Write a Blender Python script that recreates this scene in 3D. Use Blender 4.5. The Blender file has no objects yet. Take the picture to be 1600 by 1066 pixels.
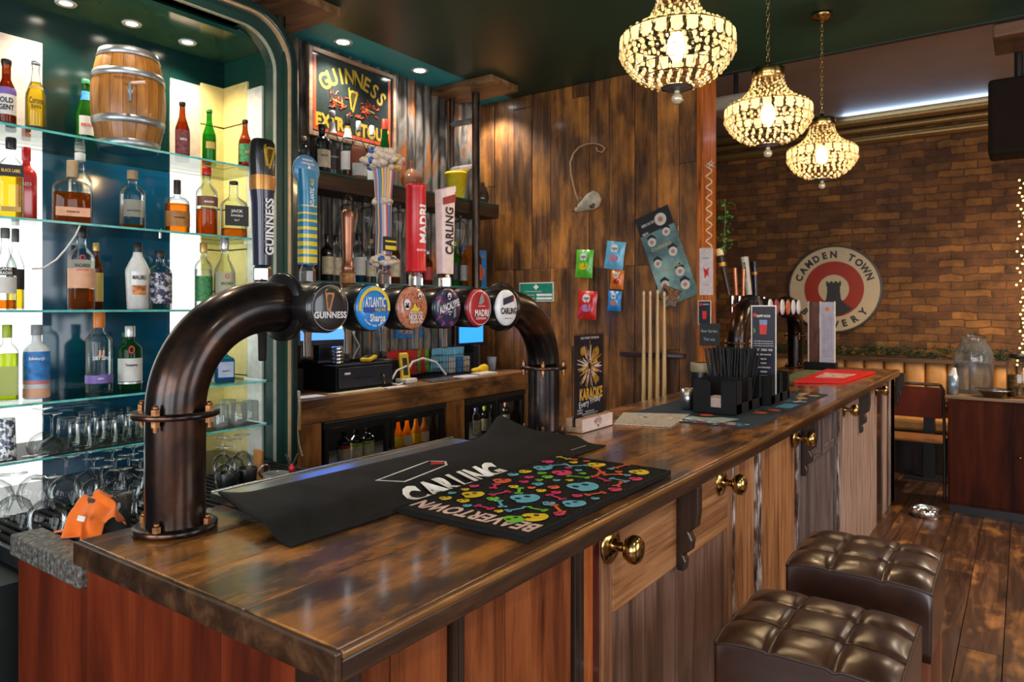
import bpy, bmesh, math, random
from mathutils import Matrix, Vector
from math import sin, cos, pi, radians
random.seed(7)
SC = bpy.context.scene
COL = SC.collection
# ---------------------------------------------------------------- camera model used to measure the room (1600x1066 frame)
F, V0, EYE = 1110.0, 480.0, 1.60
YAW = radians(35.78)
CS, SN = cos(YAW), sin(YAW)
def ray(u):
    r = (u-800)/F
    return -SN+r*CS, CS+r*SN
def at(u, v, X=None, Y=None, z=None):
    dx, dy = ray(u)
    if X is not None: d = X/dx
    elif Y is not None: d = Y/dy
    else: d = F*(z-EYE)/(V0-v)
    return Vector((d*dx, d*dy, EYE+(V0-v)*d/F))
def dist(u, X=None, Y=None):
    dx, dy = ray(u)
    return X/dx if X is not None else Y/dy
def YX(u, X): return at(u, V0, X=X).y
def XY(u, Y): return at(u, V0, Y=Y).x
def hx(s):
    s = s.lstrip('#')
    c = [int(s[i:i+2], 16)/255 for i in (0, 2, 4)]
    return tuple((x/12.92 if x <= .04045 else ((x+.055)/1.055)**2.4) for x in c)
def cc(c):
    if isinstance(c, str): c = hx(c)
    return (c[0], c[1], c[2], 1)
# ---------------------------------------------------------------- materials
MATS = {}
def nodes(name):
    m = bpy.data.materials.new(name); m.use_nodes = True
    nt = m.node_tree; nt.nodes.clear()
    out = nt.nodes.new('ShaderNodeOutputMaterial')
    return m, nt, out
def N(nt, typ, **kw):
    n = nt.nodes.new(typ)
    for k, v in kw.items():
        if k.startswith('_'): setattr(n, k[1:], v)
        else: n.inputs[k.replace('__', ' ')].default_value = v
    return n
def L(nt, a, b): nt.links.new(a, b)
def ramp(nt, stops, interp='LINEAR'):
    r = nt.nodes.new('ShaderNodeValToRGB'); e = r.color_ramp.elements; r.color_ramp.interpolation = interp
    while len(e) > 1: e.remove(e[-1])
    e[0].position = stops[0][0]; e[0].color = cc(stops[0][1])
    for p, c in stops[1:]:
        x = e.new(p); x.color = cc(c)
    return r
def P(name, col, rough=.5, metal=0.0, var=.12, vs=30, coat=0, bump=0, bs=200, spec=.5, sheen=0, trans=0):
    if name in MATS: return MATS[name]
    m, nt, out = nodes(name)
    b = N(nt, 'ShaderNodeBsdfPrincipled'); b.inputs['Roughness'].default_value = rough; b.inputs['Metallic'].default_value = metal
    b.inputs['Coat Weight'].default_value = coat; b.inputs['Coat Roughness'].default_value = .08; b.inputs['Specular IOR Level'].default_value = spec
    b.inputs['Sheen Weight'].default_value = sheen; b.inputs['Transmission Weight'].default_value = trans
    tc = N(nt, 'ShaderNodeTexCoord'); n = N(nt, 'ShaderNodeTexNoise', Scale=vs, Detail=3.0)
    L(nt, tc.outputs['Object'], n.inputs['Vector'])
    c = cc(col); lo = tuple(x*(1-var) for x in c[:3]); hi = tuple(min(1, x*(1+var)) for x in c[:3])
    r = ramp(nt, [(.3, lo), (.7, hi)]); L(nt, n.outputs['Fac'], r.inputs['Fac']); L(nt, r.outputs['Color'], b.inputs['Base Color'])
    if bump:
        n2 = N(nt, 'ShaderNodeTexNoise', Scale=bs, Detail=4.0); L(nt, tc.outputs['Object'], n2.inputs['Vector'])
        bp = N(nt, 'ShaderNodeBump', Strength=bump, Distance=.002); L(nt, n2.outputs['Fac'], bp.inputs['Height']); L(nt, bp.outputs['Normal'], b.inputs['Normal'])
    L(nt, b.outputs[0], out.inputs[0]); MATS[name] = m; return m
def EM(name, col, st):
    if name in MATS: return MATS[name]
    m, nt, out = nodes(name); e = N(nt, 'ShaderNodeEmission', Color=cc(col), Strength=st)
    L(nt, e.outputs[0], out.inputs[0]); MATS[name] = m; return m
def GL(name, tint, dens=0.0, rough=.02, edge=.25, refl=1.0, dark=.2):
    """thin glass: tinted see-through, mirror-like towards grazing angles; dens = share of milky scatter"""
    if name in MATS: return MATS[name]
    m, nt, out = nodes(name)
    t = N(nt, 'ShaderNodeBsdfTransparent'); fw = N(nt, 'ShaderNodeLayerWeight', Blend=.5); er = ramp(nt, [(.38, tint), (1, tuple(x*dark for x in tint))]); L(nt, fw.outputs['Facing'], er.inputs[0]); L(nt, er.outputs[0], t.inputs[0])
    g = N(nt, 'ShaderNodeBsdfGlossy', Color=(refl, refl, refl, 1), Roughness=rough)
    lw = N(nt, 'ShaderNodeLayerWeight', Blend=edge); mx = N(nt, 'ShaderNodeMixShader')
    mt = N(nt, 'ShaderNodeMath', _operation='MULTIPLY'); mt.inputs[1].default_value = .55; L(nt, lw.outputs['Fresnel'], mt.inputs[0])
    L(nt, mt.outputs[0], mx.inputs[0]); L(nt, t.outputs[0], mx.inputs[1]); L(nt, g.outputs[0], mx.inputs[2])
    last = mx
    if dens:
        d = N(nt, 'ShaderNodeBsdfDiffuse', Color=cc(tint)); tl = N(nt, 'ShaderNodeBsdfTranslucent', Color=cc(tint)); a = N(nt, 'ShaderNodeMixShader'); a.inputs[0].default_value = .5
        L(nt, d.outputs[0], a.inputs[1]); L(nt, tl.outputs[0], a.inputs[2])
        m2 = N(nt, 'ShaderNodeMixShader'); m2.inputs[0].default_value = dens; L(nt, mx.outputs[0], m2.inputs[1]); L(nt, a.outputs[0], m2.inputs[2]); last = m2
    L(nt, last.outputs[0], out.inputs[0]); MATS[name] = m; return m
def WOOD(name, stops, axis='Z', sc=6, stretch=14, rough=.5, island=.35, bump=.25, coat=0, spec=.5, blotch=None, crisp=.0, coatr=.12, blo=(.5,.68), bsc=3.2):
    """stained wood: grain stretched along one axis, every board its own shade, optional worn patches"""
    if name in MATS: return MATS[name]
    m, nt, out = nodes(name)
    b = N(nt, 'ShaderNodeBsdfPrincipled'); b.inputs['Coat Weight'].default_value = coat; b.inputs['Coat Roughness'].default_value = coatr; b.inputs['Specular IOR Level'].default_value = spec
    tc = N(nt, 'ShaderNodeTexCoord'); mp = N(nt, 'ShaderNodeMapping')
    s = [sc*stretch]*3; s['XYZ'.index(axis)] = sc
    mp.inputs['Scale'].default_value = [x*.35 for x in s]
    geo = N(nt, 'ShaderNodeNewGeometry'); rv = N(nt, 'ShaderNodeCombineXYZ')
    mu = N(nt, 'ShaderNodeMath', _operation='MULTIPLY'); mu.inputs[1].default_value = 57.0
    L(nt, geo.outputs['Random Per Island'], mu.inputs[0]); [L(nt, mu.outputs[0], rv.inputs[i]) for i in range(3)]
    ad = N(nt, 'ShaderNodeVectorMath', _operation='ADD'); L(nt, tc.outputs['Object'], ad.inputs[0]); L(nt, rv.outputs[0], ad.inputs[1])
    L(nt, ad.outputs[0], mp.inputs['Vector'])
    n = N(nt, 'ShaderNodeTexNoise', Scale=1.0, Detail=6.0, Roughness=.65, Distortion=.6); L(nt, mp.outputs[0], n.inputs['Vector'])
    r = ramp(nt, stops); L(nt, n.outputs['Fac'], r.inputs['Fac']); col = r.outputs['Color']
    if blotch:
        n3 = N(nt, 'ShaderNodeTexNoise', Scale=bsc, Detail=5.0, Roughness=.6); mp3 = N(nt, 'ShaderNodeMapping'); s3 = [1.6]*3; s3['XYZ'.index(axis)] = .7
        mp3.inputs['Scale'].default_value = s3; L(nt, ad.outputs[0], mp3.inputs['Vector']); L(nt, mp3.outputs[0], n3.inputs['Vector'])
        r3 = ramp(nt, [(blo[0], (0,0,0)), (blo[1], (1,1,1))]); L(nt, n3.outputs['Fac'], r3.inputs['Fac'])
        mm = N(nt, 'ShaderNodeMath', _operation='MULTIPLY'); L(nt, r3.outputs['Color'], mm.inputs[0]); L(nt, n.outputs['Fac'], mm.inputs[1])
        m2 = N(nt, 'ShaderNodeMath', _operation='MULTIPLY'); m2.inputs[1].default_value = 1.6; m2.use_clamp = True; L(nt, mm.outputs[0], m2.inputs[0])
        mx = N(nt, 'ShaderNodeMix', _data_type='RGBA'); L(nt, m2.outputs[0], mx.inputs[0]); L(nt, col, mx.inputs[6]); mx.inputs[7].default_value = cc(blotch); col = mx.outputs[2]
    hs = N(nt, 'ShaderNodeHueSaturation'); L(nt, col, hs.inputs['Color'])
    mr = N(nt, 'ShaderNodeMapRange'); mr.inputs['To Min'].default_value = 1-island; mr.inputs['To Max'].default_value = 1+island
    L(nt, geo.outputs['Random Per Island'], mr.inputs['Value']); L(nt, mr.outputs[0], hs.inputs['Value'])
    L(nt, hs.outputs[0], b.inputs['Base Color'])
    rr = N(nt, 'ShaderNodeMapRange'); rr.inputs['To Min'].default_value = rough-.1; rr.inputs['To Max'].default_value = rough+.15
    L(nt, n.outputs['Fac'], rr.inputs['Value']); L(nt, rr.outputs[0], b.inputs['Roughness'])
    bp = N(nt, 'ShaderNodeBump', Strength=bump, Distance=.004); L(nt, n.outputs['Fac'], bp.inputs['Height']); L(nt, bp.outputs['Normal'], b.inputs['Normal'])
    L(nt, b.outputs[0], out.inputs[0]); MATS[name] = m; return m
def PALETTE(name, cols, rough=.6):
    """each printed island takes one of a few inks"""
    m, nt, out = nodes(name); b = N(nt, 'ShaderNodeBsdfPrincipled', Roughness=rough)
    geo = N(nt, 'ShaderNodeNewGeometry')
    r = ramp(nt, [(i/len(cols), c) for i, c in enumerate(cols)], 'CONSTANT'); L(nt, geo.outputs['Random Per Island'], r.inputs['Fac'])
    L(nt, r.outputs['Color'], b.inputs['Base Color']); L(nt, b.outputs[0], out.inputs[0]); MATS[name] = m; return m
def NOISE2(name, stops, scale=(5,5,5), rough=.5, metal=0, bump=.2, detail=6, dist=0, coat=0, coatr=.1, bd=.004):
    if name in MATS: return MATS[name]
    m, nt, out = nodes(name); b = N(nt, 'ShaderNodeBsdfPrincipled', Roughness=rough, Metallic=metal); b.inputs['Coat Weight'].default_value = coat; b.inputs['Coat Roughness'].default_value = coatr
    tc = N(nt, 'ShaderNodeTexCoord'); mp = N(nt, 'ShaderNodeMapping'); mp.inputs['Scale'].default_value = scale
    L(nt, tc.outputs['Object'], mp.inputs[0]); n = N(nt, 'ShaderNodeTexNoise', Scale=1.0, Detail=float(detail), Roughness=.6, Distortion=float(dist)); L(nt, mp.outputs[0], n.inputs['Vector'])
    r = ramp(nt, stops); L(nt, n.outputs['Fac'], r.inputs['Fac']); L(nt, r.outputs['Color'], b.inputs['Base Color'])
    bp = N(nt, 'ShaderNodeBump', Strength=bump, Distance=bd); L(nt, n.outputs['Fac'], bp.inputs['Height']); L(nt, bp.outputs['Normal'], b.inputs['Normal'])
    L(nt, b.outputs[0], out.inputs[0]); MATS[name] = m; return m
# ---------------------------------------------------------------- mesh builder
def _t(s, h, xs, bold, cache={}):
    k = (s, round(h, 4), xs, bold)
    if k in cache: return cache[k]
    cu = bpy.data.curves.new('t', 'FONT'); cu.body = s; cu.size = 1; cu.resolution_u = 3; cu.offset = bold; cu.space_character = 1.0+bold*1.2
    ob = bpy.data.objects.new('t', cu); me = bpy.data.meshes.new_from_object(ob)
    vs = [v.co.copy() for v in me.vertices]; fs = [tuple(p.vertices) for p in me.polygons]
    bpy.data.objects.remove(ob); bpy.data.meshes.remove(me); bpy.data.curves.remove(cu)
    if not vs: cache[k] = ([], [], 0); return cache[k]
    x0, x1 = min(v.x for v in vs), max(v.x for v in vs)
    sc = h/.73
    out = [((v.x-(x0+x1)/2)*sc*xs, (v.y-.365)*sc) for v in vs]
    cache[k] = (out, fs, (x1-x0)*sc*xs); return cache[k]
def frame(o, right, up):
    r = Vector(right).normalized(); u = Vector(up).normalized(); n = r.cross(u)
    return Matrix(((r.x, u.x, n.x, o[0]), (r.y, u.y, n.y, o[1]), (r.z, u.z, n.z, o[2]), (0, 0, 0, 1)))
def sliced(vs, fs, step):
    """cut flat lettering into narrow strips so that it can bend round a cylinder"""
    bm = bmesh.new(); bv = [bm.verts.new(v) for v in vs]
    for f in fs:
        try: bm.faces.new([bv[i] for i in f])
        except ValueError: pass
    x0, x1 = min(v[0] for v in vs), max(v[0] for v in vs); x = x0+step
    while x < x1:
        bmesh.ops.bisect_plane(bm, geom=bm.verts[:]+bm.edges[:]+bm.faces[:], plane_co=(x,0,0), plane_no=(1,0,0)); x += step
    bm.verts.index_update(); o = [tuple(v.co) for v in bm.verts]; ff = [tuple(v.index for v in f.verts) for f in bm.faces]; bm.free(); return o, ff
class MB:
    def __init__(s): s.v = []; s.f = []; s.m = []; s.sm = []; s.M = Matrix(); s.k = 0
    def add(s, vs, fs, smooth=False):
        o = len(s.v); s.v += [tuple(s.M @ Vector(v)) for v in vs]
        for f in fs: s.f.append(tuple(i+o for i in f)); s.m.append(s.k); s.sm.append(smooth)
        return s
    def box(s, x0, x1, y0, y1, z0, z1):
        v = [(x, y, z) for x in (x0, x1) for y in (y0, y1) for z in (z0, z1)]
        return s.add(v, [(0,1,3,2),(4,6,7,5),(0,4,5,1),(2,3,7,6),(0,2,6,4),(1,5,7,3)])
    def cyl(s, p0, p1, r0, r1=None, n=20, caps=True, smooth=True):
        r1 = r0 if r1 is None else r1
        p0, p1 = Vector(p0), Vector(p1); d = (p1-p0).normalized()
        a = Vector((0,0,1)) if abs(d.z) < .9 else Vector((1,0,0)); x = d.cross(a).normalized(); y = d.cross(x)
        vs = []
        for p, r in ((p0, r0), (p1, r1)):
            for i in range(n):
                t = 2*pi*i/n; vs.append(p+x*cos(t)*r+y*sin(t)*r)
        s.add(vs, [(i, (i+1) % n, n+(i+1) % n, n+i) for i in range(n)], smooth)
        if caps: s.add(vs, [tuple(range(n))[::-1], tuple(range(n, 2*n))])
        return s
    def lathe(s, prof, c=(0,0,0), n=24, axis='Z', sq=2.0, ry=1.0, smooth=True, a0=0, a1=2*pi, off=0):
        vs = []; full = abs(a1-a0-2*pi) < 1e-6; m = n if full else n+1
        for r, z in prof:
            for i in range(m):
                t = a0+(a1-a0)*i/n; ct, st = cos(t), sin(t)
                x = (abs(ct)**(2/sq))*(1 if ct >= 0 else -1)*(r+off); y = (abs(st)**(2/sq))*(1 if st >= 0 else -1)*(r*ry+off)
                p = {'Z': (x, y, z), 'X': (z, x, y), 'Y': (x, z, y)}[axis]
                vs.append((p[0]+c[0], p[1]+c[1], p[2]+c[2]))
        fs = []
        for j in range(len(prof)-1):
            for i in range(n if full else n):
                b = (i+1) % m if full else i+1
                fs.append((j*m+i, j*m+b, (j+1)*m+b, (j+1)*m+i))
        return s.add(vs, fs, smooth)
    def tube(s, pts, r, n=10, caps=True, close=False):
        pts = [Vector(p) for p in pts]; k = len(pts); rs = r if isinstance(r, (list, tuple)) else [r]*k
        vs = []; prev = None
        for i, p in enumerate(pts):
            if close: d = pts[(i+1) % k]-pts[i-1]
            else: d = (pts[min(i+1, k-1)]-pts[max(i-1, 0)])
            d = d.normalized() if d.length > 1e-9 else Vector((0,0,1))
            if prev is None:
                a = Vector((0,0,1)) if abs(d.z) < .9 else Vector((1,0,0)); x = d.cross(a).normalized()
            else: x = (prev-d*prev.dot(d)).normalized()
            prev = x; y = d.cross(x)
            for j in range(n):
                t = 2*pi*j/n; vs.append(p+(x*cos(t)+y*sin(t))*rs[i])
        fs = []
        for i in range(k if close else k-1):
            a, b = i*n, ((i+1) % k)*n
            for j in range(n): fs.append((a+j, a+(j+1) % n, b+(j+1) % n, b+j))
        s.add(vs, fs, True)
        if caps and not close: s.add([vs[i] for i in range(n)]+[vs[(k-1)*n+i] for i in range(n)], [tuple(range(n))[::-1], tuple(range(n, 2*n))])
        return s
    def prism(s, poly, z0, z1, smooth=False):
        """2D outline in the current matrix' XY plane, thickness along Z"""
        n = len(poly); v = [(p[0], p[1], z0) for p in poly]+[(p[0], p[1], z1) for p in poly]
        return s.add(v, [tuple(range(n))[::-1], tuple(range(n, 2*n))]+[(i, (i+1) % n, n+(i+1) % n, n+i) for i in range(n)], smooth)
    def disc(s, r, z=0, n=32, ry=None, c=(0,0), r_in=None, a0=0, a1=2*pi):
        ry = r if ry is None else ry
        if r_in is None: return s.add([(c[0]+r*cos(2*pi*i/n), c[1]+ry*sin(2*pi*i/n), z) for i in range(n)], [tuple(range(n))])
        vs = []
        for i in range(n+1):
            t = a0+(a1-a0)*i/n; vs += [(c[0]+r*cos(t), c[1]+r*sin(t), z), (c[0]+r_in*cos(t), c[1]+r_in*sin(t), z)]
        return s.add(vs, [(2*i, 2*i+2, 2*i+3, 2*i+1) for i in range(n)])
    def ball(s, c, rx, ry=None, rz=None, n=12, m=8):
        ry = rx if ry is None else ry; rz = rx if rz is None else rz; vs = []
        for j in range(m+1):
            p = pi*j/m
            for i in range(n):
                t = 2*pi*i/n; vs.append((c[0]+rx*sin(p)*cos(t), c[1]+ry*sin(p)*sin(t), c[2]-rz*cos(p)))
        return s.add(vs, [(j*n+i, j*n+(i+1) % n, (j+1)*n+(i+1) % n, (j+1)*n+i) for j in range(m) for i in range(n)], True)
    def loft(s, secs, n=20, sq=2.6, caps=True, smooth=True):
        vs = []
        for cx, cy, z, rx, ry in secs:
            for i in range(n):
                t = 2*pi*(i+.5)/n; ct, st = cos(t), sin(t)
                vs.append((cx+rx*abs(ct)**(2/sq)*(1 if ct >= 0 else -1), cy+ry*abs(st)**(2/sq)*(1 if st >= 0 else -1), z))
        k = len(secs); s.add(vs, [(j*n+i, j*n+(i+1) % n, (j+1)*n+(i+1) % n, (j+1)*n+i) for j in range(k-1) for i in range(n)], smooth)
        if caps: s.add(vs[:n]+vs[-n:], [tuple(range(n))[::-1], tuple(range(n, 2*n))])
        return s
    def text(s, t, h, xs=1.0, bold=.0, c=(0,0), z=0, wrap=None, rot=0, w=None):
        vs, fs, ww = _t(t, h, xs, bold)
        if not vs: return s
        if w and ww > 0: k = w/ww
        else: k = 1
        out = []
        for x, y in vs:
            x *= k
            if rot: x, y = x*cos(rot)-y*sin(rot), x*sin(rot)+y*cos(rot)
            x += c[0]; y += c[1]
            out.append((x, y, z))
        if wrap:
            out, fs = sliced(out, fs, wrap*.22)
            out = [(wrap*sin(x/wrap), -wrap*cos(x/wrap), y) for x, y, _ in out]
        return s.add(out, fs)
    def arc_text(s, t, h, R, mid, sweep, flip=False, z=0, xs=.9, bold=.02):
        k = len(t)
        for i, ch in enumerate(t):
            if ch == ' ': continue
            q = (i/(k-1)-.5)*sweep if k > 1 else 0
            a = mid-q if not flip else mid+q
            vs, fs, w = _t(ch, h, xs, bold); rot = a-pi/2 if not flip else a+pi/2
            s.add([(R*cos(a)+x*cos(rot)-y*sin(rot), R*sin(a)+x*sin(rot)+y*cos(rot), z) for x, y in vs], fs)
        return s
    def build(s, name, mats, parent=None, loc=(0,0,0), rot=(0,0,0), bevel=0, label=None, seg=2, solid=0, **tagkw):
        me = bpy.data.meshes.new(name); me.from_pydata(s.v, [], s.f)
        mats = mats if isinstance(mats, (list, tuple)) else [mats]
        for m in mats: me.materials.append(m)
        me.polygons.foreach_set('material_index', s.m); me.polygons.foreach_set('use_smooth', s.sm); me.update()
        o = bpy.data.objects.new(name, me); COL.objects.link(o); o.location = loc; o.rotation_euler = rot
        if parent: o.parent = parent
        if bevel:
            b = o.modifiers.new('b', 'BEVEL'); b.width = bevel; b.segments = seg; b.limit_method = 'ANGLE'; b.angle_limit = radians(50)
        if solid:
            b = o.modifiers.new('s', 'SOLIDIFY'); b.thickness = solid; b.offset = 0
        if label: o['label'] = label
        if tagkw: tag(o, label, **tagkw)
        return o
def tag(o, label=None, cat=None, group=None, kind=None):
    if label: o['label'] = label
    if cat: o['category'] = cat
    if group: o['group'] = group
    if kind: o['kind'] = kind
    return o
def thing(name, label, cat, loc=(0,0,0), rz=0, group=None):
    o = bpy.data.objects.new(name, None); COL.objects.link(o); o.location = loc; o.rotation_euler = (0, 0, rz); o.empty_display_size = .05
    return tag(o, label, cat, group)
def struct(mb, name, mats, **kw):
    o = mb.build(name, mats, **kw); o['kind'] = 'structure'; return o
def copy_tree(o, parent=None):
    c = o.copy(); COL.objects.link(c); c.parent = parent
    for ch in list(o.children): copy_tree(ch, c)
    return c
# ---------------------------------------------------------------- palette
black = P('black_plastic', (.012,.012,.014), .35)
matte_black = P('matte_black', (.008,.008,.009), .65, spec=.2)
rubber = P('rubber', (.0045,.0045,.005), .72, bump=.5, bs=600, spec=.25)
chrome = P('chrome', (.75,.76,.78), .12, 1, var=.05)
steel = P('brushed_steel', (.55,.56,.57), .28, 1)
brass = P('antique_brass', (.46,.30,.11), .2, 1, var=.25)
white = P('white_paint', (.8,.79,.76), .5)
paper = P('paper', (.82,.8,.75), .6)
cream = P('cream_paint', '#efe0a8', .5)
greenp = P('dark_green_paint', '#0d3a30', .35, var=.25, vs=4)
red = P('red_plastic', (.62,.015,.02), .3)
yellow = P('yellow_plastic', (.82,.52,.01), .4)
gold = P('gold_ink', (.75,.45,.08), .35, .4)
navy = P('navy', (.012,.03,.075), .5)
blue = P('blue_ink', (.02,.2,.6), .4)
orange = P('orange_ink', (.8,.22,.03), .5)
pinkwhite = P('pink_white', (.8,.62,.6), .45)
darkred = P('dark_red', (.28,.01,.02), .4)
ink = P('black_ink', (.01,.01,.01), .5)
whiteink = P('white_ink', (.85,.84,.8), .5)
clear = GL('clear_glass', (.93,.96,.95), edge=.3)
tglass = GL('drinking_glass', (.95,.97,.97), edge=.30, dark=.5)
shelfglass = GL('shelf_glass', (.88,.96,.94), edge=.18, dark=.7)
shelfedge = P('shelf_glass_edge', (.12,.55,.5), .15, var=.3)
DOWN = [(-3.54,3.06),(-3.52,3.75),(-3.52,4.5)]; CHX = -.95; CHY = (2.27,3.32,4.39)
# ================================================================= THE ROOM
CEIL = 3.30
WX, WY = -3.75, 4.70            # back-bar wall plane, plank wall plane
BY = 8.30                       # brick wall plane
plankwood = WOOD('plank_wall_wood', [(.3,(.030,.012,.005)),(.5,(.11,.045,.015)),(.68,(.24,.10,.028))], 'Z', 5, 12, .42, .30, .35, coat=.25, blotch=(.55,.21,.035), blo=(.46,.72))
floorwood = WOOD('floor_wood', [(.3,(.02,.010,.006)),(.52,(.075,.03,.014)),(.7,(.18,.08,.032))], 'Y', 5, 10, .35, .3, .3, coat=.3, blotch=(.42,.18,.05), blo=(.54,.68))
mb = MB(); x = -3.75
while x < 3.4:
    w = random.uniform(.17,.21); y = -3.0
    while y < BY:
        l = random.uniform(1.2,2.6); y1 = min(BY, y+l)
        mb.box(x+.002, x+w-.002, y+.002, y1-.002, -.04, 0); y = y1
    x += w
struct(mb, 'floor', floorwood)
mb = MB().box(-3.9, 3.55, -3.1, BY+.1, -.12, -.045); struct(mb, 'floor_base', P('subfloor', (.01,.006,.004), .9))
# plank wall
mb = MB(); x = WX; rr = random.Random(5)
wend = XY(1090, WY)
while x < wend-.01:
    w = min(rr.uniform(.15,.21), wend-x); z = 0
    if wend-x-w < .06: w = wend-x
    while z < CEIL:
        l = rr.choice([1.3,1.9,2.6,3.4]); z1 = min(CEIL, z+l); dy = rr.uniform(0,.012)
        mb.box(x+.0025, x+w-.0025, WY-dy, WY+.03, z+.001, z1-.001); z = z1
    x += w
struct(mb, 'wall_end', plankwood, bevel=.003)
mb = MB().box(WX, wend-.03, WY+.03, 4.98, 0, CEIL); struct(mb, 'wall_end_core', P('wall_core', (.01,.006,.003), .9))
postw = WOOD('orange_post_wood', [(.3,(.10,.025,.005)),(.5,(.5,.13,.015)),(.75,(.75,.26,.04))], 'Z', 6, 12, .4, .15, .3, coat=.1, spec=.3)
mb = MB().box(wend, wend+.045, WY-.02, WY+.05, 0, CEIL).box(wend, wend+.030, WY+.05, 4.98, 0, CEIL)
struct(mb, 'trim_1', postw, bevel=.004)
# corrugated iron wall behind the back bar
corr = NOISE2('corrugated_iron', [(.3,(.008,.006,.005)),(.45,(.05,.04,.032)),(.56,(.17,.15,.13)),(.63,(.2,.08,.025)),(.73,(.5,.12,.015))], (11,11,2.4), .42, .4, .3, dist=.8)
mb = MB(); n = 480; vs = []
for i in range(n+1):
    y = 1.9+(WY-1.9)*i/n; xx = WX+.028+.017*sin(2*pi*y/.088); vs += [(xx, y, 1.0), (xx, y, CEIL)]
mb.add(vs, [(2*i, 2*i+2, 2*i+3, 2*i+1) for i in range(n)], True)
struct(mb, 'wall_back_bar', corr)
dwall = P('dark_wall_paint', (.012,.035,.03), .5)
struct(MB().box(WX-.15, WX, -3.0, 5.1, 0, CEIL), 'wall_left', dwall)
# far left side room wall beyond the plank wall
struct(MB().box(WX-.15, WX, 5.1, BY+.2, 0, 3.6), 'wall_far_left', P('brown_wall', (.05,.025,.012), .7))
# brick wall
def brick():
    m, nt, out = nodes('old_brick'); b = N(nt, 'ShaderNodeBsdfPrincipled', Roughness=.75)
    tc = N(nt, 'ShaderNodeTexCoord'); sp = N(nt, 'ShaderNodeSeparateXYZ'); cb = N(nt, 'ShaderNodeCombineXYZ'); L(nt, tc.outputs['Object'], sp.inputs[0])
    L(nt, sp.outputs['X'], cb.inputs['X']); L(nt, sp.outputs['Z'], cb.inputs['Y'])
    wn = N(nt, 'ShaderNodeTexNoise', Scale=7.0, Detail=3.0); L(nt, cb.outputs[0], wn.inputs['Vector'])
    sc = N(nt, 'ShaderNodeVectorMath', _operation='SCALE'); sc.inputs['Scale'].default_value = .06; L(nt, wn.outputs['Color'], sc.inputs[0])
    ad = N(nt, 'ShaderNodeVectorMath', _operation='ADD'); L(nt, cb.outputs[0], ad.inputs[0]); L(nt, sc.outputs[0], ad.inputs[1])
    br = N(nt, 'ShaderNodeTexBrick', Scale=1.0); br.inputs['Brick Width'].default_value = .225; br.inputs['Row Height'].default_value = .075; br.inputs['Mortar Size'].default_value = .008; br.inputs['Mortar Smooth'].default_value = .5
    br.inputs['Color1'].default_value = cc((.16,.065,.022)); br.inputs['Color2'].default_value = cc((.46,.20,.04)); br.inputs['Mortar'].default_value = cc((.15,.075,.035)); br.inputs['Bias'].default_value = -.25
    L(nt, ad.outputs[0], br.inputs['Vector'])
    n = N(nt, 'ShaderNodeTexNoise', Scale=4.0, Detail=6.0, Roughness=.7); L(nt, cb.outputs[0], n.inputs['Vector'])
    r = ramp(nt, [(.3,(.35,.3,.3)),(.5,(.9,.85,.8)),(.7,(1.5,1.3,1.1))]); L(nt, n.outputs['Fac'], r.inputs[0])
    mx = N(nt, 'ShaderNodeMix', _data_type='RGBA', _blend_type='MULTIPLY'); mx.inputs[0].default_value = 1; L(nt, br.outputs['Color'], mx.inputs[6]); L(nt, r.outputs[0], mx.inputs[7])
    L(nt, mx.outputs[2], b.inputs['Base Color'])
    bp = N(nt, 'ShaderNodeBump', Strength=.7, Distance=.01); bp.invert = True; L(nt, br.outputs['Fac'], bp.inputs['Height']); L(nt, bp.outputs['Normal'], b.inputs['Normal'])
    L(nt, b.outputs[0], out.inputs[0]); return m
CE2 = 3.62
struct(MB().box(WX, 3.4, BY, BY+.15, 0, CE2), 'wall_far', brick())
bronze = P('bronze_paint', (.32,.19,.06), .3, .5)
mb = MB()
for k, (z, r) in enumerate(((3.36,.05),(3.46,.035),(3.55,.05))): mb.tube([(WX, BY-.05-.03*k, z), (3.4, BY-.05-.03*k, z)], r, n=12)
mb.box(WX, 3.4, BY-.10, BY, 3.56, CE2)
struct(mb, 'trim_2', bronze)
# ceilings
gceil = P('ceiling_green', '#16392e', .4, var=.15, vs=2)
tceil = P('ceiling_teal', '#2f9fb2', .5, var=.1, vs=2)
struct(MB().box(-3.38, 3.4, -3.1, 5.08, CEIL, CEIL+.12), 'ceiling', gceil)
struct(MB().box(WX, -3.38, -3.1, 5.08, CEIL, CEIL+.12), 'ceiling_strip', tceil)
struct(MB().box(wend-.1, 3.4, 5.08, 5.12, CEIL-.01, CE2+.1), 'trim_3', P('trim_dark', (.01,.02,.016), .5))
struct(MB().box(WX, 3.4, 5.12, BY, CE2, CE2+.1), 'ceiling_far', P('grey_ceiling', (.36,.31,.28), .6, var=.12, vs=1.5))
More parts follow.
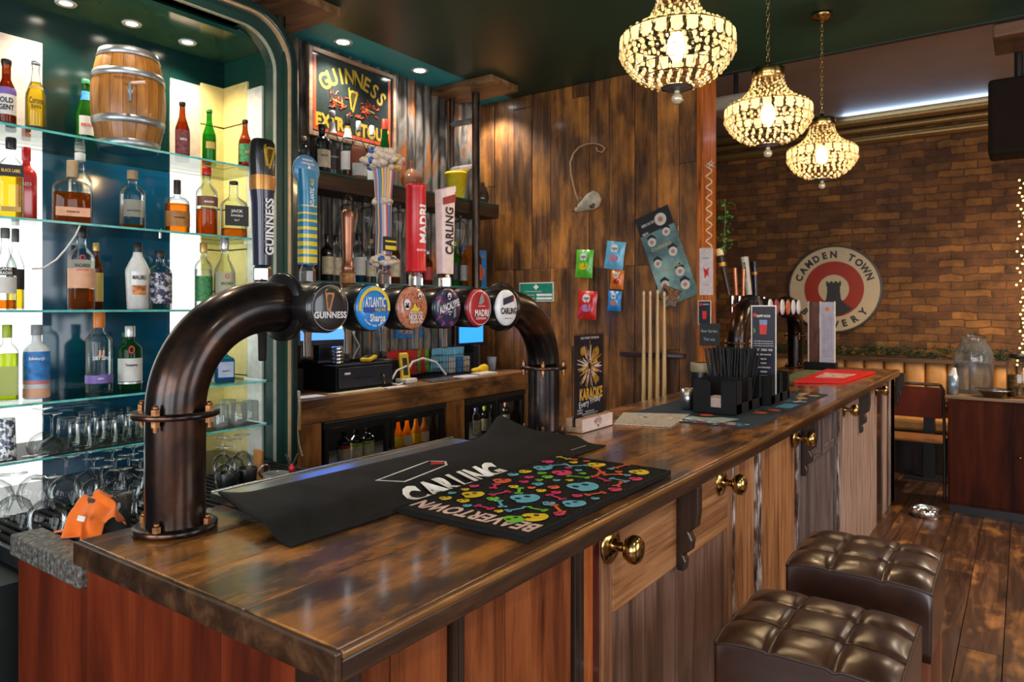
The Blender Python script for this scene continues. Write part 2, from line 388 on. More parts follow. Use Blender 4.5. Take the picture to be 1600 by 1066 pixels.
# walls behind the camera: daylight comes through their windows
plaster = P('room_plaster', (.16,.11,.07), .7)
mb = MB().box(-3.75, 3.4, -3.15, -3.0, 0, .8).box(-3.75, 3.4, -3.15, -3.0, 2.9, CEIL)
for a, b in ((-3.75,-2.6),(-.9,-.4),(1.3,1.6),(3.2,3.4)): mb.box(a, b, -3.15, -3.0, .8, 2.9)
struct(mb, 'wall_street', plaster)
mb = MB().box(3.4, 3.55, -3.15, BY+.15, 0, .9).box(3.4, 3.55, -3.15, BY+.15, 2.8, CE2+.1)
for a, b in ((-3.15,-1.5),(.5,2.2),(4.2,BY+.15)): mb.box(3.4, 3.55, a, b, .9, 2.8)
struct(mb, 'wall_right', plaster)
wfm = P('window_frame_paint', (.02,.04,.035), .4)
def window(i, ax, a, b, z0, z1, c):
    mb = MB(); n = 3
    for k in range(n+1):
        t = a+(b-a)*k/n
        if ax == 'x': mb.box(t-.025, t+.025, c-.03, c+.03, z0, z1)
        else: mb.box(c-.03, c+.03, t-.025, t+.025, z0, z1)
    for z in (z0+.02, (z0+z1)/2, z1-.02):
        if ax == 'x': mb.box(a, b, c-.028, c+.028, z-.025, z+.025)
        else: mb.box(c-.028, c+.028, a, b, z-.025, z+.025)
    struct(mb, 'window_%d' % i, wfm)
window(1, 'x', -2.6, -.9, .8, 2.9, -3.05); window(2, 'x', -.4, 1.3, .8, 2.9, -3.05); window(3, 'x', 1.6, 3.2, .8, 2.9, -3.05)
window(4, 'y', -1.5, .5, .9, 2.8, 3.45); window(5, 'y', 2.2, 4.2, .9, 2.8, 3.45)

# ================================================================= THE BAR
BT = 1.10; FX = -.815; BX = -1.65; Y0, Y1 = .695, 6.42
bartop = WOOD('bar_top_wood', [(.28,(.02,.008,.003)),(.5,(.08,.033,.011)),(.66,(.2,.085,.025))], 'Y', 5, 9, .24, .18, .15, coat=.6, coatr=.12, blotch=(.52,.20,.03), blo=(.47,.62), bsc=5.5)
rb = random.Random(3); mb = MB(); xs = [BX, BX+.2, BX+.39, BX+.60, FX]
for i in range(4):
    mb.box(xs[i]+.0010, xs[i+1]-.0010, Y0, Y1, BT-.05, BT+rb.uniform(-.0008,0))
mb.k = 2; mb.box(BX, FX+.010, Y0-.012, Y0-.0006, BT-.05, BT-.0016).box(FX+.0004, FX+.010, Y0-.0005, Y1, BT-.049, BT-.0145)
mb.k = 1; mb.box(FX+.0004, FX+.0125, Y0-.0005, Y1, BT-.014, BT-.0015)
edgew = WOOD('worn_golden_edge', [(.3,(.05,.02,.006)),(.5,(.22,.09,.02)),(.68,(.5,.24,.06))], 'Y', 5, 9, .3, .1, .3, coat=.5)
edged = WOOD('dark_edge', [(.3,(.012,.005,.002)),(.5,(.045,.018,.007)),(.7,(.12,.05,.018))], 'Y', 5, 9, .35, .1, .3, coat=.2)
o = mb.build('worktop', [bartop, edgew, edged], bevel=.003, seg=2)
tag(o, 'long dark varnished plank top running along the whole bar', 'bar top')
dw = (.012,.006,.004)
redwood = WOOD('red_panel_wood', [(.3,(.06,.012,.003)),(.5,(.21,.052,.014)),(.72,(.36,.11,.03))], 'Z', 4, 11, .5, .12, .15, spec=.25)
endwood = WOOD('end_panel_wood', [(.3,(.035,.004,.001)),(.5,(.13,.016,.0025)),(.72,(.22,.036,.006))], 'Z', 2.2, 8, .5, .1, .1, spec=.25)
pine_h = WOOD('door_rail_pine', [(.3,(.14,.05,.018)),(.5,(.34,.14,.05)),(.7,(.5,.24,.10))], 'Y', 5, 26, .45, .1, .6)
pine_v = WOOD('door_stile_pine', [(.3,(.13,.05,.022)),(.5,(.28,.12,.055)),(.7,(.42,.2,.10))], 'Z', 5, 18, .45, .12, .5)
grey_v = WOOD('door_panel_brown', [(.3,(.06,.028,.018)),(.5,(.16,.078,.05)),(.72,(.3,.17,.12))], 'Z', 5, 18, .5, .12, .5)
orange_v = WOOD('stripped_pine', [(.3,(.10,.03,.010)),(.5,(.38,.15,.05)),(.7,(.55,.27,.11))], 'Z', 5, 12, .45, .12, .6)
distress = NOISE2('distressed_paint', [(.42,(.03,.02,.018)),(.5,(.16,.08,.05)),(.58,(.5,.47,.45)),(.7,(.62,.6,.58))], (40,40,7), .55, 0, .5)
slate_v = WOOD('slate_door_wood', [(.3,(.045,.032,.03)),(.5,(.13,.09,.085)),(.72,(.24,.19,.18))], 'Z', 5, 9, .5, .12, .3)
pale_v = WOOD('pale_board_wood', [(.3,(.16,.09,.065)),(.5,(.40,.26,.20)),(.72,(.56,.42,.36))], 'Z', 6, 12, .5, .2, .4)
darkw = WOOD('dark_trim_wood', [(.3,(.008,.004,.003)),(.6,(.035,.016,.009))], 'Z', 5, 12, .35, .2, .2, coat=.3)
barbase = thing('bar_counter', 'bar counter clad in old reclaimed doors and red-brown boards', 'bar counter', (-1.2, 3.5, 0))
OX, OY = 1.2, -3.5
def bb(mb, name, mat, parent=None, **k):   # part of the counter, given in room coordinates
    p = parent or barbase
    if p is barbase: mb.v = [(a+OX, b+OY, c) for a, b, c in mb.v]
    return mb.build(name, mat, p, **k)
PX = -.885
def yf(u): return YX(u, PX)
bb(MB().box(-1.62, PX-.03, .76, 6.38, 0, BT-.055), 'carcass', darkw)
# end panel of broad red boards with the lower ledge on its left
mb = MB()
for a, b in ((-2.03,-1.80),(-1.80,-1.66)): mb.box(a+.001, b-.001, .715, .745, 0, .985)
for a, b in ((-1.66,-1.42),(-1.42,-1.15),(-1.15,-.93)): mb.box(a+.001, b-.001, .715, .75, 0, BT-.052)
bb(mb, 'end_panel', endwood, bevel=.002)
bb(MB().box(-.93, -.865, .705, .765, 0, BT-.052).box(-.865, -.835, .72, .76, 0, BT-.052), 'corner_post', darkw, bevel=.004)
ledgew = NOISE2('worn_grey_ledge', [(.35,(.03,.027,.024)),(.5,(.10,.09,.08)),(.65,(.25,.24,.22))], (90,90,90), .5, 0, .3)
bb(MB().box(-2.04, -1.662, .70, .775, .985, 1.037), 'ledge', ledgew, bevel=.006, label='worn grey end ledge')
# front: boards, posts and reclaimed doors
def boards(name, ys, mat, x=PX, z0=0, z1=BT-.052, t=.03, gap=.0015, **k):
    mb = MB()
    for a, b in zip(ys[:-1], ys[1:]): mb.box(x-t, x, a+gap, b-gap, z0, z1)
    return bb(mb, name, mat, bevel=.002, **k)
boards('front_board', [.765, .87, yf(700)], redwood)
boards('dark_post', [yf(700), yf(710), yf(720)], darkw, PX+.012)
boards('front_board', [yf(720), yf(790), yf(893)], redwood)
boards('dark_post', [yf(893), yf(901), yf(908)], darkw, PX+.010)
boards('front_board', [yf(908), yf(925)], WOOD('orange_board', [(.3,(.16,.03,.006)),(.55,(.42,.10,.02)),(.75,(.55,.2,.05))], 'Z', 5, 12, .35, .1, .2, coat=.3), PX+.004)
boards('front_board', [yf(925), yf(941)], P('oxblood_board', (.075,.008,.006), .35, coat=.3), PX-.008)
def door(name, lab, ya, yb, stile, rail_z, mats, n=2, frame_w=.055):
    """one reclaimed door: stiles, top rail and inset boards"""
    d = thing(name, None, None, (PX+OX, ya+OY, 0)); d.parent = barbase; d['label'] = lab
    W = yb-ya
    for a_, b_ in ((.002, frame_w), (W-frame_w, W-.002)): MB().box(-.03, 0, a_, b_, 0, BT-.052).build('stile', mats[0], d, bevel=.004)
    mb = MB().box(-.03, .001, frame_w+.001, W-frame_w-.001, rail_z, BT-.052); mb.build('top_rail', mats[1], d, bevel=.006)
    for i in range(n):
        a = frame_w+(W-2*frame_w)*i/n; b = frame_w+(W-2*frame_w)*(i+1)/n
        MB().box(-.03, -.012, a+.004, b-.004, 0, rail_z-.004).build('inset_board', mats[2], d, bevel=.004)
    return d
door('door_panel', 'pine door with broad horizontal top rail', yf(941), yf(1145), .05, .785, [pine_v, pine_h, grey_v], 2)
door('door_panel', 'narrow stripped pine door with flaking white edges', yf(1145), yf(1187), .05, 1.0, [distress, distress, orange_v], 3, .03)
door('door_panel', 'stripped pine door in a distressed white frame', yf(1187), yf(1249), .05, 1.0, [distress, distress, orange_v], 2, .035)
d4 = door('door_panel', 'dark slate coloured door with raised mouldings', yf(1249), yf(1308), .05, .80, [slate_v, slate_v, slate_v], 1, .05)
W4 = yf(1308)-yf(1249)
for a, b in ((.08, W4*.45), (W4*.52, W4-.08)):
    mb = MB()
    for k in (0, .02): mb.box(.0, .012-k*.3, a+k, b-k, .81+k, .83+k).box(.0, .012-k*.3, a+k, a+k+.018, .83+k, 1.03).box(0, .012-k*.3, b-k-.018, b-k, .83+k, 1.03)
    mb.build('moulding', slate_v, d4, bevel=.003)
boards('dark_post', [yf(1308), yf(1311)], distress, PX+.006)
ys = [yf(u) for u in (1311, 1329, 1347, 1361, 1368, 1378, 1384, 1390, 1396)]+[6.40]
for i in range(len(ys)-1):
    boards('pale_board', [ys[i], ys[i+1]], darkw if i in (4, 6) else pale_v, PX+(.0 if i in (4, 6) else .008), label='dark board between the pale boards' if i in (4, 6) else None)
# brass door knobs on round roses
def knob(y, z):
    k = MB().lathe([(.0,.0),(.05,.0),(.05,.004),(.046,.008),(.036,.010),(.034,.013),(.018,.014)], n=32, axis='X').build('knob_rose', brass, barbase, (PX+OX, y+OY, z))
    MB().lathe([(.017,.010),(.013,.018),(.012,.04),(.018,.046),(.03,.052),(.037,.066),(.036,.078),(.028,.088),(.016,.092),(0,.093)], n=32, axis='X').build('knob', brass, k)
for u, z in ((958,.975),(1130,.972),(1246,.978),(1319,.985),(1369,.995)): knob(YX(u, PX+.01), z)
corbel_pts = [(0,0),(.025,-.0),(.03,.03),(.022,.05),(.048,.07),(.052,.10),(.04,.125),(.066,.145),(.072,.19),(.072,.27),(0,.27)]
for u in (1056, 1251, 1340, 1398):
    mb = MB(); mb.M = Matrix(((1,0,0,0),(0,0,1,0),(0,1,0,0),(0,0,0,1))); mb.prism(corbel_pts, 0, .035)
    mb.build('corbel', darkw, barbase, (PX+.001+OX, YX(u, PX)+OY, BT-.052-.272), bevel=.004, label='dark scalloped bracket')

# ================================================================= BEER FONTS
pipem = NOISE2('blackened_pipe', [(.28,(.006,.006,.009)),(.46,(.022,.015,.014)),(.60,(.09,.035,.016)),(.78,(.26,.10,.03))], (4,4,5), .3, .8, .12, dist=.6, coat=.35, coatr=.15, bd=.002)
fontm = NOISE2('black_font', [(.3,(.006,.006,.007)),(.7,(.02,.017,.015))], (14,14,14), .3, .3, .1, coat=.3)
boltm = NOISE2('copper_bolt', [(.3,(.12,.05,.02)),(.7,(.4,.18,.07))], (60,60,60), .35, .9, .2)
def arc(c, r, a0, a1, n): return [(c[0], c[1]+r*cos(a0+(a1-a0)*i/n), c[2]+r*sin(a0+(a1-a0)*i/n)) for i in range(n+1)]
PR = .0635
def flange(par, c, axis, r, t, nb, rb, side=1, body=pipem):
    p = {'Z': lambda a, b, q: (a, b, q), 'Y': lambda a, b, q: (a, q, b)}[axis]
    mb = MB(); prof = [(PR-.002,-t/2),(r-.002,-t/2),(r,-t/2+.002),(r,t/2-.002),(r-.002,t/2),(PR-.002,t/2)]
    mb.lathe(prof, n=48, axis=axis); f = mb.build('flange', body, par, c)
    for i in range(nb):
        a = 2*pi*(i+.35)/nb; x, y = rb*cos(a), rb*sin(a); mb = MB()
        mb.cyl(p(x, y, t/2), p(x, y, t/2+.013), .0095, n=6, smooth=False).ball(p(x, y, t/2+.016), .007, n=8, m=6)
        if side == 2: mb.cyl(p(x, y, -t/2), p(x, y, -t/2-.013), .0095, n=6, smooth=False).cyl(p(x, y, -t/2-.013), p(x, y, -t/2-.024), .006, n=8)
        mb.build('bolt', boltm, f)
def font(y0, y1, label, group=None):
    """upturned-U pipe tower standing on the bar top; local origin at its near foot"""
    f = thing('beer_font', label, 'beer font', (-1.55, y0, BT)); D = y1-y0; h = EYE-BT; R = .235
    MB().cyl((0,0,.008), (0,0,h-R), PR, n=40).build('upright', pipem, f)
    MB().cyl((0,D,.008), (0,D,h-R), PR, n=40).build('upright', pipem, f)
    MB().tube([(0,0,h-R)]+arc((0,R,h-R), R, pi, pi/2, 20)+[(0,.29,h)], PR, n=40).build('elbow', pipem, f)
    MB().tube([(0,D,h-R)]+arc((0,D-R,h-R), R, 0, pi/2, 20)+[(0,D-.29,h)], PR, n=40).build('elbow', pipem, f)
    for yy in (0, D): flange(f, (0,yy,.008), 'Z', .088, .014, 4, .075); flange(f, (0,yy,h-R-.004), 'Z', .093, .012, 4, .079, 2)
    for yy in (.285, D-.285): MB().lathe([(.02,-.012),(.083,-.012),(.088,-.008),(.088,.004),(.08,.012),(.065,.014),(.02,.014)], n=48, axis='Y').build('collar', fontm, f, (0,yy,h))
    MB().cyl((0,.285,h), (0,D-.285,h), .047, n=32).build('crossbar', fontm, f)
    return f
F1 = font(.855, 2.365, 'large black pipe beer font with six taps at the near end of the bar')
def fmat(name, col, **k): return P(name, col, .35, coat=.6, **k)
def circ(r, n=40, a0=0, a1=2*pi): return [(r*cos(a0+(a1-a0)*i/n), r*sin(a0+(a1-a0)*i/n)) for i in range(n)]
def harp(mb, s, z):
    pts = [(-.42,.95),(-.5,.75),(-.35,.72),(-.1,.78),(.15,.72),(.32,.8),(.42,.62),(.30,.2),(.12,-.35),(-.02,-.9),(-.15,-1),(-.22,-.8),(-.02,-.2),(.16,.4),(.18,.55),(-.05,.6),(-.3,.55),(-.36,.2),(-.24,-.5),(-.18,-.78),(-.34,-.78),(-.5,.1),(-.58,.6),(-.6,.85)]
    mb.add([(x*s, y*s, z) for x, y in pts], [tuple(range(len(pts)))])
    for i in range(4): mb.add([((-.25+i*.11)*s+q*s, w*s, z) for q, w in ((0,.55),(.02,.55),(.02,-.45+i*.2),(0,-.45+i*.2))], [(0,3,2,1)])
BADGES = []
def badge(f, y, h, lab, bg, draw):
    """round badge can on the front of the crossbar; its artwork is drawn in the face plane (x right, y up)"""
    MB().lathe([(0,.03),(.05,.03),(.06,.04),(.064,.05),(.064,.118),(.062,.122),(.060,.123)], n=48, axis='X').build('badge_can', fontm, f, (0,y,h), label=None)
    b = MB().lathe([(.0615,.120),(.061,.126),(.058,.129),(.04,.1315),(.02,.133),(0,.1335)], n=48, axis='X').build('badge', bg, f, (0,y,h), label=lab)
    mb = MB(); mb.M = frame((.1340,0,0), (0,1,0), (0,0,1)); mats = draw(mb); mb.build('badge_print', mats, b)
yellowi = fmat('badge_yellow', (.75,.55,.03)); bluei = fmat('badge_blue', (.01,.22,.62)); dblue = fmat('badge_dark_blue', (.01,.06,.3)); blacki = fmat('badge_black', (.012,.011,.012))
redi = fmat('badge_red', (.38,.012,.02)); whitei = fmat('badge_white', (.75,.75,.78)); navyi = fmat('badge_navy', (.008,.012,.04)); orangei = fmat('badge_orange', (.62,.13,.02)); goldi = P('dull_gold', (.42,.2,.08), .35, .6)
rust = NOISE2('badge_artwork', [(.35,(.35,.03,.015)),(.45,(.55,.10,.02)),(.52,(.3,.22,.2)),(.58,(.6,.2,.02)),(.68,(.2,.04,.03))], (90,90,90), .35, 0, 0, coat=.6)
skyart = NOISE2('badge_night_art', [(.4,(.006,.01,.03)),(.58,(.01,.02,.07)),(.64,(.4,.01,.1)),(.68,(.02,.12,.5))], (50,50,50), .35, 0, 0, coat=.6)
def skull(mb, c, s, kw, kb, z):
    mb.k = kw; mb.disc(s, z, 16, c=c); mb.disc(s*.6, z, 12, c=(c[0], c[1]-s*.8)); mb.k = kb
    for q in (-.35, .35): mb.disc(s*.24, z+.0004, 10, c=(c[0]+q*s, c[1]-.05*s))
    mb.disc(s*.12, z+.0004, 6, c=(c[0], c[1]-.5*s))
def b1(mb):
    mb.k = 0; harp(mb, .03, .0); mb.v = [(x, y, z+.016) if True else 0 for x, y, z in mb.v]
    mb.k = 1; mb.text('GUINNESS', .0165, .95, .03, (0,-.017), z=.0004); mb.k = 2; mb.disc(.0575, .0, 48, r_in=.0555); return [goldi, whitei, P('badge_rim', (.25,.24,.26), .3, .6)]
def b2(mb):
    mb.k = 0; mb.disc(.057, -.002, 48, r_in=.047, a0=-.15, a1=pi+.15); mb.k = 3; mb.disc(.046, -.0012, 40, r_in=.0445, a0=-.1, a1=pi+.1)
    mb.k = 1; mb.add([(x, y, .0) for x, y in ((-.04,-.012),(-.04,.002),(.04,.002),(.04,-.012),(.012,-.006),(-.01,-.014))], [tuple(range(6))[::-1]])
    mb.k = 2; mb.text('ATLANTIC', .026, .5, .03, (.0,.016), z=.0006, w=.074); mb.text('Sharps', .02, .8, .03, (.008,-.026), z=.0006, w=.056)
    mb.arc_text('BREWERY ROCK CORNWALL', .005, .048, -pi/2, 1.7, True, .0, .9)
    mb.k = 0; mb.text('PALE ALE', .0085, .8, .02, (.018,-.004), z=.0009); return [yellowi, dblue, whitei, bluei]
def b3(mb):
    skull(mb, (-.030,.012), .013, 0, 1, .0004); skull(mb, (.022,.036), .008, 0, 1, .0004)
    mb.k = 2; mb.add([(-.018,-.010,.0003),(-.006,.0,.0003),(.001,.016,.0003),(.008,.002,.0003),(.022,-.002,.0003),(.014,-.010,.0003)], [(0,1,2,3,4,5)]); mb.k = 1; mb.disc(.014, .0002, 18, r_in=.0118, c=(0,0), a0=.3, a1=2.6)
    mb.k = 0; mb.text('NECK OIL', .015, .75, .03, (.006,-.026), z=.0006, w=.058); mb.text('SESSION IPA', .008, .8, .02, (.006,-.040), z=.0006, w=.05); mb.text('BEAVERTOWN', .006, .8, .02, (.006,-.014), z=.0006, w=.05)
    return [whitei, blacki, yellowi]
def b4(mb):
    skull(mb, (0,.037), .009, 0, 1, .0004); mb.k = 0; mb.text('ALPACALYPSE', .022, .5, .03, (0,.006), z=.0006, w=.095, rot=.28); mb.text('SESSION', .005, .8, .02, (.002,-.012), z=.0006); mb.text('IPA', .005, .8, .02, (.002,-.02), z=.0006)
    mb.k = 2; mb.add([(.018,-.03,.0003),(.03,-.028,.0003),(.03,.0,.0003),(.02,-.002,.0003)], [(0,1,2,3)]); return [whitei, navyi, P('grey_art', (.18,.2,.26), .4)]
def b5(mb):
    mb.k = 0; mb.text('MADRI', .021, .7, .03, (.006,-.016), z=.0006, w=.070); mb.text('EXCEPCIONAL', .0075, .8, .01, (.004,-.034), z=.0006, w=.052); mb.add([(-.012,.004,.0004),(.024,.004,.0004),(.024,.006,.0004),(-.012,.006,.0004)], [(0,1,2,3)]); mb.disc(.055, .0, 48, r_in=.0535)
    mb.k = 1; mb.add([(x, y, .0005) for x, y in ((-.01,.01),(.006,.01),(.02,.02),(.016,.034),(.006,.046),(-.004,.032))], [(0,1,2,3,4,5)]); return [whitei, P('silver_art', (.4,.42,.45), .3, .5)]
def b6(mb):
    mb.k = 0; mb.text('CARLING', .021, .62, .035, (.004,-.010), z=.0006, w=.09); mb.text('BREWED IN THE UK', .004, .8, .02, (0,-.036), z=.0006)
    mb.k = 1; mb.add([(x, y, .0005) for x, y in ((-.028,.008),(.03,.022),(.034,.036),(.026,.044),(-.028,.03))], [(0,1,2,3,4)]); mb.k = 2; mb.add([(x, y, .0007) for x, y in ((.016,.022),(.03,.025),(.032,.036),(.026,.042))], [(0,1,2,3)])
    return [ink, P('carbon_ink', (.02,.03,.06), .4), P('deep_red_ink', (.25,.01,.02), .4)]
hh = EYE-BT
specs = [('black badge with a harp', blacki, b1), ('blue badge with a yellow arc', bluei, b2), ('orange badge with skull artwork', rust, b3), ('dark navy badge with slanted lettering', skyart, b4), ('dark red badge', redi, b5), ('white badge with black lettering', whitei, b6)]
KY = [1.184+.152*k for k in range(6)]
for k, (lab, bg, dr) in enumerate(specs): badge(F1, KY[k]-.855, hh-.002, lab, bg, dr)
HXL = -.15                                 # handles stand on the bartender's side of the crossbar
for k in range(6):
    y = KY[k]-.855
    mb = MB().cyl((-.03,y,hh+.012), (HXL-.012,y,hh+.012), .02, n=20).cyl((HXL,y,hh+.06), (HXL,y,hh-.02), .021, n=20); mb.build('tap_body', chrome, F1)
    MB().lathe([(.017,0),(.017,-.05),(.012,-.06),(.011,-.125),(.009,-.13),(.0,-.13)], n=20).build('spout', chrome if k else black, F1, (HXL,y,hh-.018))
    MB().lathe([(.012,0),(.02,.008),(.024,.02),(.024,.05),(.017,.066),(.016,.075)], n=8, smooth=False).build('ferrule', boltm if k == 2 else chrome, F1, (HXL,y,hh+.055))
def hpart(k, mb, mats, lab, z0=.62-.0, name='tap_handle', **kw):
    return mb.build(name, mats, F1, (HXL, KY[k]-.855, z0), label=lab, **kw)
# handle 1: tall dark blue handle with a black head and a gold band
h1 = MB().loft([(0,0,0,.024,.022),(0,0,.17,.026,.026),(0,0,.205,.028,.030)], 24, 3)
h1.k = 1; h1.loft([(0,0,.205,.029,.031),(0,0,.225,.030,.032),(0,0,.245,.030,.032)], 24, 3)
h1.k = 2; h1.loft([(0,0,.245,.029,.031),(0,0,.30,.030,.033),(0,0,.335,.026,.031),(0,0,.345,.018,.026)], 24, 3)
H1 = hpart(0, h1, [fmat('handle_navy', (.008,.008,.035)), P('copper_band', (.5,.22,.05), .3, .5), fmat('handle_black', (.008,.006,.006))], 'tall dark blue handle with black head and harp', hh+.115)
mb = MB(); mb.M = frame((.0315,0,0), (0,1,0), (0,0,1)); mb.text('GUINNESS', .026, .8, .03, (.002,.105), z=-.003, rot=pi/2, w=.155); mb.build('lettering', whiteink, H1)
mb = MB(); mb.M = frame((.0325,.003,.295), (0,1,0), (0,0,1)); harp(mb, .034, 0); mb.build('harp_emblem', P('polished_gold', (.85,.52,.08), .2, .9), H1, solid=.006)
# handle 2: blue striped handle with a round disc
h2 = MB(); h2.loft([(0,0,0,.019,.026),(0,0,.215,.019,.027)], 20, 4)
z = .004
for i in range(8):
    w = .017-.0019*i; h2.k = 1; h2.loft([(0,0,z,.0196,.0267),(0,0,z+w,.0196,.0268)], 20, 4, caps=False); z += .0245-.0004*i
h2.k = 0; h2.loft([(0,0,.215,.019,.027),(0,0,.275,.019,.033)], 20, 4)
H2 = hpart(1, h2, [fmat('handle_blue', (.01,.20,.36)), yellowi], 'blue handle with yellow stripes and a round blue disc', hh+.125)
MB().lathe([(0,-.006),(.044,-.006),(.046,0),(.044,.006),(0,.006)], n=36, axis='X').build('disc', fmat('disc_blue', (.10,.26,.46)), H2, (-.006,0,.275))
mb = MB(); mb.M = frame((.0205,0,0), (0,1,0), (0,0,1)); mb.text('ATLANTIC', .014, .7, .02, (0,.195), rot=pi/2, w=.055); mb.k = 1; mb.text('ALE', .012, .7, .02, (0,.238), rot=pi/2); mb.build('lettering', [whiteink, yellowi], H2)
mb = MB(); mb.M = frame((.0012,0,.275), (0,1,0), (0,0,1)); mb.text('REFRESHING', .006, .8, .02, (0,.03)); mb.text('CRISP PALE ALE', .006, .8, .02, (0,.02)); mb.build('lettering', whiteink, H2)
# handle 3: copper baton
h3 = MB().lathe([(.0,0),(.019,0),(.021,.006),(.021,.045),(.023,.05),(.018,.06),(.0145,.075),(.017,.14),(.019,.205),(.018,.222),(.012,.232),(0,.235)], n=24)
hpart(2, h3, NOISE2('brown_copper', [(.3,(.16,.06,.035)),(.7,(.42,.18,.11))], (30,30,12), .3, .8, .1), 'plain brown copper baton handle', hh+.07)
# handle 4: cream bone cloud handle over a multicoloured column
bone = PALETTE('bone_cream', [(.62,.48,.36),(.55,.42,.32),(.6,.45,.32),(.64,.5,.38),(.58,.44,.33),(.6,.47,.36),(.62,.5,.38),(.55,.03,.13),(.02,.09,.33),(.6,.46,.34),(.55,.42,.3),(.62,.48,.36),(.6,.38,.05),(.58,.44,.33)], .4)
cols = PALETTE('splash_colours', [(.45,.3,.32),(.65,.36,.02),(.015,.08,.28),(.5,.03,.06),(.6,.5,.42),(.02,.18,.4),(.3,.1,.2)], .4)
h4 = MB(); rh = random.Random(2); h4.k = 1
for z0, z1, r0, r1 in ((.05,.215,.022,.021),(.215,.37,.021,.035)):
    for i in range(20):
        a = 2*pi*i/20; h4.tube([(r0*cos(a), r0*sin(a), z0), ((r0+r1)/2*.93*cos(a+.1), (r0+r1)/2*.93*sin(a+.1), (z0+z1)/2), (r1*cos(a), r1*sin(a), z1)], .0055, n=6)
h4.k = 0
def bones(zc, R, hz, n, s, inner=0):
    for i in range(n):
        a = 2*pi*i/n*2.399*3; t = rh.uniform(-1, 1); rr_ = R*math.sqrt(max(.15, 1-t*t*.7))*(.82+.18*rh.random())
        if inner: rr_ = R*rh.uniform(.1,.85)
        h4.ball((rr_*cos(a), rr_*sin(a), zc+t*hz if not inner else zc), s*rh.uniform(.8,1.3), s*rh.uniform(.8,1.3), s*.8, 8, 6)
bones(.355, .062, .020, 60, .0145); bones(.385, .05, 0, 26, .0155, 1); bones(.225, .029, .008, 22, .0115); bones(.03, .036, .015, 40, .0135)
h4.lathe([(0,.34),(.05,.35),(.055,.37),(.03,.385),(0,.388)], n=16)
H4 = hpart(3, h4, [bone, cols], 'sculpted cream cloud handle over a multicoloured column', hh+.12)
mb = MB(); mb.box(.024,.032,-.026,.026,.062,.108); mb.k = 1; mb.box(.0325,.034,-.024,.024,.066,.079).box(.0325,.034,-.024,.024,.09,.096); mb.build('plaque', [blacki, yellowi], H4)
MB().cyl((0,0,-.005), (0,0,.03), .016).build('collar_ring', black, H4)
# handle 5: round red handle
h5 = MB().lathe([(0,0),(.037,0),(.038,.006),(.0345,.012),(.0345,.285),(.038,.292),(.037,.300),(.03,.302),(0,.302)], n=36)
H5 = hpart(4, h5, red, 'fat round glossy red handle', hh+.12)
mb = MB(); mb.M = Matrix.Rotation(radians(92), 4, 'Z'); mb.text('MADRI', .034, .7, .04, (0,.165), wrap=.0353, rot=pi/2, w=.13)
mb.text('EXCEPCIONAL', .007, .8, .02, (0,.075), wrap=.0353); mb.build('lettering', whiteink, H5)
# handle 6: tapering white block with a red stripe
h6 = MB(); h6.loft([(0,0,0,.018,.030),(0,0,.30,.020,.038)], 24, 7, caps=True, smooth=False)
h6.k = 0; h6.add([(-.02,-.036,.30),(.02,-.036,.30),(.02,.037,.30),(-.02,.037,.30),(-.02,.037,.322),(.02,.037,.322)], [(0,1,2,3),(3,2,5,4),(1,0,4,5),(0,3,4),(1,5,2)])
H6 = hpart(5, h6, [pinkwhite], 'white wedge-shaped handle with dark red stripe', hh+.12)
mb = MB(); mb.M = frame((.0212,0,0), (0,1,0), (0,0,1)); mb.text('CARLING', .042, .6, .03, (0,.155), rot=pi/2, w=.17); mb.k = 1; mb.add([(-.0335,.245,0),(.034,.262,0),(.035,.292,0),(-.0345,.270,0)], [(0,1,2,3)]); mb.build('lettering', [ink, darkred], H6)
# second font farther along the bar
F2 = font(4.72, 6.22, 'second black pipe beer font near the far end of the bar')
for k in range(6):
    y = .329+.152*k+.02
    MB().cyl((.02,y,hh), (.115,y,hh), .06, n=28).build('badge_can', fontm, F2)
    MB().lathe([(.058,.113),(.056,.120),(.03,.124),(0,.125)], n=28, axis='X').build('badge', [whitei, redi, whitei, orangei, whitei, whitei][k], F2, (0,y,hh), label=['white','red','white','orange','white','white'][k]+' badge')
    MB().cyl((-.03,y,hh+.012), (HXL,y,hh+.012), .018, n=14).cyl((HXL,y,hh+.08), (HXL,y,hh-.10), .014, n=14).build('tap_body', chrome, F2)
hspec = [(.34, [(0,0,0,.012,.012),(0,0,.2,.018,.018),(0,0,.3,.024,.024),(0,0,.34,.024,.024)], [fmat('handle_dark', (.01,.012,.012)), gold, cream], -.22, 'black and gold handle leaning left'),
 (.2, [(0,0,0,.016,.016),(0,0,.04,.013,.013),(0,0,.2,.016,.016)], [P('copper_bright', (.6,.22,.12), .3, .7)]*3, -.06, 'copper baton handle'),
 (.2, [(0,0,0,.016,.016),(0,0,.04,.013,.013),(0,0,.2,.016,.016)], [P('copper_bright', (.6,.22,.12), .3, .7)]*3, .02, 'copper baton handle'),
 (.3, [(0,0,0,.02,.02),(0,0,.3,.026,.032)], [P('handle_ivory', (.72,.68,.58), .4)]*3, -.12, 'ivory handle with dark lettering'),
 (.27, [(0,0,0,.016,.016),(0,0,.2,.02,.02),(0,0,.27,.018,.018)], [fmat('handle_navy', (.008,.008,.035)), P('copper_band', (.5,.22,.05), .3, .5), black], -.04, 'dark blue handle with copper band')]
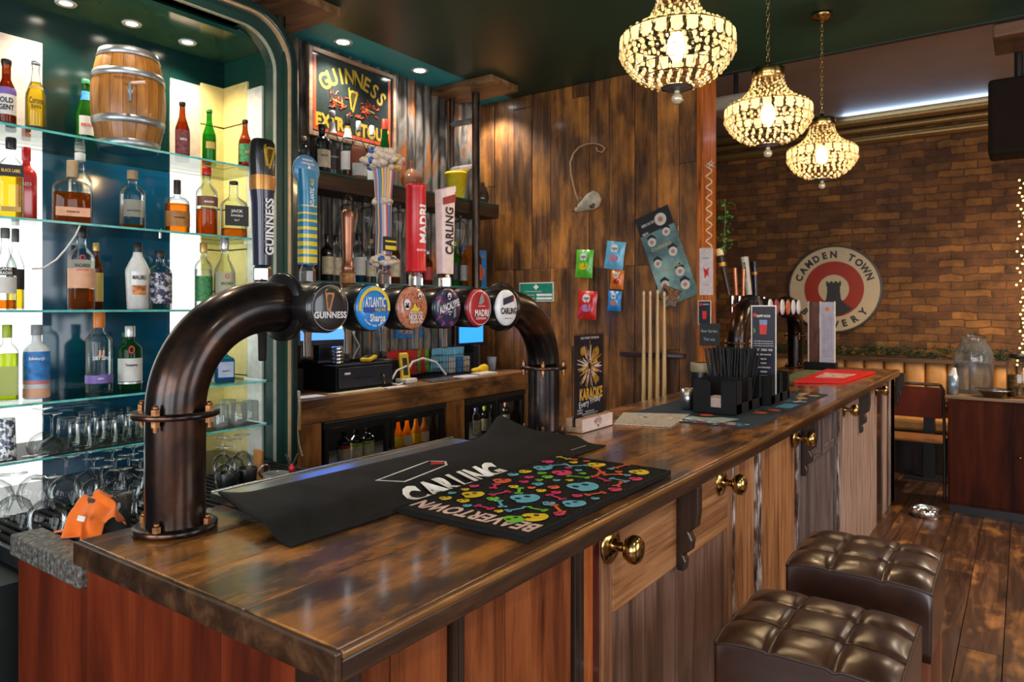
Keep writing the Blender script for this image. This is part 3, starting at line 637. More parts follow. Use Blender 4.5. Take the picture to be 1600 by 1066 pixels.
for k, (ln, secs, ms, tilt, lab) in enumerate(hspec):
    y = .329+.152*k-.05; mb = MB(); mb.loft(secs, 16, 3)
    if k in (0, 4):
        mb.k = 1; mb.loft([(0,0,ln*.62,.0225,.0225),(0,0,ln*.7,.0235,.0235)], 16, 3)
        mb.k = 2; mb.loft([(0,0,ln*.85,.0245,.0245),(0,0,ln*1.0,.0245,.0245)], 16, 3)
    H = mb.build('tap_handle', ms, F2, (HXL,y,hh+.085), (0, tilt if k == 0 else tilt, 0), label=lab)
    if k == 3:
        mb = MB(); mb.M = frame((.0,-.0325,0), (1,0,0), (0,0,1)); mb.text('VINTAGE', .02, .7, .03, (0,.2), rot=pi/2, w=.12); mb.build('lettering', ink, H)
# ================================================================= THINGS ON THE BAR
def rect(x0, x1, y0, y1): return [(x0,y0),(x1,y0),(x1,y1),(x0,y1)]
# steel drip tray under the long mat
mb = MB().box(-1.70,-1.36,1.03,1.98,BT+.001,BT+.022); mb.box(-1.70,-1.692,1.03,1.98,BT+.022,BT+.027)
mb.build('drip_tray', [P('polished_tray', (.62,.62,.6), .24, 1, var=.03)]*2, bevel=.002, label='long polished steel drip tray under the back edge of the black bar runner', cat='drip tray')
# long black runner, draped up over the tray and curling at the far pipe
mb = MB(); nx, ny = 16, 40; TH = .006
def mz(s, t):
    """s 0..1 front to back, t 0..1 near to far"""
    up = max(0, (s-.25)/.75); w_ = min(1, max(0, (s-.14)/.20)); z = BT+.0015+.0245*w_*w_*(3-2*w_)
    z += .020*max(0, 1-t/.09)**2*max(0, (s-.45)/.55)**1.6
    z += .070*math.exp(-((t-.92)/.055)**2)*max(0, (s-.35)/.65)**1.5
    return z
vs = []
for j in range(ny+1):
    t = j/ny
    for i in range(nx+1):
        s = i/nx; y = .925+1.33*t-.0*s+.06*s*(1-t); xx = -1.232-.36*s+(.02*t); y += -.05*s*t
        vs.append((xx, y, mz(s, t)))
n0 = len(vs); vs += [(x, y, z+TH) for x, y, z in vs]; W_ = nx+1; fs = []
for j in range(ny):
    for i in range(nx):
        a = j*W_+i; fs.append((a, a+1, a+W_+1, a+W_)); fs.append((n0+a, n0+a+W_, n0+a+W_+1, n0+a+1))
edge = [i for i in range(W_)]+[j*W_+nx for j in range(1, ny+1)]+[ny*W_+i for i in range(nx-1, -1, -1)]+[j*W_ for j in range(ny-1, 0, -1)]
for a, b in zip(edge, edge[1:]+edge[:1]): fs.append((a, a+n0, b+n0, b))
mb.add(vs, fs, True)
mat1 = mb.build('bar_runner', rubber, label='long black rubber bar runner with white lettering, curling up at both ends', cat='bar mat')
def on_mat(x, y):
    s = (-1.232-x)/.36; t = (y-.925)/1.33; s = (-1.232+.02*t-x)/.36; return mz(max(0, min(1, s)), max(0, min(1, t)))+TH+.0012
mb = MB(); vs, fs, w = _t('CARLING', .075, .8, .045)
k_ = .40/w; pts = []
for x, y in vs: X = -1.285-y*1.0; Y = 1.52+x*k_; pts.append((X, Y, on_mat(X, Y)))
mb.add(pts, fs)
def strip(mb, pts, w, closed=True):
    n = len(pts)
    for i in range(n if closed else n-1):
        a, b = Vector(pts[i]), Vector(pts[(i+1) % n]); d = (b-a).normalized(); q = Vector((-d.y, d.x))*w/2; e = d*w/2
        v = [a-e+q, b+e+q, b+e-q, a-e-q]; mb.add([(p.x, p.y, on_mat(p.x, p.y)) for p in v], [(0,1,2,3)])
strip(mb, [(-1.415,1.34),(-1.465,1.60),(-1.42,1.625),(-1.385,1.59),(-1.345,1.375)], .007)
mb.k = 1; q = [(-1.40,1.60),(-1.425,1.615),(-1.452,1.598),(-1.425,1.565)]; mb.add([(x, y, on_mat(x, y)) for x, y in q], [(0,1,2,3)])
mb.k = 0; strip(mb, [(-1.262,2.10),(-1.262,2.20)], .004, False)
mb.build('printed_lettering', [whiteink, red], mat1)
# rubber mat with skulls and bones
m2 = thing('bar_mat', 'black rubber bar mat printed with colourful skulls and bones', 'bar mat', (-1.045,1.61,BT+.001))
mb = MB().box(-.195,.195,-.378,.378,0,.012).box(-.195,.195,-.378,-.37,.012,.0145).box(-.195,.195,.37,.378,.012,.0145).box(-.195,-.188,-.37,.37,.012,.0145).box(.188,.195,-.37,.37,.012,.0145)
mb.build('mat_base', rubber, m2, bevel=.002)
mb = MB()
for i in range(38):
    for j in range(66):
        if j < 7: continue
        x, y = -.185+i*.01+(.005 if j % 2 else 0), -.366+j*.0112
        if x > .185: continue
        mb.add([(x-.003,y-.003,.0122),(x+.003,y-.003,.0122),(x+.003,y+.003,.0122),(x-.003,y+.003,.0122),(x,y,.0145)], [(0,1,4),(1,2,4),(2,3,4),(3,0,4)])
o = mb.build('mat_studs', rubber, m2); o['kind'] = 'stuff'
PAL = [(.62,.015,.12),(.75,.10,.02),(.12,.45,.02),(.70,.50,.01),(.08,.36,.52),(.62,.02,.15),(.16,.5,.04),(.72,.09,.02),(.7,.5,.01)]
inkm = [P('mat_ink_%d' % i, c, .55) for i, c in enumerate([(.72,.03,.16),(.8,.13,.03),(.16,.55,.03),(.8,.58,.01),(.12,.45,.62)])]
rm = random.Random(11); placed = []; mb = MB()
def blob(mb, x, y, s, a, bone):
    z = .0150
    c, sn = cos(a), sin(a); T = lambda p: (x+p[0]*c-p[1]*sn, y+p[0]*sn+p[1]*c, z)
    if bone:
        mb.add([T(p) for p in ((-s,-.004),(s,-.004),(s,.004),(-s,.004))], [(0,1,2,3)])
        for q in (-s, s):
            for w in (-.0055, .0055): mb.add([T((q+.007*cos(t*pi/4), w+.007*sin(t*pi/4))) for t in range(8)], [tuple(range(8))])
    else:
        pts = [(s*cos(t)*(1.0 if sin(t) > -.3 else .72), s*.82*sin(t)*(1 if sin(t) > -.3 else 1.15)) for t in [2*pi*i/20 for i in range(20)]]
        mb.add([T(p) for p in pts], [tuple(range(20))])
big = [(-.11,-.18,.034,3),(.13,-.25,.036,3),(.02,-.13,.044,4),(.08,.06,.05,4),(-.13,.18,.034,4),(-.02,.31,.032,3),(.13,.30,.034,3),(-.05,.16,.034,0),(.145,-.10,.034,4),(-.135,-.02,.03,1),(.10,-.33+.04,.03,2)]
for x, y, s, c in big: placed.append((x, y, s+.004, s, c, 0))
tries = 0
while len(placed) < 78 and tries < 9000:
    tries += 1; x, y = rm.uniform(-.165,.165), rm.uniform(-.27,.345); s = rm.choice([.016,.019,.022,.013]); bone = rm.random() < .42
    R = s+.005 if not bone else .022
    if all((x-a)**2+(y-b)**2 > (R+r)**2*1.0 for a, b, r, *_ in placed): placed.append((x, y, R, s if not bone else rm.uniform(.02,.03), rm.randrange(5), rm.uniform(.01,1) if bone else 0))
for x, y, r, s, c, bn in placed:
    mb.k = c; blob(mb, x, y, s, bn*pi if bn else -pi/2+rm.uniform(-.4,.4), bool(bn))
    if not bn:
        mb.k = 5; a0 = 0
        for q in (-.33,.33): mb.add([(x+q*s*.3-.2*s+.22*s*cos(t*pi/4), y+q*s+.2*s*sin(t*pi/4), .0154) for t in range(8)], [tuple(range(8))])
mb.build('skull_print', inkm+[rubber], m2)
mb = MB(); mb.M = frame((.0,-.318,.0135), (-1,0,0), (0,-1,0)); mb.text('BEAVERTOWN', .058, .62, .035, w=.355); mb.build('lettering', P('mat_pink_lettering', (.72,.52,.46), .6), m2)
# karaoke sign in its wooden block
ks = thing('table_sign', 'tall dark event poster in a clear holder standing in a small pale wooden block', 'table sign', (-1.452,2.563,BT+.001))
blockw = WOOD('pale_block_wood', [(.3,(.35,.2,.12)),(.7,(.62,.42,.28))], 'Y', 6, 10, .5, .05, .2)
mb = MB().box(-.038,.038,-.127,.127,0,.02).box(-.038,-.012,-.127,.127,.02,.055).box(.006,.038,-.127,.127,.02,.055); mb.build('wooden_block', blockw, ks, bevel=.002)
MB().box(.0375,.0392,-.125,.125,.003,.053).build('front_label', P('block_label', (.68,.55,.5), .5), ks)
mb = MB(); mb.M = frame((.0396,0,.012), (0,1,0), (0,0,1)); mb.arc_text('BAILEYS', .014, .034, pi/2, 1.7, z=0, bold=.03); mb.k = 1; mb.disc(.022, 0, 20, r_in=.0195, a0=.3, a1=pi-.3); mb.text('M', .012, 1, .03, (0,.004)); mb.build('lettering', [darkred, ink], ks)
MB().box(-.010,.004,-.122,.122,.021,.392).build('poster_holder', GL('acrylic', (.95,.95,.97), edge=.1), ks)
psh = MB().box(-.005,-.001,-.118,.118,.03,.385).build('poster', P('poster_black', (.012,.010,.016), .4), ks)
mb = MB(); mb.M = frame((-.0004,0,.03), (0,1,0), (0,0,1)); rp = random.Random(4)
mb.k = 3; mb.add([(-.118,0,0),(.118,0,0),(.118,.018,0),(-.118,.018,0)], [(0,1,2,3)])
for i in range(120):
    a = rp.uniform(0, 2*pi); r0, r1 = rp.uniform(.01,.05), rp.uniform(.05,.105); c = (.0+r0*cos(a), .225+r0*sin(a)*1.1); d = (r1*cos(a), .225+r1*sin(a)*1.05); w = rp.uniform(.0015,.005)
    mb.k = rp.choice([0,0,1,2,4]); q = (-sin(a)*w, cos(a)*w)
    if abs(d[0]) < .11 and .13 < d[1] < .34: mb.add([(c[0]+q[0], c[1]+q[1], .0001*i/9), (c[0]-q[0], c[1]-q[1], .0001*i/9), (d[0]-q[0]*.4, d[1]-q[1]*.4, .0001*i/9), (d[0]+q[0]*.4, d[1]+q[1]*.4, .0001*i/9)], [(0,1,2,3)])
for c in ((-.06,.29),(.06,.285),(.05,.17)): mb.k = 4; mb.disc(.018, .0012, 16, c=c)
mb.k = 0; mb.text('KARAOKE', .045, .5, .05, (.01,.115), z=.0018, w=.19); mb.k = 2; mb.text('Every Friday', .026, .7, .01, (.0,.083), z=.0022, rot=.12, w=.18); mb.text('OLD STREET TAP ROOM', .009, .8, .02, (0,.343), z=.001, w=.15)
for i, s in enumerate(('HOSTED BY','DJ COMMY')): mb.text(s, .007, .8, .02, (-.08,.052-.011*i), z=.001)
for i, s in enumerate(('FREE ENTRY ALL NIGHT','DRINKS AND SONGS FROM 8PM TILL LATE','BOOK YOUR BOOTH AT THE BAR')): mb.text(s, .006, .8, .01, (0,.042-.009*i), z=.001)
mb.build('artwork', [P('poster_gold', (.8,.42,.06), .5), P('poster_purple', (.22,.05,.2), .5), whiteink, P('poster_sand', (.6,.38,.16), .5), P('poster_glow', (.5,.24,.01), .5)], psh)
# sheets and mats between
def sheet(pts, z0, z1, mats, label, cat, name, **kw):
    mb = MB(); mb.prism(pts, z0, z1); return mb.build(name, mats, label=label, cat=cat, **kw)
sheet([(-1.19,2.777),(-1.255,3.15),(-1.53,3.02),(-1.415,2.70)], BT+.001, BT+.0045, NOISE2('printed_paper', [(.4,(.28,.25,.2)),(.5,(.55,.5,.42)),(.6,(.42,.38,.32))], (60,60,60), .6, 0, 0), 'pale printed paper sheet lying between the poster block and the navy mat', 'paper', 'paper_sheet')
m3 = sheet(rect(-1.50,-.905,2.93,4.33), BT+.0008, BT+.0035, P('mat_navy', (.008,.03,.06), .5), 'long dark navy patterned bar mat lying under the two black caddies', 'bar mat', 'patterned_bar_mat')
mb = MB(); rp = random.Random(6); z = BT+.0042
for i in range(170):
    y = rp.choice([rp.uniform(2.95,3.06), rp.uniform(4.1,4.31)]) if i < 130 else rp.uniform(3.9,4.3); xx = rp.uniform(-1.44,-.93); s = rp.uniform(.006,.02)
    if i < 130: y = rp.uniform(2.94,3.03) if i < 90 else rp.uniform(3.86,3.92)
    mb.k = rp.choice([0,0,1,2]); mb.disc(s, z+i*.000004, 7, c=(xx, y), ry=s*.6)
mb.k = 4
for cx, cy_ in ((-1.3,3.45),(-1.12,3.02)): mb.add([(cx-.12,cy_,z),(cx+.06,cy_-.05,z),(cx+.10,cy_+.12,z),(cx-.10,cy_+.14,z)], [(0,1,2,3)])
for cx, cy_ in ((-1.18,3.16),(-.97,3.5),(-1.0,3.38)):
    mb.k = 5; mb.disc(.07, z+.001, 20, c=(cx, cy_)); mb.k = 1; mb.disc(.03, z+.0014, 14, c=(cx, cy_))
for k, c in enumerate(((-.95,4.2),(-1.02,4.26),(-.98,4.05))): mb.k = 3; mb.disc(.03, z+.001, 16, c=c)
mb.k = 2
for i in range(6): mb.add([(-1.0+i*.012, 3.62+.03*(i % 2), z),(-.99+i*.012,3.60,z),(-.985+i*.012,3.78,z),(-.995+i*.012,3.80,z)], [(0,1,2,3)])
mb.build('printed_pattern', [whiteink, P('mat_red', (.5,.06,.03), .5), P('mat_light_blue', (.06,.28,.45), .5), P('mat_yellow', (.8,.4,.02), .5), P('mat_pale_teal', (.3,.42,.4), .5), ink], m3)
def caddy(label, x0, x1, y0, y1, h, lab_kind):
    c = thing('bar_caddy', label, 'caddy', ((x0+x1)/2, (y0+y1)/2, BT+.0045)); w, d = (x1-x0)/2, (y1-y0)/2; t = .004; mb = MB()
    mb.box(-w,w,-d,d,0,t)
    mb.box(-w,-w+t,-d,d,t,h).box(w-t,w,-d,-d*.62,t,h).box(w-t,w,-.1*d,d*.2,t,h).box(w-t,w,d*.8,d,t,h).box(w-t,w,-d,d,t,h*.32)
    mb.box(-w,w,d-t,d,t,h).box(-w+t,w-t,.02,.02+t,t,h)
    mb.M = frame((0,-d,0), (1,0,0), (0,0,1)); q = .26*2*w
    mb.prism([(-w,0),(w,0),(w,h),(w*.38,h),(w*.30,h*.9),(w*.30,h*.2),(-w*.18,h*.2),(-w*.18,h*.9),(-w*.3,h),(-w,h)], -t, 0)
    mb.build('caddy_body', matte_black, c, bevel=.0012); return c, w, d
c1, w1, d1 = caddy('black bar caddy full of black straws and napkins', -1.27, -1.06, 3.22, 3.60, .155, 0)
c2, w2, d2 = caddy('second black bar caddy behind the straws, holding an upright drinks card', -1.20, -1.03, 3.66, 4.0, .15, 0)
# napkins and straws
mb = MB()
for i in range(12): mb.box(-.05,.045,-.17,-.045,.001+.0055*i,.005+.0055*i)
o = mb.build('napkin_stack', P('napkin', (.68,.55,.5), .8), label='stack of pale napkins inside the straw caddy', cat='napkins', loc=((-1.27-1.06)/2, 3.41, BT+.009))
rs = random.Random(9); proto = None
straw_m = P('straw_black', (.006,.006,.007), .35, spec=.3)
for i in range(88):
    x, y = rs.uniform(-.085,.075), rs.uniform(.035,.165); tx, ty = x*.5+rs.uniform(-.04,.04), rs.uniform(-.03,.03)
    if proto is None:
        mb = MB(); mb.cyl((0,0,0), (0,0,.285), .0045, n=8); proto = mb.build('straw', straw_m); o = proto
    else: o = proto.copy(); COL.objects.link(o)
    tag(o, 'thin black plastic straw standing among many in the straw caddy', 'straw', 'black straws in the caddy')
    o.location = (-1.165+x, 3.41+y, BT+.0095+.004); o.rotation_euler = (-ty*2.2, tx*2.6, 0)
# dark jar beside the caddy
MB().lathe([(0,0),(.05,0),(.053,.01),(.053,.19),(.05,.2),(.044,.2),(.044,.03),(0,.03)], n=28).build('jar_body', black, jar_ := thing('straw_jar', 'round dark pot with a pale rim standing behind the straw caddy', 'pot', (-1.38,3.62,BT+.005)))
MB().lathe([(.054,.155),(.056,.16),(.056,.2),(.054,.203),(.044,.203)], n=28).build('rim', P('jar_rim', (.35,.28,.18), .4), jar_)
MB().lathe([(0,0),(.03,0),(.034,.1),(.031,.1),(.028,.004)], n=20).build('small_steel_cup', steel, label='small pale metal cup beside the black straws', cat='cup', loc=(-1.325,3.30,BT+.005))
# drinks card in the second caddy
dc = thing('drinks_card', 'tall black drinks card with white border and a red cocktail, in the second caddy', 'drinks card', (-1.095,3.75,BT+.009)); W_, H_ = .064, .5
MB().box(-W_,W_,0,.004,0,H_).build('card', whiteink, dc)
mb = MB(); mb.M = frame((0,-.0008,0), (1,0,0), (0,0,1)); mb.add([(-W_+.005,.006,0),(W_-.005,.006,0),(W_-.005,H_-.006,0),(-W_+.005,H_-.006,0)], [(0,1,2,3)])
mb.k = 1; mb.text('HAPPY HOUR', .013, .8, .03, (0,.445), z=.0006, w=.07)
for i in range(3): mb.text('a mix of gin lime mint and berries', .006, .8, .01, (0,.315-.012*i), z=.0006, w=.1)
mb.text('COCKTAILS  9.50', .011, .8, .03, (0,.27), z=.0006, w=.09)
for i, s in enumerate(('ESPRESSO MARTINI','BELLINI','MOJITO','OLD FASHIONED','COLLINS','NEGRONI')): mb.text(s, .008, .8, .02, (0,.245-.022*i), z=.0006)
mb.k = 2; mb.prism([(-.018,.35),(.014,.35),(.019,.42),(-.022,.42)], .0005, .0008); mb.disc(.01, .0006, 14, c=(-.045,.45)); mb.k = 3; mb.prism([(-.018,.40),(.0175,.40),(.019,.425),(-.022,.425)], .0009, .0011); mb.k = 4; mb.prism([(-.05,.35),(-.04,.37),(-.052,.385)], .0005, .0007)
mb.build('printing', [P('card_navy', (.012,.012,.03), .4), whiteink, P('cocktail_red', (.65,.03,.02), .4), P('cocktail_blue', (.2,.3,.55), .4), P('leaf_green', (.1,.35,.05), .5)], dc)
# menus by the far end
mb = MB(); q = [(-1.225,4.87),(-.955,5.0),(-.905,5.93),(-1.255,5.97)]; mb.prism(q, BT+.001, BT+.016)
rd = mb.build('red_menu_folder', P('menu_red', (.7,.010,.008), .5, spec=.3), label='bright red menu folder lying on the far half of the bar', cat='menu', bevel=.002)
mb = MB(); mb.prism([(-1.17,5.2),(-1.0,5.25),(-.975,5.6),(-1.19,5.6)], BT+.0162, BT+.0168); mb.build('cover_print', NOISE2('menu_print', [(.45,(.5,.02,.02)),(.52,(.8,.7,.6))], (50,50,50), .5, 0, 0), rd)
sheet([(-1.37,4.93),(-1.235,4.9),(-1.265,5.9),(-1.40,5.88)], BT+.001, BT+.008, NOISE2('menu_green', [(.4,(.10,.12,.05)),(.6,(.24,.27,.14))], (20,20,20), .4, 0, 0), 'olive green menu lying beside the red folder on the bar', 'menu', 'green_menu')
mh = thing('menu_holder', 'tall clear menu holder on a black base at the far end of the bar', 'menu holder', (-1.33,6.1,BT+.001)); 
MB().box(-.12,.12,-.05,.05,0,.055).build('base', matte_black, mh, bevel=.003)
MB().box(-.085,-.01,-.012,-.006,.056,.54).build('menu_sheet', NOISE2('menu_brown', [(.4,(.06,.02,.012)),(.6,(.14,.05,.03))], (30,30,8), .35, 0, 0), mh, label='brown menu sheet')
s_ = MB().box(.005,.105,-.014,-.008,.056,.54).build('menu_sheet', P('menu_sheet_white', (.5,.5,.62), .4), mh, label='white printed menu sheet')
mb = MB(); mb.M = frame((.055,-.0146,0), (1,0,0), (0,0,1))
for i in range(26): mb.text('beer wine ale', .006, .8, .02, (0,.43-.013*i), w=.07)
mb.k = 1; mb.disc(.018, .0003, 12, c=(0,.48)); mb.build('printing', [P('ink_grey', (.2,.2,.3), .6), orange], s_)
for xx in (-.09,.0,.108): MB().box(xx-.003,xx+.003,-.018,.002,.056,.545).build('holder_edge', whiteink, mh)

# ================================================================= DISPLAY CABINET
CBX, CFX, CY0, CY1, CABZ = -3.10, -2.66, .30, 1.95, 2.76
cab = thing('display_cabinet', 'tall dark green back-bar display cabinet with rounded frame and lit glass shelves', 'display cabinet', (CBX, 1.0, 0))
def cb_(mb, name, mat, **k):
    mb.v = [(a-CBX, b-1.0, c) for a, b, c in mb.v]; return mb.build(name, mat, cab, **k)
mirror = P('dark_teal_glass', (.006,.032,.045), .06, spec=.9, var=.3, vs=2)
cb_(MB().box(CBX-.05,CBX,CY0-.1,CY1+.05,.5,2.80), 'back_panel', P('cab_green_back', '#082724', .2, var=.3, vs=2))
lit = EM('emissive_panel', (1,.98,.93), 1.25); panel_cream = P('cream_panel', (.62,.52,.44), .5)  # white panels are emissive below the top shelf, plain cream above it
m_blue = NOISE2('blue_back_glass', [(.3,(.004,.045,.06)),(.6,(.006,.10,.24)),(.75,(.01,.16,.42))], (1.2,1.2,1.2), .08, 0, 0)
cb_(MB().box(CBX,CBX+.004,1.172,1.682,.90,2.20), 'mirror_panel', m_blue, label='dark blue glass back panel')
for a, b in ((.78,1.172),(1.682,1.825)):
    cb_(MB().box(CBX,CBX+.006,a,b,.90,2.205), 'white_panel', lit, label='white panel with an emissive glow')
    cb_(MB().box(CBX,CBX+.006,a,b,2.206,2.625), 'upper_panel', panel_cream, label='cream panel above the white emissive one')
slat = P('slat_cream', '#e8d48c', .5, var=.06); slatg = P('slat_groove', (.12,.09,.04), .7)
mb = MB()
for k in range(9): mb.k = 0; mb.box(CBX,CBX+.012,1.826,CY1,.90+.194*k,.90+.194*k+.188)
cb_(mb, 'slat_panel', slat, bevel=.002, label='cream grooved panel')
mb = MB()
for k in range(9): mb.box(CBX+.012,-2.90,CY1-.012,CY1,.90+.194*k,.90+.194*k+.188)
cb_(mb, 'slat_panel', slat, bevel=.002, label='cream grooved panel')
cb_(MB().box(-2.90,-2.79,CY1-.010,CY1,.90,2.60), 'side_panel', P('panel_white', (.75,.75,.68), .5), label='plain white side panel')
cb_(MB().box(CBX,CFX+.02,CY1+.001,CY1+.05,.5,2.785), 'side_wall', greenp)
cb_(MB().box(CBX,CFX-.06,CY0-.1,CY1,CABZ,CABZ+.02), 'inner_ceiling', NOISE2('cab_ceiling', [(.35,(.012,.06,.045)),(.6,(.04,.11,.06)),(.75,(.12,.15,.05))], (2,3,2), .12, 0, 0))
cb_(MB().box(CBX,CFX,CY0-.1,CY1-.16,2.79,2.875), 'top_box', greenp, bevel=.01)
cb_(MB().box(CBX,-2.14,CY0-.1,1.92,.5,.88), 'base_unit', P('base_dark', (.012,.014,.014), .5))
# rounded front frame with brass and cream lines
def frame_path(dx, x, r=.22, bottom=.9):
    yo, zo = CY1+.06-dx, 2.885-dx; rr = r-dx*.6
    pts = [(x, CY0-.2, zo)]+[(x, yo-rr+rr*sin(a*pi/2/10), zo-rr+rr*cos(a*pi/2/10)) for a in range(11)]+[(x, yo, bottom)]
    return pts
def ribbon(dx0, dx1, x0, x1):
    a0, a1, b0, b1 = frame_path(dx0, x0), frame_path(dx1, x0), frame_path(dx0, x1), frame_path(dx1, x1)
    mb = MB(); n = len(a0); vs = a0+a1+b0+b1
    for i in range(n-1):
        pass
    fs = []
    for i in range(n-1): fs += [(2*n+i,2*n+i+1,3*n+i+1,3*n+i),(i,n+i,n+i+1,i+1),(n+i,3*n+i,3*n+i+1,n+i+1),(i,i+1,2*n+i+1,2*n+i)]
    mb.add(vs, fs); return mb
cb_(ribbon(0, .03, CFX-.06, CFX+.035), 'frame', P('frame_black_green', (.006,.022,.02), .25, coat=.5), bevel=.004)
cb_(ribbon(.03, .042, CFX-.05, CFX+.028), 'frame_line', P('frame_cream_line', (.6,.42,.25), .3, .3), label='cream frame line')
cb_(ribbon(.042, .095, CFX-.06, CFX+.012), 'inner_frame', P('frame_green', (.006,.035,.028), .4))
cb_(ribbon(.095, .0985, CFX-.006, CFX+.013), 'bright_beading', P('beading', (.3,.32,.26), .4), label='pale inner beading')
SH = {1: 2.208, 2: 1.90, 3: 1.59, 4: 1.275, 5: 1.0845}
for k, z in SH.items():
    s = MB().box(CBX+.012,-2.722,CY0,CY1-.013,z-.008,z); s.k = 1; s.box(-2.722,-2.72,CY0,CY1-.013,z-.008,z)
    s.v = [(a-CBX, b-1.0, c) for a, b, c in s.v]
    s.build('glass_shelf', [shelfglass, shelfedge], cab)
mb = MB().box(CBX+.02,-2.74,CY0,CY1-.05,SH[5]+.0003,SH[5]+.002); mb.build('shelf_liner', GL('dark_mesh_liner', (.25,.27,.27), dens=.25, edge=.1), label='thin black bar netting lying on the lowest glass shelf', cat='shelf liner')
CABL = [tuple(at(u, v, z=CABZ)[:2]) for u, v in ((103,5),(206,37),(293,66))]
CABL = [(max(CBX+.1, x), y) for x, y in CABL]
for i, (x, y) in enumerate(CABL):
    d = thing('cabinet_downlight', ['leftmost','middle','rightmost'][i]+' of three small round downlights in the cabinet ceiling', 'downlight', (x, y, CABZ), 0, 'cabinet ceiling downlights')
    MB().lathe([(.022,-.002),(.034,-.006),(.038,0),(.022,0)], n=28).build('trim_ring', P('ring_white', (.7,.7,.66), .4), d)
    MB().lathe([(0,-.0015),(.022,-.0015)], n=20).build('lamp', EM('lamp_warm', (1,.9,.7), 14), d)
# under-counter glass station between cabinet and bar
WT = .93
ws = MB().box(CBX+.015,-1.68,.78,1.90,WT-.045,WT); ws.build('back_worktop', NOISE2('wet_black_worktop', [(.3,(.006,.007,.008)),(.7,(.03,.032,.032))], (8,8,8), .22, .2, .1), bevel=.003, label='dark wet glass-wash worktop between the bar and the lit cabinet', cat='worktop')
mb = MB()
for k in range(36): mb.box(-2.62,-1.70,.80+.03*k,.815+.03*k,WT+.001,WT+.007)
mb.box(-2.62,-2.60,.80,1.88,WT+.001,WT+.006).box(-1.72,-1.70,.80,1.88,WT+.001,WT+.006)
mb.build('drainer_mat', rubber, label='ribbed black rubber drainer mat under the upturned glasses', cat='drainer mat')
# ================================================================= BOTTLES
PROF = {
 'beer': [(.93,0),(1,.015),(1,.50),(.96,.56),(.72,.65),(.48,.74),(.40,.82),(.37,.93),(.43,.94),(.43,.965),(.40,1)],
 'stubby': [(.93,0),(1,.015),(1,.55),(.92,.60),(.62,.68),(.47,.73),(.44,.9),(.50,.92),(.5,1)],
 'spirit': [(.95,0),(1,.015),(1,.62),(.95,.665),(.75,.71),(.42,.755),(.37,.80),(.36,.96),(.40,.97),(.40,1)],
 'longneck': [(.95,0),(1,.015),(1,.50),(.97,.55),(.80,.61),(.45,.70),(.36,.78),(.33,.96),(.38,.97),(.38,1)],
 'taper': [(.82,0),(.86,.015),(1,.55),(.98,.60),(.72,.70),(.42,.80),(.36,.86),(.35,1)],
 'drop': [(.85,0),(.92,.015),(1,.30),(.95,.45),(.7,.60),(.45,.74),(.40,.85),(.38,1)],
 'squat': [(.95,0),(1,.02),(1,.55),(.93,.62),(.70,.67),(.30,.70),(.27,.75),(.27,1)],
 'round': [(.8,0),(.95,.02),(1,.15),(1,.45),(.86,.58),(.45,.67),(.30,.74),(.27,.8),(.27,1)],
 'jack': [(.95,0),(1,.015),(1,.58),(.93,.63),(.55,.69),(.36,.73),(.33,.78),(.33,1)],
}
def interp(prof, z):
    for (r0, z0), (r1, z1) in zip(prof, prof[1:]):
        if z0 <= z <= z1 and z1 > z0: return r0+(r1-r0)*(z-z0)/(z1-z0)
    return prof[-1][0]
def bottle(label, loc, h, r, kind, glass, liquid=None, level=.6, cap=black, caph=.1, bands=(), texts=(), rz=radians(72), sq=2.0, ry=1.0, group=None, cat='bottle', simple=False, name='bottle'):
    """bands: (z0, z1, material, half angle deg); texts: (string, z, height, width, material)"""
    b = thing(name, label, cat, loc, rz, group); pr = PROF[kind]; n = 20 if simple else 28
    body = [(rr*r, z*h*(1-.0)) for rr, z in pr]
    MB().lathe([(0,0)]+body, n=n, sq=sq, ry=ry).build('glass_body', glass, b)
    if liquid:
        lv = level; lp = [(0,.004)]+[((rr*r-.003), max(.004, z*h)) for rr, z in pr if z < lv]+[((interp(pr, lv)*r-.003), lv*h),(0, lv*h)]
        MB().lathe(lp, n=n, sq=sq, ry=ry).build('liquid', liquid, b)
    if cap:
        rc = interp(pr, 1)*r+.0015; MB().lathe([(rc*.98,(1-caph)*h),(rc,(1-caph)*h+.002),(rc,h-.002),(rc-.002,h+.001),(0,h+.001)], n=18, sq=2).build('cap', cap, b)
    lab0 = None
    for z0, z1, m, ha in bands:
        k = 10; zs = [z0+(z1-z0)*i/4 for i in range(5)]
        prof = [(interp(pr, z)*r, z*h) for z in zs]
        a = radians(ha); mb = MB()
        if ha >= 179: mb.lathe(prof, n=28, sq=sq, ry=ry, off=.0012)
        elif sq > 2.5:
            w = r*sin(min(a, pi/2))*1.0; mb.add([(-w,-r*ry-.0015,z0*h),(w,-r*ry-.0015,z0*h),(w,-r*ry-.0015,z1*h),(-w,-r*ry-.0015,z1*h)], [(0,1,2,3)])
        else: mb.lathe(prof, n=16, sq=sq, ry=ry, off=.0012, a0=-pi/2-a, a1=-pi/2+a)
        lo = mb.build('label', m, b); lab0 = lab0 or lo
    if texts:
        mb = MB(); ms = []
        for s, z, th, w, m in texts:
            if m not in ms: ms.append(m)
            mb.k = ms.index(m); R = interp(pr, z)*r+.0024
            if sq > 2.5: mb.M = frame((0,-r*ry-.0025,z*h), (1,0,0), (0,0,1)); mb.text(s, th, .8, .03, w=w); mb.M = Matrix()
            else: mb.text(s, th, .8, .03, (0, z*h), wrap=R, w=w)
        mb.build('lettering', ms, lab0 or b)
    return b
g_clear = GL('bottle_clear', (.90,.94,.93), edge=.32); g_brown = GL('bottle_brown', (.55,.20,.04), dens=.12, edge=.3); g_green = GL('bottle_green', (.10,.55,.06), dens=.15, edge=.3)
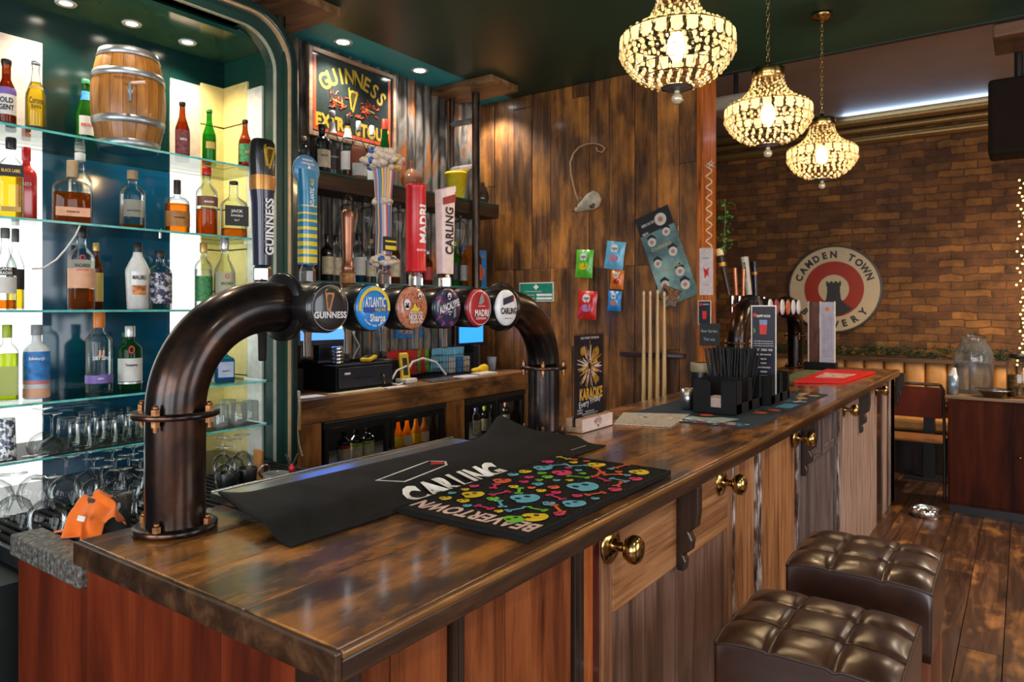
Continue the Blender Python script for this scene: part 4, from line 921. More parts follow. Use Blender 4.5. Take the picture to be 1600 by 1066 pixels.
g_dgreen = GL('bottle_dark_green', (.03,.30,.08), dens=.15, edge=.3); g_blue = GL('bottle_blue', (.12,.6,.85), dens=.12, edge=.3); g_black = P('bottle_black', (.008,.008,.009), .12, coat=.6)
l_amber = GL('liquid_amber', (.90,.42,.06), dens=.15, edge=.12); l_whisky = GL('liquid_whisky', (.78,.26,.03), dens=.2, edge=.12); l_lager = GL('liquid_lager', (.95,.78,.12), dens=.2, edge=.12); l_lime = GL('liquid_lime', (.72,.78,.10), dens=.3, edge=.12); l_water = GL('liquid_clear', (.93,.96,.96), edge=.08); l_blue = GL('liquid_blue', (.1,.5,.75), dens=.2, edge=.1); l_red = GL('liquid_red', (.7,.12,.06), dens=.25, edge=.1)
lw_ = P('label_white', (.72,.70,.66), .6, var=.08); lk = P('label_black', (.015,.014,.014), .5); lr = P('label_red', (.5,.03,.03), .5); lb = P('label_blue', (.03,.22,.6), .5, var=.4, vs=60); lg = P('label_gold', (.6,.40,.10), .5); lo_ = P('label_peach', (.78,.40,.24), .5); lc_ = P('label_cream', (.72,.6,.42), .6, var=.2); lpu = P('label_purple', (.2,.12,.42), .5); lgr = P('label_green', (.05,.25,.08), .5, var=.5, vs=80)
corkm = P('cork_top', (.45,.3,.16), .7); silver = P('silver_cap', (.62,.62,.63), .3, .7); whitecap = P('white_cap', (.75,.74,.72), .5); orangecap = P('orange_cap', (.8,.22,.03), .4); limecap = P('lime_cap', (.45,.6,.05), .4); goldcap = P('gold_cap', (.7,.42,.12), .35, .5)
def cabb(u, vt, wpx, sh, *a, X=-2.86, **k):
    d = dist(u, X=X); p = at(u, V0, X=X); z = SH[sh]; h = (V0-vt)/F*d+EYE-z; lab, *rest = a
    return bottle(lab, (X, p.y, z+.0005), h, wpx*d/F/2*(1.0), *rest, **k)
T = lambda s, z, th, w, m=ink: (s, z, th, w, m)
cabb(10,94,26,1,'brown ale bottle with purple and white label, leftmost on the top glass shelf','stubby',g_brown,l_whisky,.8,black,.05,[(.22,.50,lw_,75),(.50,.60,lpu,75),(.06,.12,lk,80)],[T('OLD',.42,.018,.04),T('GENT',.32,.018,.045)])
cabb(56,97,28,1,'clear long-necked lager bottle with blue lettering, beside the leftmost brown ale','beer',g_clear,l_lager,.72,silver,.035,[(.05,.12,lk,70),(.62,.66,lg,60)],[T('Corona',.46,.022,.044,ink),T('Extra',.38,.014,.03,ink)])
cabb(134,125,27,1,'green lager bottle with round label half hidden behind the barrel','beer',g_green,None,.7,P('cap_green', (.02,.15,.08), .4),.06,[(.25,.5,lw_,45),(.72,.84,lb,179)],[T('PERONI',.38,.012,.04,red)], X=-3.05)
cabb(285,160,21,1,'brown beer bottle with dark red label to the right of the barrel','beer',g_brown,l_amber,.66,black,.06,[(.12,.52,P('label_maroon', (.2,.05,.06), .5, var=.6, vs=80),80)],[T('INDIA',.36,.01,.028,whiteink)])
cabb(327,172,20,1,'bright green beer bottle on the top shelf by the cream slats','beer',g_green,l_lime,.55,P('cap_lime', (.05,.3,.05), .4),.05,[(.3,.42,lg,40)])
cabb(383,188,20,1,'brown stout bottle with pale green label, rightmost on the top shelf','beer',g_brown,l_whisky,.6,black,.06,[(.14,.5,lgr,70)],[T('XX',.34,.012,.02,gold)], X=-2.80)
cabb(17,216,33,2,'square whisky bottle with slanted black label, leftmost on the second shelf','spirit',g_clear,l_lager,.54,black,.13,[(.52,.66,lk,80),(.10,.16,lg,50)],[T('BLACK LABEL',.59,.011,.055,gold)], sq=5, ry=.9)
cabb(41,231,28,2,'solid red square bottle behind the black-label whisky','spirit',P('bottle_red', (.62,.02,.02), .2, coat=.7),None,.6,P('cap_red', (.5,.01,.01), .3),.17,[],[T('RED',.52,.012,.03,lw_)], sq=5, X=-2.98)
cabb(125,240,34,2,'tall clear bottle standing behind the flat amber flask','spirit',g_clear,l_amber,.4,whitecap,.10,[],X=-3.0)
cabb(113,252,53,2,'flat broad flask of amber whiskey with cork stopper on the second shelf','squat',g_clear,l_whisky,.5,corkm,.26,[(.12,.26,lo_,60)],[T('RESERVE',.19,.006,.04,ink)], sq=2.6, ry=.55, X=-2.82)
cabb(207,267,36,2,'nearly empty clear bottle with painted animal label, alone mid second shelf','spirit',g_clear,l_whisky,.10,corkm,.15,[(.22,.50,GL('pale_label', (.75,.72,.6), dens=.7),50)],[T('BRUICHLADDICH',.32,.006,.05,ink)])
cabb(277,282,36,2,'small squat bourbon bottle with dark cap on the second shelf','squat',g_clear,l_amber,.56,P('wax_black', (.02,.012,.01), .4),.25,[(.14,.42,P('label_burnt', (.42,.18,.04), .5, var=.3),70)],[T('WOODFORD',.3,.007,.045,ink)])
cabb(323,263,32,2,'clear whiskey bottle with red cap and white lettering before the cream slats','spirit',g_clear,l_whisky,.40,P('cap_red', (.5,.01,.01), .3),.10,[(.44,.58,P('label_brown', (.2,.07,.04), .5),70)],[T('MAKERS',.5,.008,.04,whiteink)])
cabb(365,284,37,2,'clear square whiskey bottle with large black label, rightmost on the second shelf','jack',g_clear,l_amber,.16,black,.05,[(.20,.55,lk,72)],[T('JACK',.46,.012,.05,lw_),T('DANIELS',.38,.008,.05,lw_),T('No 7',.30,.008,.02,lw_)], sq=4, X=-2.80)
cabb(24,358,24,3,'slim clear bottle with black foil behind the leftmost rum bottle','longneck',g_clear,l_lager,.3,P('foil_grey', (.12,.12,.12), .35),.16,[(.25,.5,lk,70)],X=-2.99)
cabb(8,357,30,3,'clear bottle with black and white banner label, leftmost on the third shelf','longneck',g_clear,l_amber,.12,P('foil_grey', (.12,.12,.12), .35),.12,[(.42,.52,lk,80),(.20,.40,lw_,70)],[T('CANE',.5,.010,.04,whiteink),T('TRADER',.45,.010,.045,whiteink)])
cabb(150,380,20,3,'small brown bottle with gold cap behind the peach-label rum','spirit',g_brown,l_whisky,.6,goldcap,.12,[(.12,.55,lg,70)],X=-3.0)
cabb(127,356,38,3,'spiced rum bottle with large peach label and red roundel','spirit',g_clear,l_whisky,.25,black,.12,[(.26,.50,lo_,75),(.50,.60,GL('pale_label', (.75,.72,.6), dens=.7),60)],[T('BACARDI',.535,.012,.05,ink),T('SPICED',.48,.006,.04,red),T('O',.63,.02,.02,red)])
cabb(215,380,35,3,'opaque white coconut rum bottle with black cap','taper',P('bottle_white', (.75,.74,.72), .25, coat=.5),None,.5,black,.14,[(.22,.36,P('label_sunset', (.6,.2,.05), .5, var=.7, vs=60),35)],[T('MALIBU',.48,.016,.05,ink)])
kr = cabb(250,392,34,3,'dark-labelled rum bottle with glass side handles and a pouring spout','spirit',g_clear,None,.5,black,.12,[(.10,.62,NOISE2('octopus_label', [(.45,(.6,.6,.62)),(.5,(.05,.05,.12)),(.6,(.03,.03,.1))], (60,60,60), .4, 0, 0),85)],[T('KRAKEN',.55,.008,.03,ink)])
MB().cyl((0,0,.29),(0,0,.31),.006).cyl((0,0,.30),(.004,0,.33),.004,.0025).build('pour_spout', chrome, kr)
for s in (-1, 1): MB().tube([(s*.045+.013*cos(t*pi/8),0,.20+.013*sin(t*pi/8)) for t in range(16)], .004, n=8, close=True).build('handle_ring', g_clear, kr)
cabb(318,380,26,3,'clear bottle with green tropical label and gold cap, before the slats','spirit',g_clear,l_water,.6,goldcap,.14,[(.12,.50,lgr,75)])
cabb(351,372,31,3,'white rum bottle with pale label and red roundel, rightmost on the third shelf','longneck',g_clear,l_water,.5,silver,.16,[(.15,.52,GL('pale_label', (.75,.72,.6), dens=.7),70)],[T('BACARDI',.36,.012,.05,ink),T('O',.46,.018,.018,red)], X=-2.80)
cabb(11,508,31,4,'clear bottle of yellow-green liqueur, leftmost on the fourth shelf','spirit',g_clear,l_lime,.62,limecap,.17,[(.08,.46,GL('lime_label', (.8,.8,.5), dens=.7),60)],sq=3.4)
cabb(57,508,36,4,'frosted white bottle with bright blue label and pale orange foot','spirit',P('frost_white', (.72,.73,.76), .35),None,.5,P('cap_grey', (.25,.27,.3), .4),.14,[(.25,.64,lb,80),(.20,.25,P('label_pink', (.65,.2,.2), .5),80),(.02,.14,lo_,85)],[T('Edinburgh',.55,.010,.05,whiteink)])
cabb(155,487,38,4,'tall clear dry gin bottle with orange cap and purple band','spirit',g_clear,l_water,.70,orangecap,.20,[(.12,.22,lpu,179)],[T('JJ',.50,.018,.025,lo_),T('DRY GIN',.43,.013,.05,whiteink),T('GIN',.18,.006,.02,whiteink)])
cabb(196,520,24,4,'plain green bottle hiding behind the white-label gin','spirit',g_green,None,.6,P('cap_green', (.02,.15,.08), .4),.08,X=-3.02)
cabb(203,510,34,4,'dark green gin bottle with white label and red seal','spirit',g_dgreen,l_water,.6,silver,.17,[(.14,.50,lw_,80),(.10,.13,silver,80)],[T('Tanqueray',.40,.010,.045,ink),T('O',.64,.03,.022,red)])
cabb(349,538,30,4,'angular blue gin bottle with silver oval label by the cream slats','jack',g_blue,l_blue,.6,lb,.08,[(.15,.55,P('label_silver_blue', (.35,.42,.55), .4),50)],[T('Sapphire',.32,.006,.03,ink)], sq=5, X=-2.80)
# the small cask on the top shelf
cask = thing('cask', 'small oak cask with steel hoops and a tap on the top glass shelf', 'barrel', (-2.85, YX(201,-2.85), SH[1]+.0005), radians(66))
dk = dist(201, X=-2.85); ck = (245-80)*dk/F*.93; R0, R1 = 84*dk/F/2/1.04, 105*dk/F/2/1.0
def cr(z): t = (z/ck-.5)*2; return R1-(R1-R0)*t*t
oak = WOOD('oak_cask', [(.3,(.2,.07,.012)),(.5,(.38,.15,.025)),(.7,(.52,.23,.045))], 'Z', 9, 9, .4, .12, .2, coat=.2)
mb = MB()
for i in range(18):
    a0, a1 = 2*pi*i/18, 2*pi*(i+1)/18-.012; mb.lathe([(cr(ck*j/12), ck*j/12) for j in range(13)], n=3, a0=a0, a1=a1)
mb.build('staves', oak, cask); MB().lathe([(0,.012),(R0-.002,.012)], n=32).lathe([(0,ck-.012),(R0-.004,ck-.012)], n=32).build('heads', oak, cask)
MB().lathe([(cr(ck*j/12)-.003, ck*j/12) for j in range(13)], n=36).build('inner_shell', P('cask_gap', (.03,.015,.005), .8), cask)
hoop = P('galvanised_hoop', (.42,.44,.47), .35, .8)
for a, b in ((.0,.085),(.235,.31),(.70,.775),(.915,1.0)):
    MB().lathe([(cr(ck*a)+.0005, ck*a),(cr(ck*a)+.003, ck*a+.001),(cr(ck*b)+.003, ck*b-.001),(cr(ck*b)+.0005, ck*b)], n=40).build('hoop', hoop, cask)
mb = MB(); tz = ck*.50; mb.cyl((.0,-R1+.005,tz),(0,-R1-.045,tz),.009).cyl((0,-R1-.038,tz+.012),(0,-R1-.038,tz-.035),.008).cyl((0,-R1-.038,tz+.012),(0,-R1-.038,tz+.035),.006); tp = mb.build('cask_tap', chrome, cask)
MB().cyl((0,-R1-.038,tz+.032),(.05,-R1-.045,tz+.040),.005,.008).build('tap_lever', P('lever_pink', (.7,.45,.38), .4), tp)
mb = MB(); mb.text('WOODFORD RESERVE', .011, .8, .02, (0,ck*.66), wrap=R1+.0012, w=.11); mb.text('Distillers', .010, .8, .01, (0,ck*.60), wrap=R1+.0012); mb.build('burnt_lettering', P('burnt', (.12,.04,.01), .7), cask)
p = at(137, 92, X=-3.02); MB().tube([tuple(at(u, v, X=-2.95)) for u, v in ((131,89),(137,92),(144,92),(150,94))], [.004,.005,.004,.005], n=8).build('gold_key', P('key_gold', (.8,.45,.05), .3, .6), cask) if False else None
# white cable dangling from the second shelf
MB().tube([tuple(at(u, v, X=-2.74)) for u, v in ((126,350),(118,368),(104,388),(88,406),(68,419),(50,420))], .0035, n=8).build('hanging_cable', P('cable_white', (.72,.72,.66), .5), label='thin white cable looping down from the second glass shelf', cat='cable')
# tumblers and coupes on the lowest shelf (all upside down)
def glass_proto(kind):
    if kind == 'tumbler': return [('bowl', [(.030,.0),(.0325,.0),(.036,.0)][:1]+[(.041,0),(.0395,.0)][:0]+[(.040,0),(.0335,.098),(.0325,.100),(0,.100)])]
    if kind == 'pint': return [('bowl', [(.044,0),(.031,.150),(.030,.152),(0,.152)])]
    if kind == 'ribbed': return [('bowl', [(.034,0),(.034,.088),(.032,.09),(0,.09)])]
    if kind == 'coupe': return [('bowl', [(.050,0),(.049,.012),(.036,.036),(.016,.050),(.005,.054)]), ('stem', [(.005,.052),(.0035,.06),(.0035,.125),(.008,.134)]), ('foot', [(.008,.134),(.034,.141),(.034,.1425),(0,.143)])]
    if kind == 'wine': return [('bowl', [(.033,0),(.041,.030),(.043,.055),(.036,.085),(.018,.102),(.005,.107)]), ('stem', [(.005,.105),(.0035,.113),(.0035,.165),(.008,.174)]), ('foot', [(.008,.174),(.036,.180),(.036,.1815),(0,.182)])]
    if kind == 'balloon': return [('bowl', [(.040,0),(.052,.030),(.055,.058),(.046,.090),(.022,.110),(.005,.116)]), ('stem', [(.005,.114),(.0035,.12),(.0035,.165),(.008,.174)]), ('foot', [(.008,.174),(.040,.180),(.040,.1815),(0,.182)])]
GP = {}
def glass(kind, label, loc, group, s=1.0):
    if kind not in GP:
        g = thing(kind+'_glass', label, 'glass', loc, 0, group); GP[kind] = g
        for nm, pr in glass_proto(kind):
            if kind == 'ribbed': MB().lathe(pr, n=40, sq=2).build(nm, GL('ribbed_glass', (.9,.92,.92), dens=.15, edge=.5), g)
            else: MB().lathe(pr, n=26).build(nm, tglass, g)
            if nm == 'bowl' and kind in ('tumbler','pint'): MB().lathe([(pr[-3][0]-.001,pr[-3][1]-.008),(0,pr[-3][1]-.008)], n=26).build('base', tglass, g)
    else: g = copy_tree(GP[kind]); tag(g, label, 'glass', group)
    g.location = loc; g.scale = (s, s, s); g.rotation_euler = (0, 0, random.uniform(0, 3)); return g
LZ = SH[5]+.0025
i = 0
for X in (-2.80, -2.90, -3.0):
    for u in {-2.80: (124,166,209,236), -2.90: (106,148,190,228), -3.0: (136,178,212)}[X]:
        glass('tumbler', 'clear tumbler standing upside down among its row on the lowest glass shelf', (X, YX(u, X), LZ), 'upturned tumblers on the lowest glass shelf'); i += 1
for u, X in ((344,-2.82),(372,-2.82),(391,-2.84),(356,-2.95)):
    glass('ribbed', 'ribbed glass standing upside down at the right end of the lowest shelf', (X, YX(u, X), LZ), 'ribbed glasses at the right end of the lowest shelf')
glass('coupe', 'upturned coupe in front of its twin on the lowest shelf', (-2.80, YX(81,-2.80), LZ), None, .95)
glass('coupe', 'upturned coupe standing behind the other coupe against the white panel', (-2.93, YX(66,-2.93), LZ), None, 1.0)
hb = MB().lathe([(.036,0),(.032,.135),(.031,.137),(0,.137)], n=26).build('patterned_glass', NOISE2('dotted_glass', [(.46,(.9,.9,.9)),(.5,(.05,.08,.15))], (70,70,70), .2, 0, 0), label='tall tumbler with blue dotted pattern, leftmost on the lowest shelf', cat='glass', loc=(-2.80, YX(6,-2.80), LZ))
# stemmed glasses drying on the worktop
GZ = WT+.0075
sp = []
def wt(u, v):
    p = at(u, v, z=GZ); return (p.x, p.y, GZ)
near = [('balloon',20,832),('balloon',73,838),('balloon',10,800),('balloon',53,795),('balloon',100,795)]
labs = ['big balloon glass upside down at the near left corner of the worktop','big upturned balloon glass in front, just left of the orange cloth','upturned balloon glass at the far left by the white panel','upturned balloon glass behind the two front ones','upturned balloon glass right behind the orange cloth']
def relax(pts, d, fixed=()):
    pts = [list(p) for p in pts]
    for _ in range(400):
        for i in range(len(pts)):
            for q in list(fixed)+[pts[j] for j in range(len(pts)) if j != i]:
                dx, dy = pts[i][0]-q[0], pts[i][1]-q[1]; r = math.hypot(dx, dy)+1e-6; m = d
                if r < m: pts[i][0] += dx/r*(m-r)*.5; pts[i][1] += dy/r*(m-r)*.5
    return [tuple(p) for p in pts]
npos = relax([wt(u, v) for k, u, v in near], .108)
for (k, u, v), p_, lb_ in zip(near, npos, labs): glass(k, lb_, p_, None, .95)
wpos = relax([wt(u, v) for u, v in ((152,792),(170,810),(186,790),(196,812),(205,782),(216,792),(222,812),(160,775),(180,772),(228,775),(200,768))], .079, [p for p in npos])
for p_ in wpos:
    glass('wine', 'small upturned wine glass in the crowd left of the near pipe', p_, 'upturned wine glasses crowded beside the near pipe', .88)
for p_ in relax([wt(u, v) for u, v in ((348,745),(366,750),(378,740),(350,765))], .078): glass('wine', 'upturned wine glass seen just right of the near pipe', p_, 'upturned wine glasses right of the near pipe', .85)
for (u, v), lb_ in zip(((356,772),(386,764)), ('black shaker tin behind the runner, the nearer one','second black shaker tin, just right of the first')):
    t_ = MB().lathe([(.026,0),(.030,.003),(.036,.075),(.034,.078),(.028,.006)], n=24).build('shaker_tin', black, label=lb_, cat='shaker tin', loc=wt(u, v))
t_ = MB().lathe([(0,.001),(.038,.001),(.045,.055),(.047,.06),(.042,.06),(.036,.006)], n=28).build('plastic_tub', GL('cloudy_plastic', (.7,.74,.74), dens=.35, edge=.3), label='low cloudy plastic tub beside the red corkscrew', cat='tub', loc=wt(431, 765))
t_ = thing('corkscrew', 'red-handled corkscrew with black tips standing by the cloudy tub', 'corkscrew', wt(456, 758)); MB().cyl((0,0,0),(0,0,.05),.010,.006).ball((0,0,.06),.014,.010,.02).build('handle', red, t_)
for s in (-1,1): MB().cyl((0,0,.06),(s*.02,s*.012,.115),.005).build('arm', black, t_)
t_ = MB(); t_.loft([(0,0,0,.03,.012),(0,0,.07,.022,.012),(0,0,.11,.028,.010)], 16); t_.build('wooden_muddler', P('muddler_orange', (.5,.2,.04), .5), label='orange wooden bar tool standing behind the black tins', cat='bar tool', loc=wt(404, 748))
MB().tube([(.0,.022*cos(t*pi/8),.05+.022*sin(t*pi/8)) for t in range(16)], .004, n=8, close=True).build('bottle_opener', chrome, label='steel ring bottle opener leaning by the orange bar tool', cat='bottle opener', loc=wt(413, 757))
t_ = MB().lathe([(.045,0),(.047,.003),(.06,.03),(.062,.035),(.058,.035),(.043,.006),(0,.005)], n=28); t_.build('glass_dish', GL('dish_glass', (.8,.84,.84), edge=.5), label='shallow glass dish behind the near pipe base', cat='dish', loc=(-1.78,.93,GZ+.07))
MB().box(-.07,.07,-.07,.07,0,.068).build('upturned_crate', matte_black, label='low black block under the shallow glass dish', cat='block', loc=(-1.78,.93,GZ), bevel=.006)
# crumpled orange cloth draped over the end ledge
mb = MB(); nx, ny = 26, 22; vs = []
import mathutils.noise as mn
for j in range(ny+1):
    for i in range(nx+1):
        a, b = i/nx*2-1, j/ny*2-1
        x = a*.085*(1-.15*b)+.02*sin(3*b); y = b*.05; r2 = (a*1.05)**2+(b*.9)**2
        z = 1.135-.03*r2-.07*max(0, -b-.15)**1.1*1.3-.035*max(0, abs(a)-.45)
        nn = mn.noise(Vector((a*2.1, b*2.1, 3.3))); z += .028*nn+.012*sin(a*7+b*2.5)*(.5+max(0,-b)); y += .018*mn.noise(Vector((a*2.5, b*2.5, 9)))+(.018*sin(a*7) if b < 0 else 0)-.015
        vs.append((-1.865+x*.82, .835+y*.9, max(z, 1.042)))
W_ = nx+1; mb.add(vs, [(j*W_+i, j*W_+i+1, (j+1)*W_+i+1, (j+1)*W_+i) for j in range(ny) for i in range(nx)], True)
cl = mb.build('cleaning_cloth', P('orange_cloth', (.9,.17,.003), .85, sheen=.4, bump=.3, bs=900), label='crumpled bright orange cloth heaped over the worn end ledge', cat='cloth', solid=.003)
sb = cl.modifiers.new('sub', 'SUBSURF'); sb.levels = 1; sb.render_levels = 1
MB().box(-.014,.014,-.0008,.0008,-.006,.006).build('care_label', whiteink, cl, loc=(-1.815,.770,1.098), rot=(radians(-18),0,radians(8)), label='white care label')
MB().lathe([(.04,0),(.044,.003),(.05,.185),(.046,.19),(0,.19)], n=24).build('upturned_jug', GL('smoke_jug', (.35,.38,.38), dens=.2, edge=.4), label='smoky upturned jug hidden under the orange cloth', cat='jug', loc=(-1.87,.86,WT+.0075))
# ================================================================= BACK BAR
CT = 1.10; CX = -3.12; CYA, CYB = 2.38, 4.62
cnt_wood = WOOD('counter_wood', [(.3,(.12,.045,.014)),(.5,(.30,.125,.035)),(.7,(.46,.22,.07))], 'Y', 5, 10, .45, .1, .2, coat=.2, blotch=(.05,.022,.01), blo=(.5,.62))
cnt_wood_v = WOOD('counter_post_wood', [(.3,(.14,.05,.014)),(.5,(.34,.14,.035)),(.7,(.5,.25,.08))], 'Z', 5, 10, .45, .1, .2, coat=.2, blotch=(.06,.025,.01), blo=(.52,.66))
bc = thing('back_counter', 'rustic brown wooden back counter framing two bottle fridges', 'counter', ((WX+.05+CX)/2, (CYA+CYB)/2, 0)); ox, oy = bc.location.x, bc.location.y
def bcb(mb, name, mat, **k):
    mb.v = [(a-ox, b-oy, c) for a, b, c in mb.v]; return mb.build(name, mat, bc, **k)
bcb(MB().box(WX+.05,CX,CYA,CYB,CT-.045,CT), 'counter_top', cnt_wood, bevel=.004)
bcb(MB().box(CX-.05,CX-.006,CYA+.01,CYB-.01,CT-.135,CT-.046), 'front_beam', cnt_wood, bevel=.004)
for a, b in ((CYA,CYA+.17),(3.60,3.78),(CYB-.08,CYB)): bcb(MB().box(CX-.09,CX-.005,a,b,0,CT-.136), 'post', cnt_wood_v, bevel=.004)
bcb(MB().box(WX+.05,CX-.1,CYA,CYA+.03,0,CT-.05), 'end_panel', cnt_wood_v)
bcb(MB().box(CX-.012,CX+.004,CYA+.0,CYA+.028,CT-.155,CT+.004), 'pale_block', P('pale_wood_chip', (.6,.38,.12), .5), bevel=.003)
def fridge(y0, y1, label, stock):
    f = thing('bottle_fridge', label, 'fridge', (-3.4, (y0+y1)/2, .02)); ym = (y0+y1)/2; D = .27; w = (y1-y0)/2
    fx = lambda mb: mb
    MB().box(-D,D-.03,-w,-w+.03,0,.94).box(-D,D-.03,w-.03,w,0,.94).box(-D,D-.03,-w+.03,w-.03,.91,.94).box(-D,D-.03,-w+.03,w-.03,0,.06).box(-D,-D+.02,-w+.03,w-.03,.06,.91).build('fridge_body', matte_black, f, bevel=.003)
    MB().box(D-.025,D,-w,w,.905,.94).build('fascia', P('fridge_fascia', (.02,.022,.024), .3), f, bevel=.003)
    for s in (-1, 1):
        a, b = (-w+.01, -.008) if s < 0 else (.008, w-.01)
        mb = MB().box(D-.028,D-.004,a,a+.03,.05,.90).box(D-.028,D-.004,b-.03,b,.05,.90).box(D-.028,D-.004,a+.03,b-.03,.87,.90).box(D-.028,D-.004,a+.03,b-.03,.05,.10)
        d = mb.build('fridge_door', matte_black, f, bevel=.003)
        MB().box(D-.020,D-.017,a+.03,b-.03,.10,.87).build('door_glass', GL('fridge_glass', (.75,.78,.78), edge=.15), d)
        MB().box(D-.004,D+.004,(b-.012 if s < 0 else a),(b if s < 0 else a+.012),.12,.72).build('door_edge', steel, d)
    for z in (.12,.38,.64): MB().box(-D+.03,D-.04,-w+.03,w-.03,z,z+.008).build('wire_shelf', P('rack_grey', (.2,.2,.2), .4, .6), f)
    return f
fr1 = fridge(2.57, 3.59, 'black two-door bottle fridge in the left bay of the back counter', None)
fr2 = fridge(3.80, 4.52, 'black two-door bottle fridge in the right bay of the back counter', None)
wine_red = P('label_wine_red', (.45,.03,.06), .5, var=.8, vs=60); wine_lime = P('label_lime', (.4,.5,.06), .5, var=.5, vs=60)
def fb(y, z, h, r, glass, lab, text, bandm=None, kind='spirit', x=-3.20, grp=None):
    return bottle(text, (x, y, z), h, r, kind, glass, None, .5, black, .1, [(.1,.48,lab,80)]+([(.48,.58,bandm,80)] if bandm else []), [], simple=True, group=grp)
FZ = .02+.6485
for (u, bm, nm) in ((537,wine_red,'dark wine bottle with white and red label in the left fridge'),(556,wine_lime,'dark wine bottle with narrow lime label, middle of the three in the left fridge'),(574,wine_lime,'dark wine bottle with broad lime label, right of the three in the left fridge')):
    fb(YX(u,-3.24), FZ, .215, .038, g_black, lc_, nm, bm, x=-3.24)
for i, y in enumerate([YX(u,-3.24) for u in (622,636,650,663)]):
    bottle('orange soft drink bottle standing behind the right door of the left fridge', (-3.24, y, FZ), .215, .031, 'beer', GL('bottle_orange', (.9,.35,.03), dens=.5), None, .5, orangecap, .06, [(.2,.5,[yellow,lw_,yellow,lw_][i],70)], [], simple=True, group='orange drink bottles in the left fridge')
for i, y in enumerate([YX(u,-3.24) for u in (744,757,770,790)]):
    bottle('bottle with mixed pale label standing in the right fridge, %s cap' % ['lilac','lime','white','pink'][i], (-3.24, y, FZ), .215, .031, 'spirit', g_black if i % 2 else g_clear, None, .5, [lpu,limecap,whitecap,P('cap_pink', (.6,.15,.2), .4)][i], .2, [(.1,.5,lc_,75)], [], simple=True, group=None)
# till, drawer and clutter
def onc(u, v): p = at(u, v, z=CT); return p
till = thing('till_monitor', 'till monitor with a glowing blue screen on the left of the back counter', 'monitor', (-3.47, 2.86, CT+.165)); till.rotation_euler = (0,0,radians(-8))
MB().box(-.012,.012,-.19,.19,.10,.40).build('screen_housing', black, till, bevel=.006); s_ = MB().box(.0122,.0135,-.175,.175,.135,.39).build('screen', EM('screen_blue', (.07,.22,1), 1.6), till)
MB().box(.0138,.0142,.07,.12,.2,.225).build('screen_window', EM('screen_window', (.25,.5,1), 1.8), s_); MB().box(-.05,.01,-.05,.05,.01,.11).build('stand', black, till); MB().box(-.1,.1,-.11,.11,0,.015).build('base', black, till, bevel=.004)
cd = thing('cash_drawer', 'dark blue-black cash drawer with a key in its lock, under the till', 'cash drawer', (-3.42, 2.985, CT+.001))
MB().box(-.2,.17,-.23,.23,0,.155).build('drawer_case', matte_black, cd, bevel=.004); df = MB().box(.17,.182,-.215,.215,.02,.14).build('drawer_front', P('drawer_navy', (.02,.023,.04), .4), cd, bevel=.003)
MB().box(.182,.1835,-.10,.07,.072,.078).build('slot', black, df); mb = MB(); mb.M = frame((.1835,0,0), (0,1,0), (0,0,1)); mb.prism([(-.175,.10),(-.13,.10),(-.13,.112),(-.175,.112)], 0, .0005); mb.build('lettering', whiteink, df)
mb = MB(); mb.cyl((.182,.12,.08),(.20,.12,.08),.006).tube([(.2,.12,.08),(.205,.125,.05),(.2,.13,.025)], .006, n=6); mb.build('drawer_key', brass, df)
mb = MB().box(-.11,.11,-.1,.1,0,.14); mb.build('black_box', matte_black, label='plain black box on the left end of the back counter', cat='box', loc=(-3.53,2.56,CT+.001), bevel=.004)
mb = MB()
for i in range(5): mb.lathe([(.0,.0),(.036,0),(.038,.003),(.038,.018),(.034,.021),(0,.021)], c=(0,0,.021*i), n=22)
mb.build('steel_cup_stack', chrome, label='stack of shiny steel cups on top of the cash drawer', cat='cups', loc=(-3.36,2.86,CT+.157))
def handset(label, loc, rot):
    h = thing('card_reader', label, 'card reader', loc); h.rotation_euler = rot
    MB().box(-.012,.012,-.036,.036,0,.17).build('rubber_case', yellow, h, bevel=.010, seg=3); MB().box(.0118,.0135,-.018,.018,.02,.135).build('screen', ink, h, bevel=.001); return h
p = onc(640, 592); handset('yellow card reader standing upright in its white dock', (-3.30, 3.38, CT+.03), (0, radians(-10), radians(-12)))
handset('yellow card reader lying flat on the cash drawer', (-3.30, 3.03, CT+.172), (radians(8), radians(-86), radians(-65)))
mb = MB().box(-.05,.05,-.055,.055,0,.03); mb.build('charging_dock', white, label='white charging dock under the upright yellow reader', cat='charging dock', loc=(-3.30,3.39,CT+.001), bevel=.008)
rp_ = thing('receipt_printer', 'black receipt printer beside the cash drawer', 'printer', (-3.46,3.33,CT+.001)); MB().box(-.09,.09,-.07,.07,0,.15).build('printer_case', black, rp_, bevel=.012); MB().box(-.03,.06,-.04,.04,.151,.156).build('paper_slot', P('paper_dim', (.4,.38,.33), .6), rp_)
def plate(pts, z0, z1, m, label, cat, name, **k): mb = MB(); mb.prism(pts, z0, z1); return mb.build(name, m, label=label, cat=cat, **k)
def quadpx(ps): return [(max(-3.69, onc(u, v).x), onc(u, v).y) for u, v in ps]
plate([(-3.19,2.46),(-3.17,2.62),(-3.27,2.63),(-3.28,2.48)], CT+.001, CT+.003, paper, 'small white sheet at the left end of the back counter', 'paper', 'paper_sheet')
plate([(-3.15,2.70),(-3.15,3.05),(-3.22,3.08),(-3.21,2.66)], CT+.001, CT+.008, P('envelope', (.7,.55,.32), .6), 'cream envelopes in front of the cash drawer', 'envelope', 'envelope')
plate([(-3.15,3.08),(-3.15,3.25),(-3.20,3.25),(-3.21,3.09)], CT+.001, CT+.004, paper, 'white receipt slip right of the cream envelopes', 'paper', 'receipt')
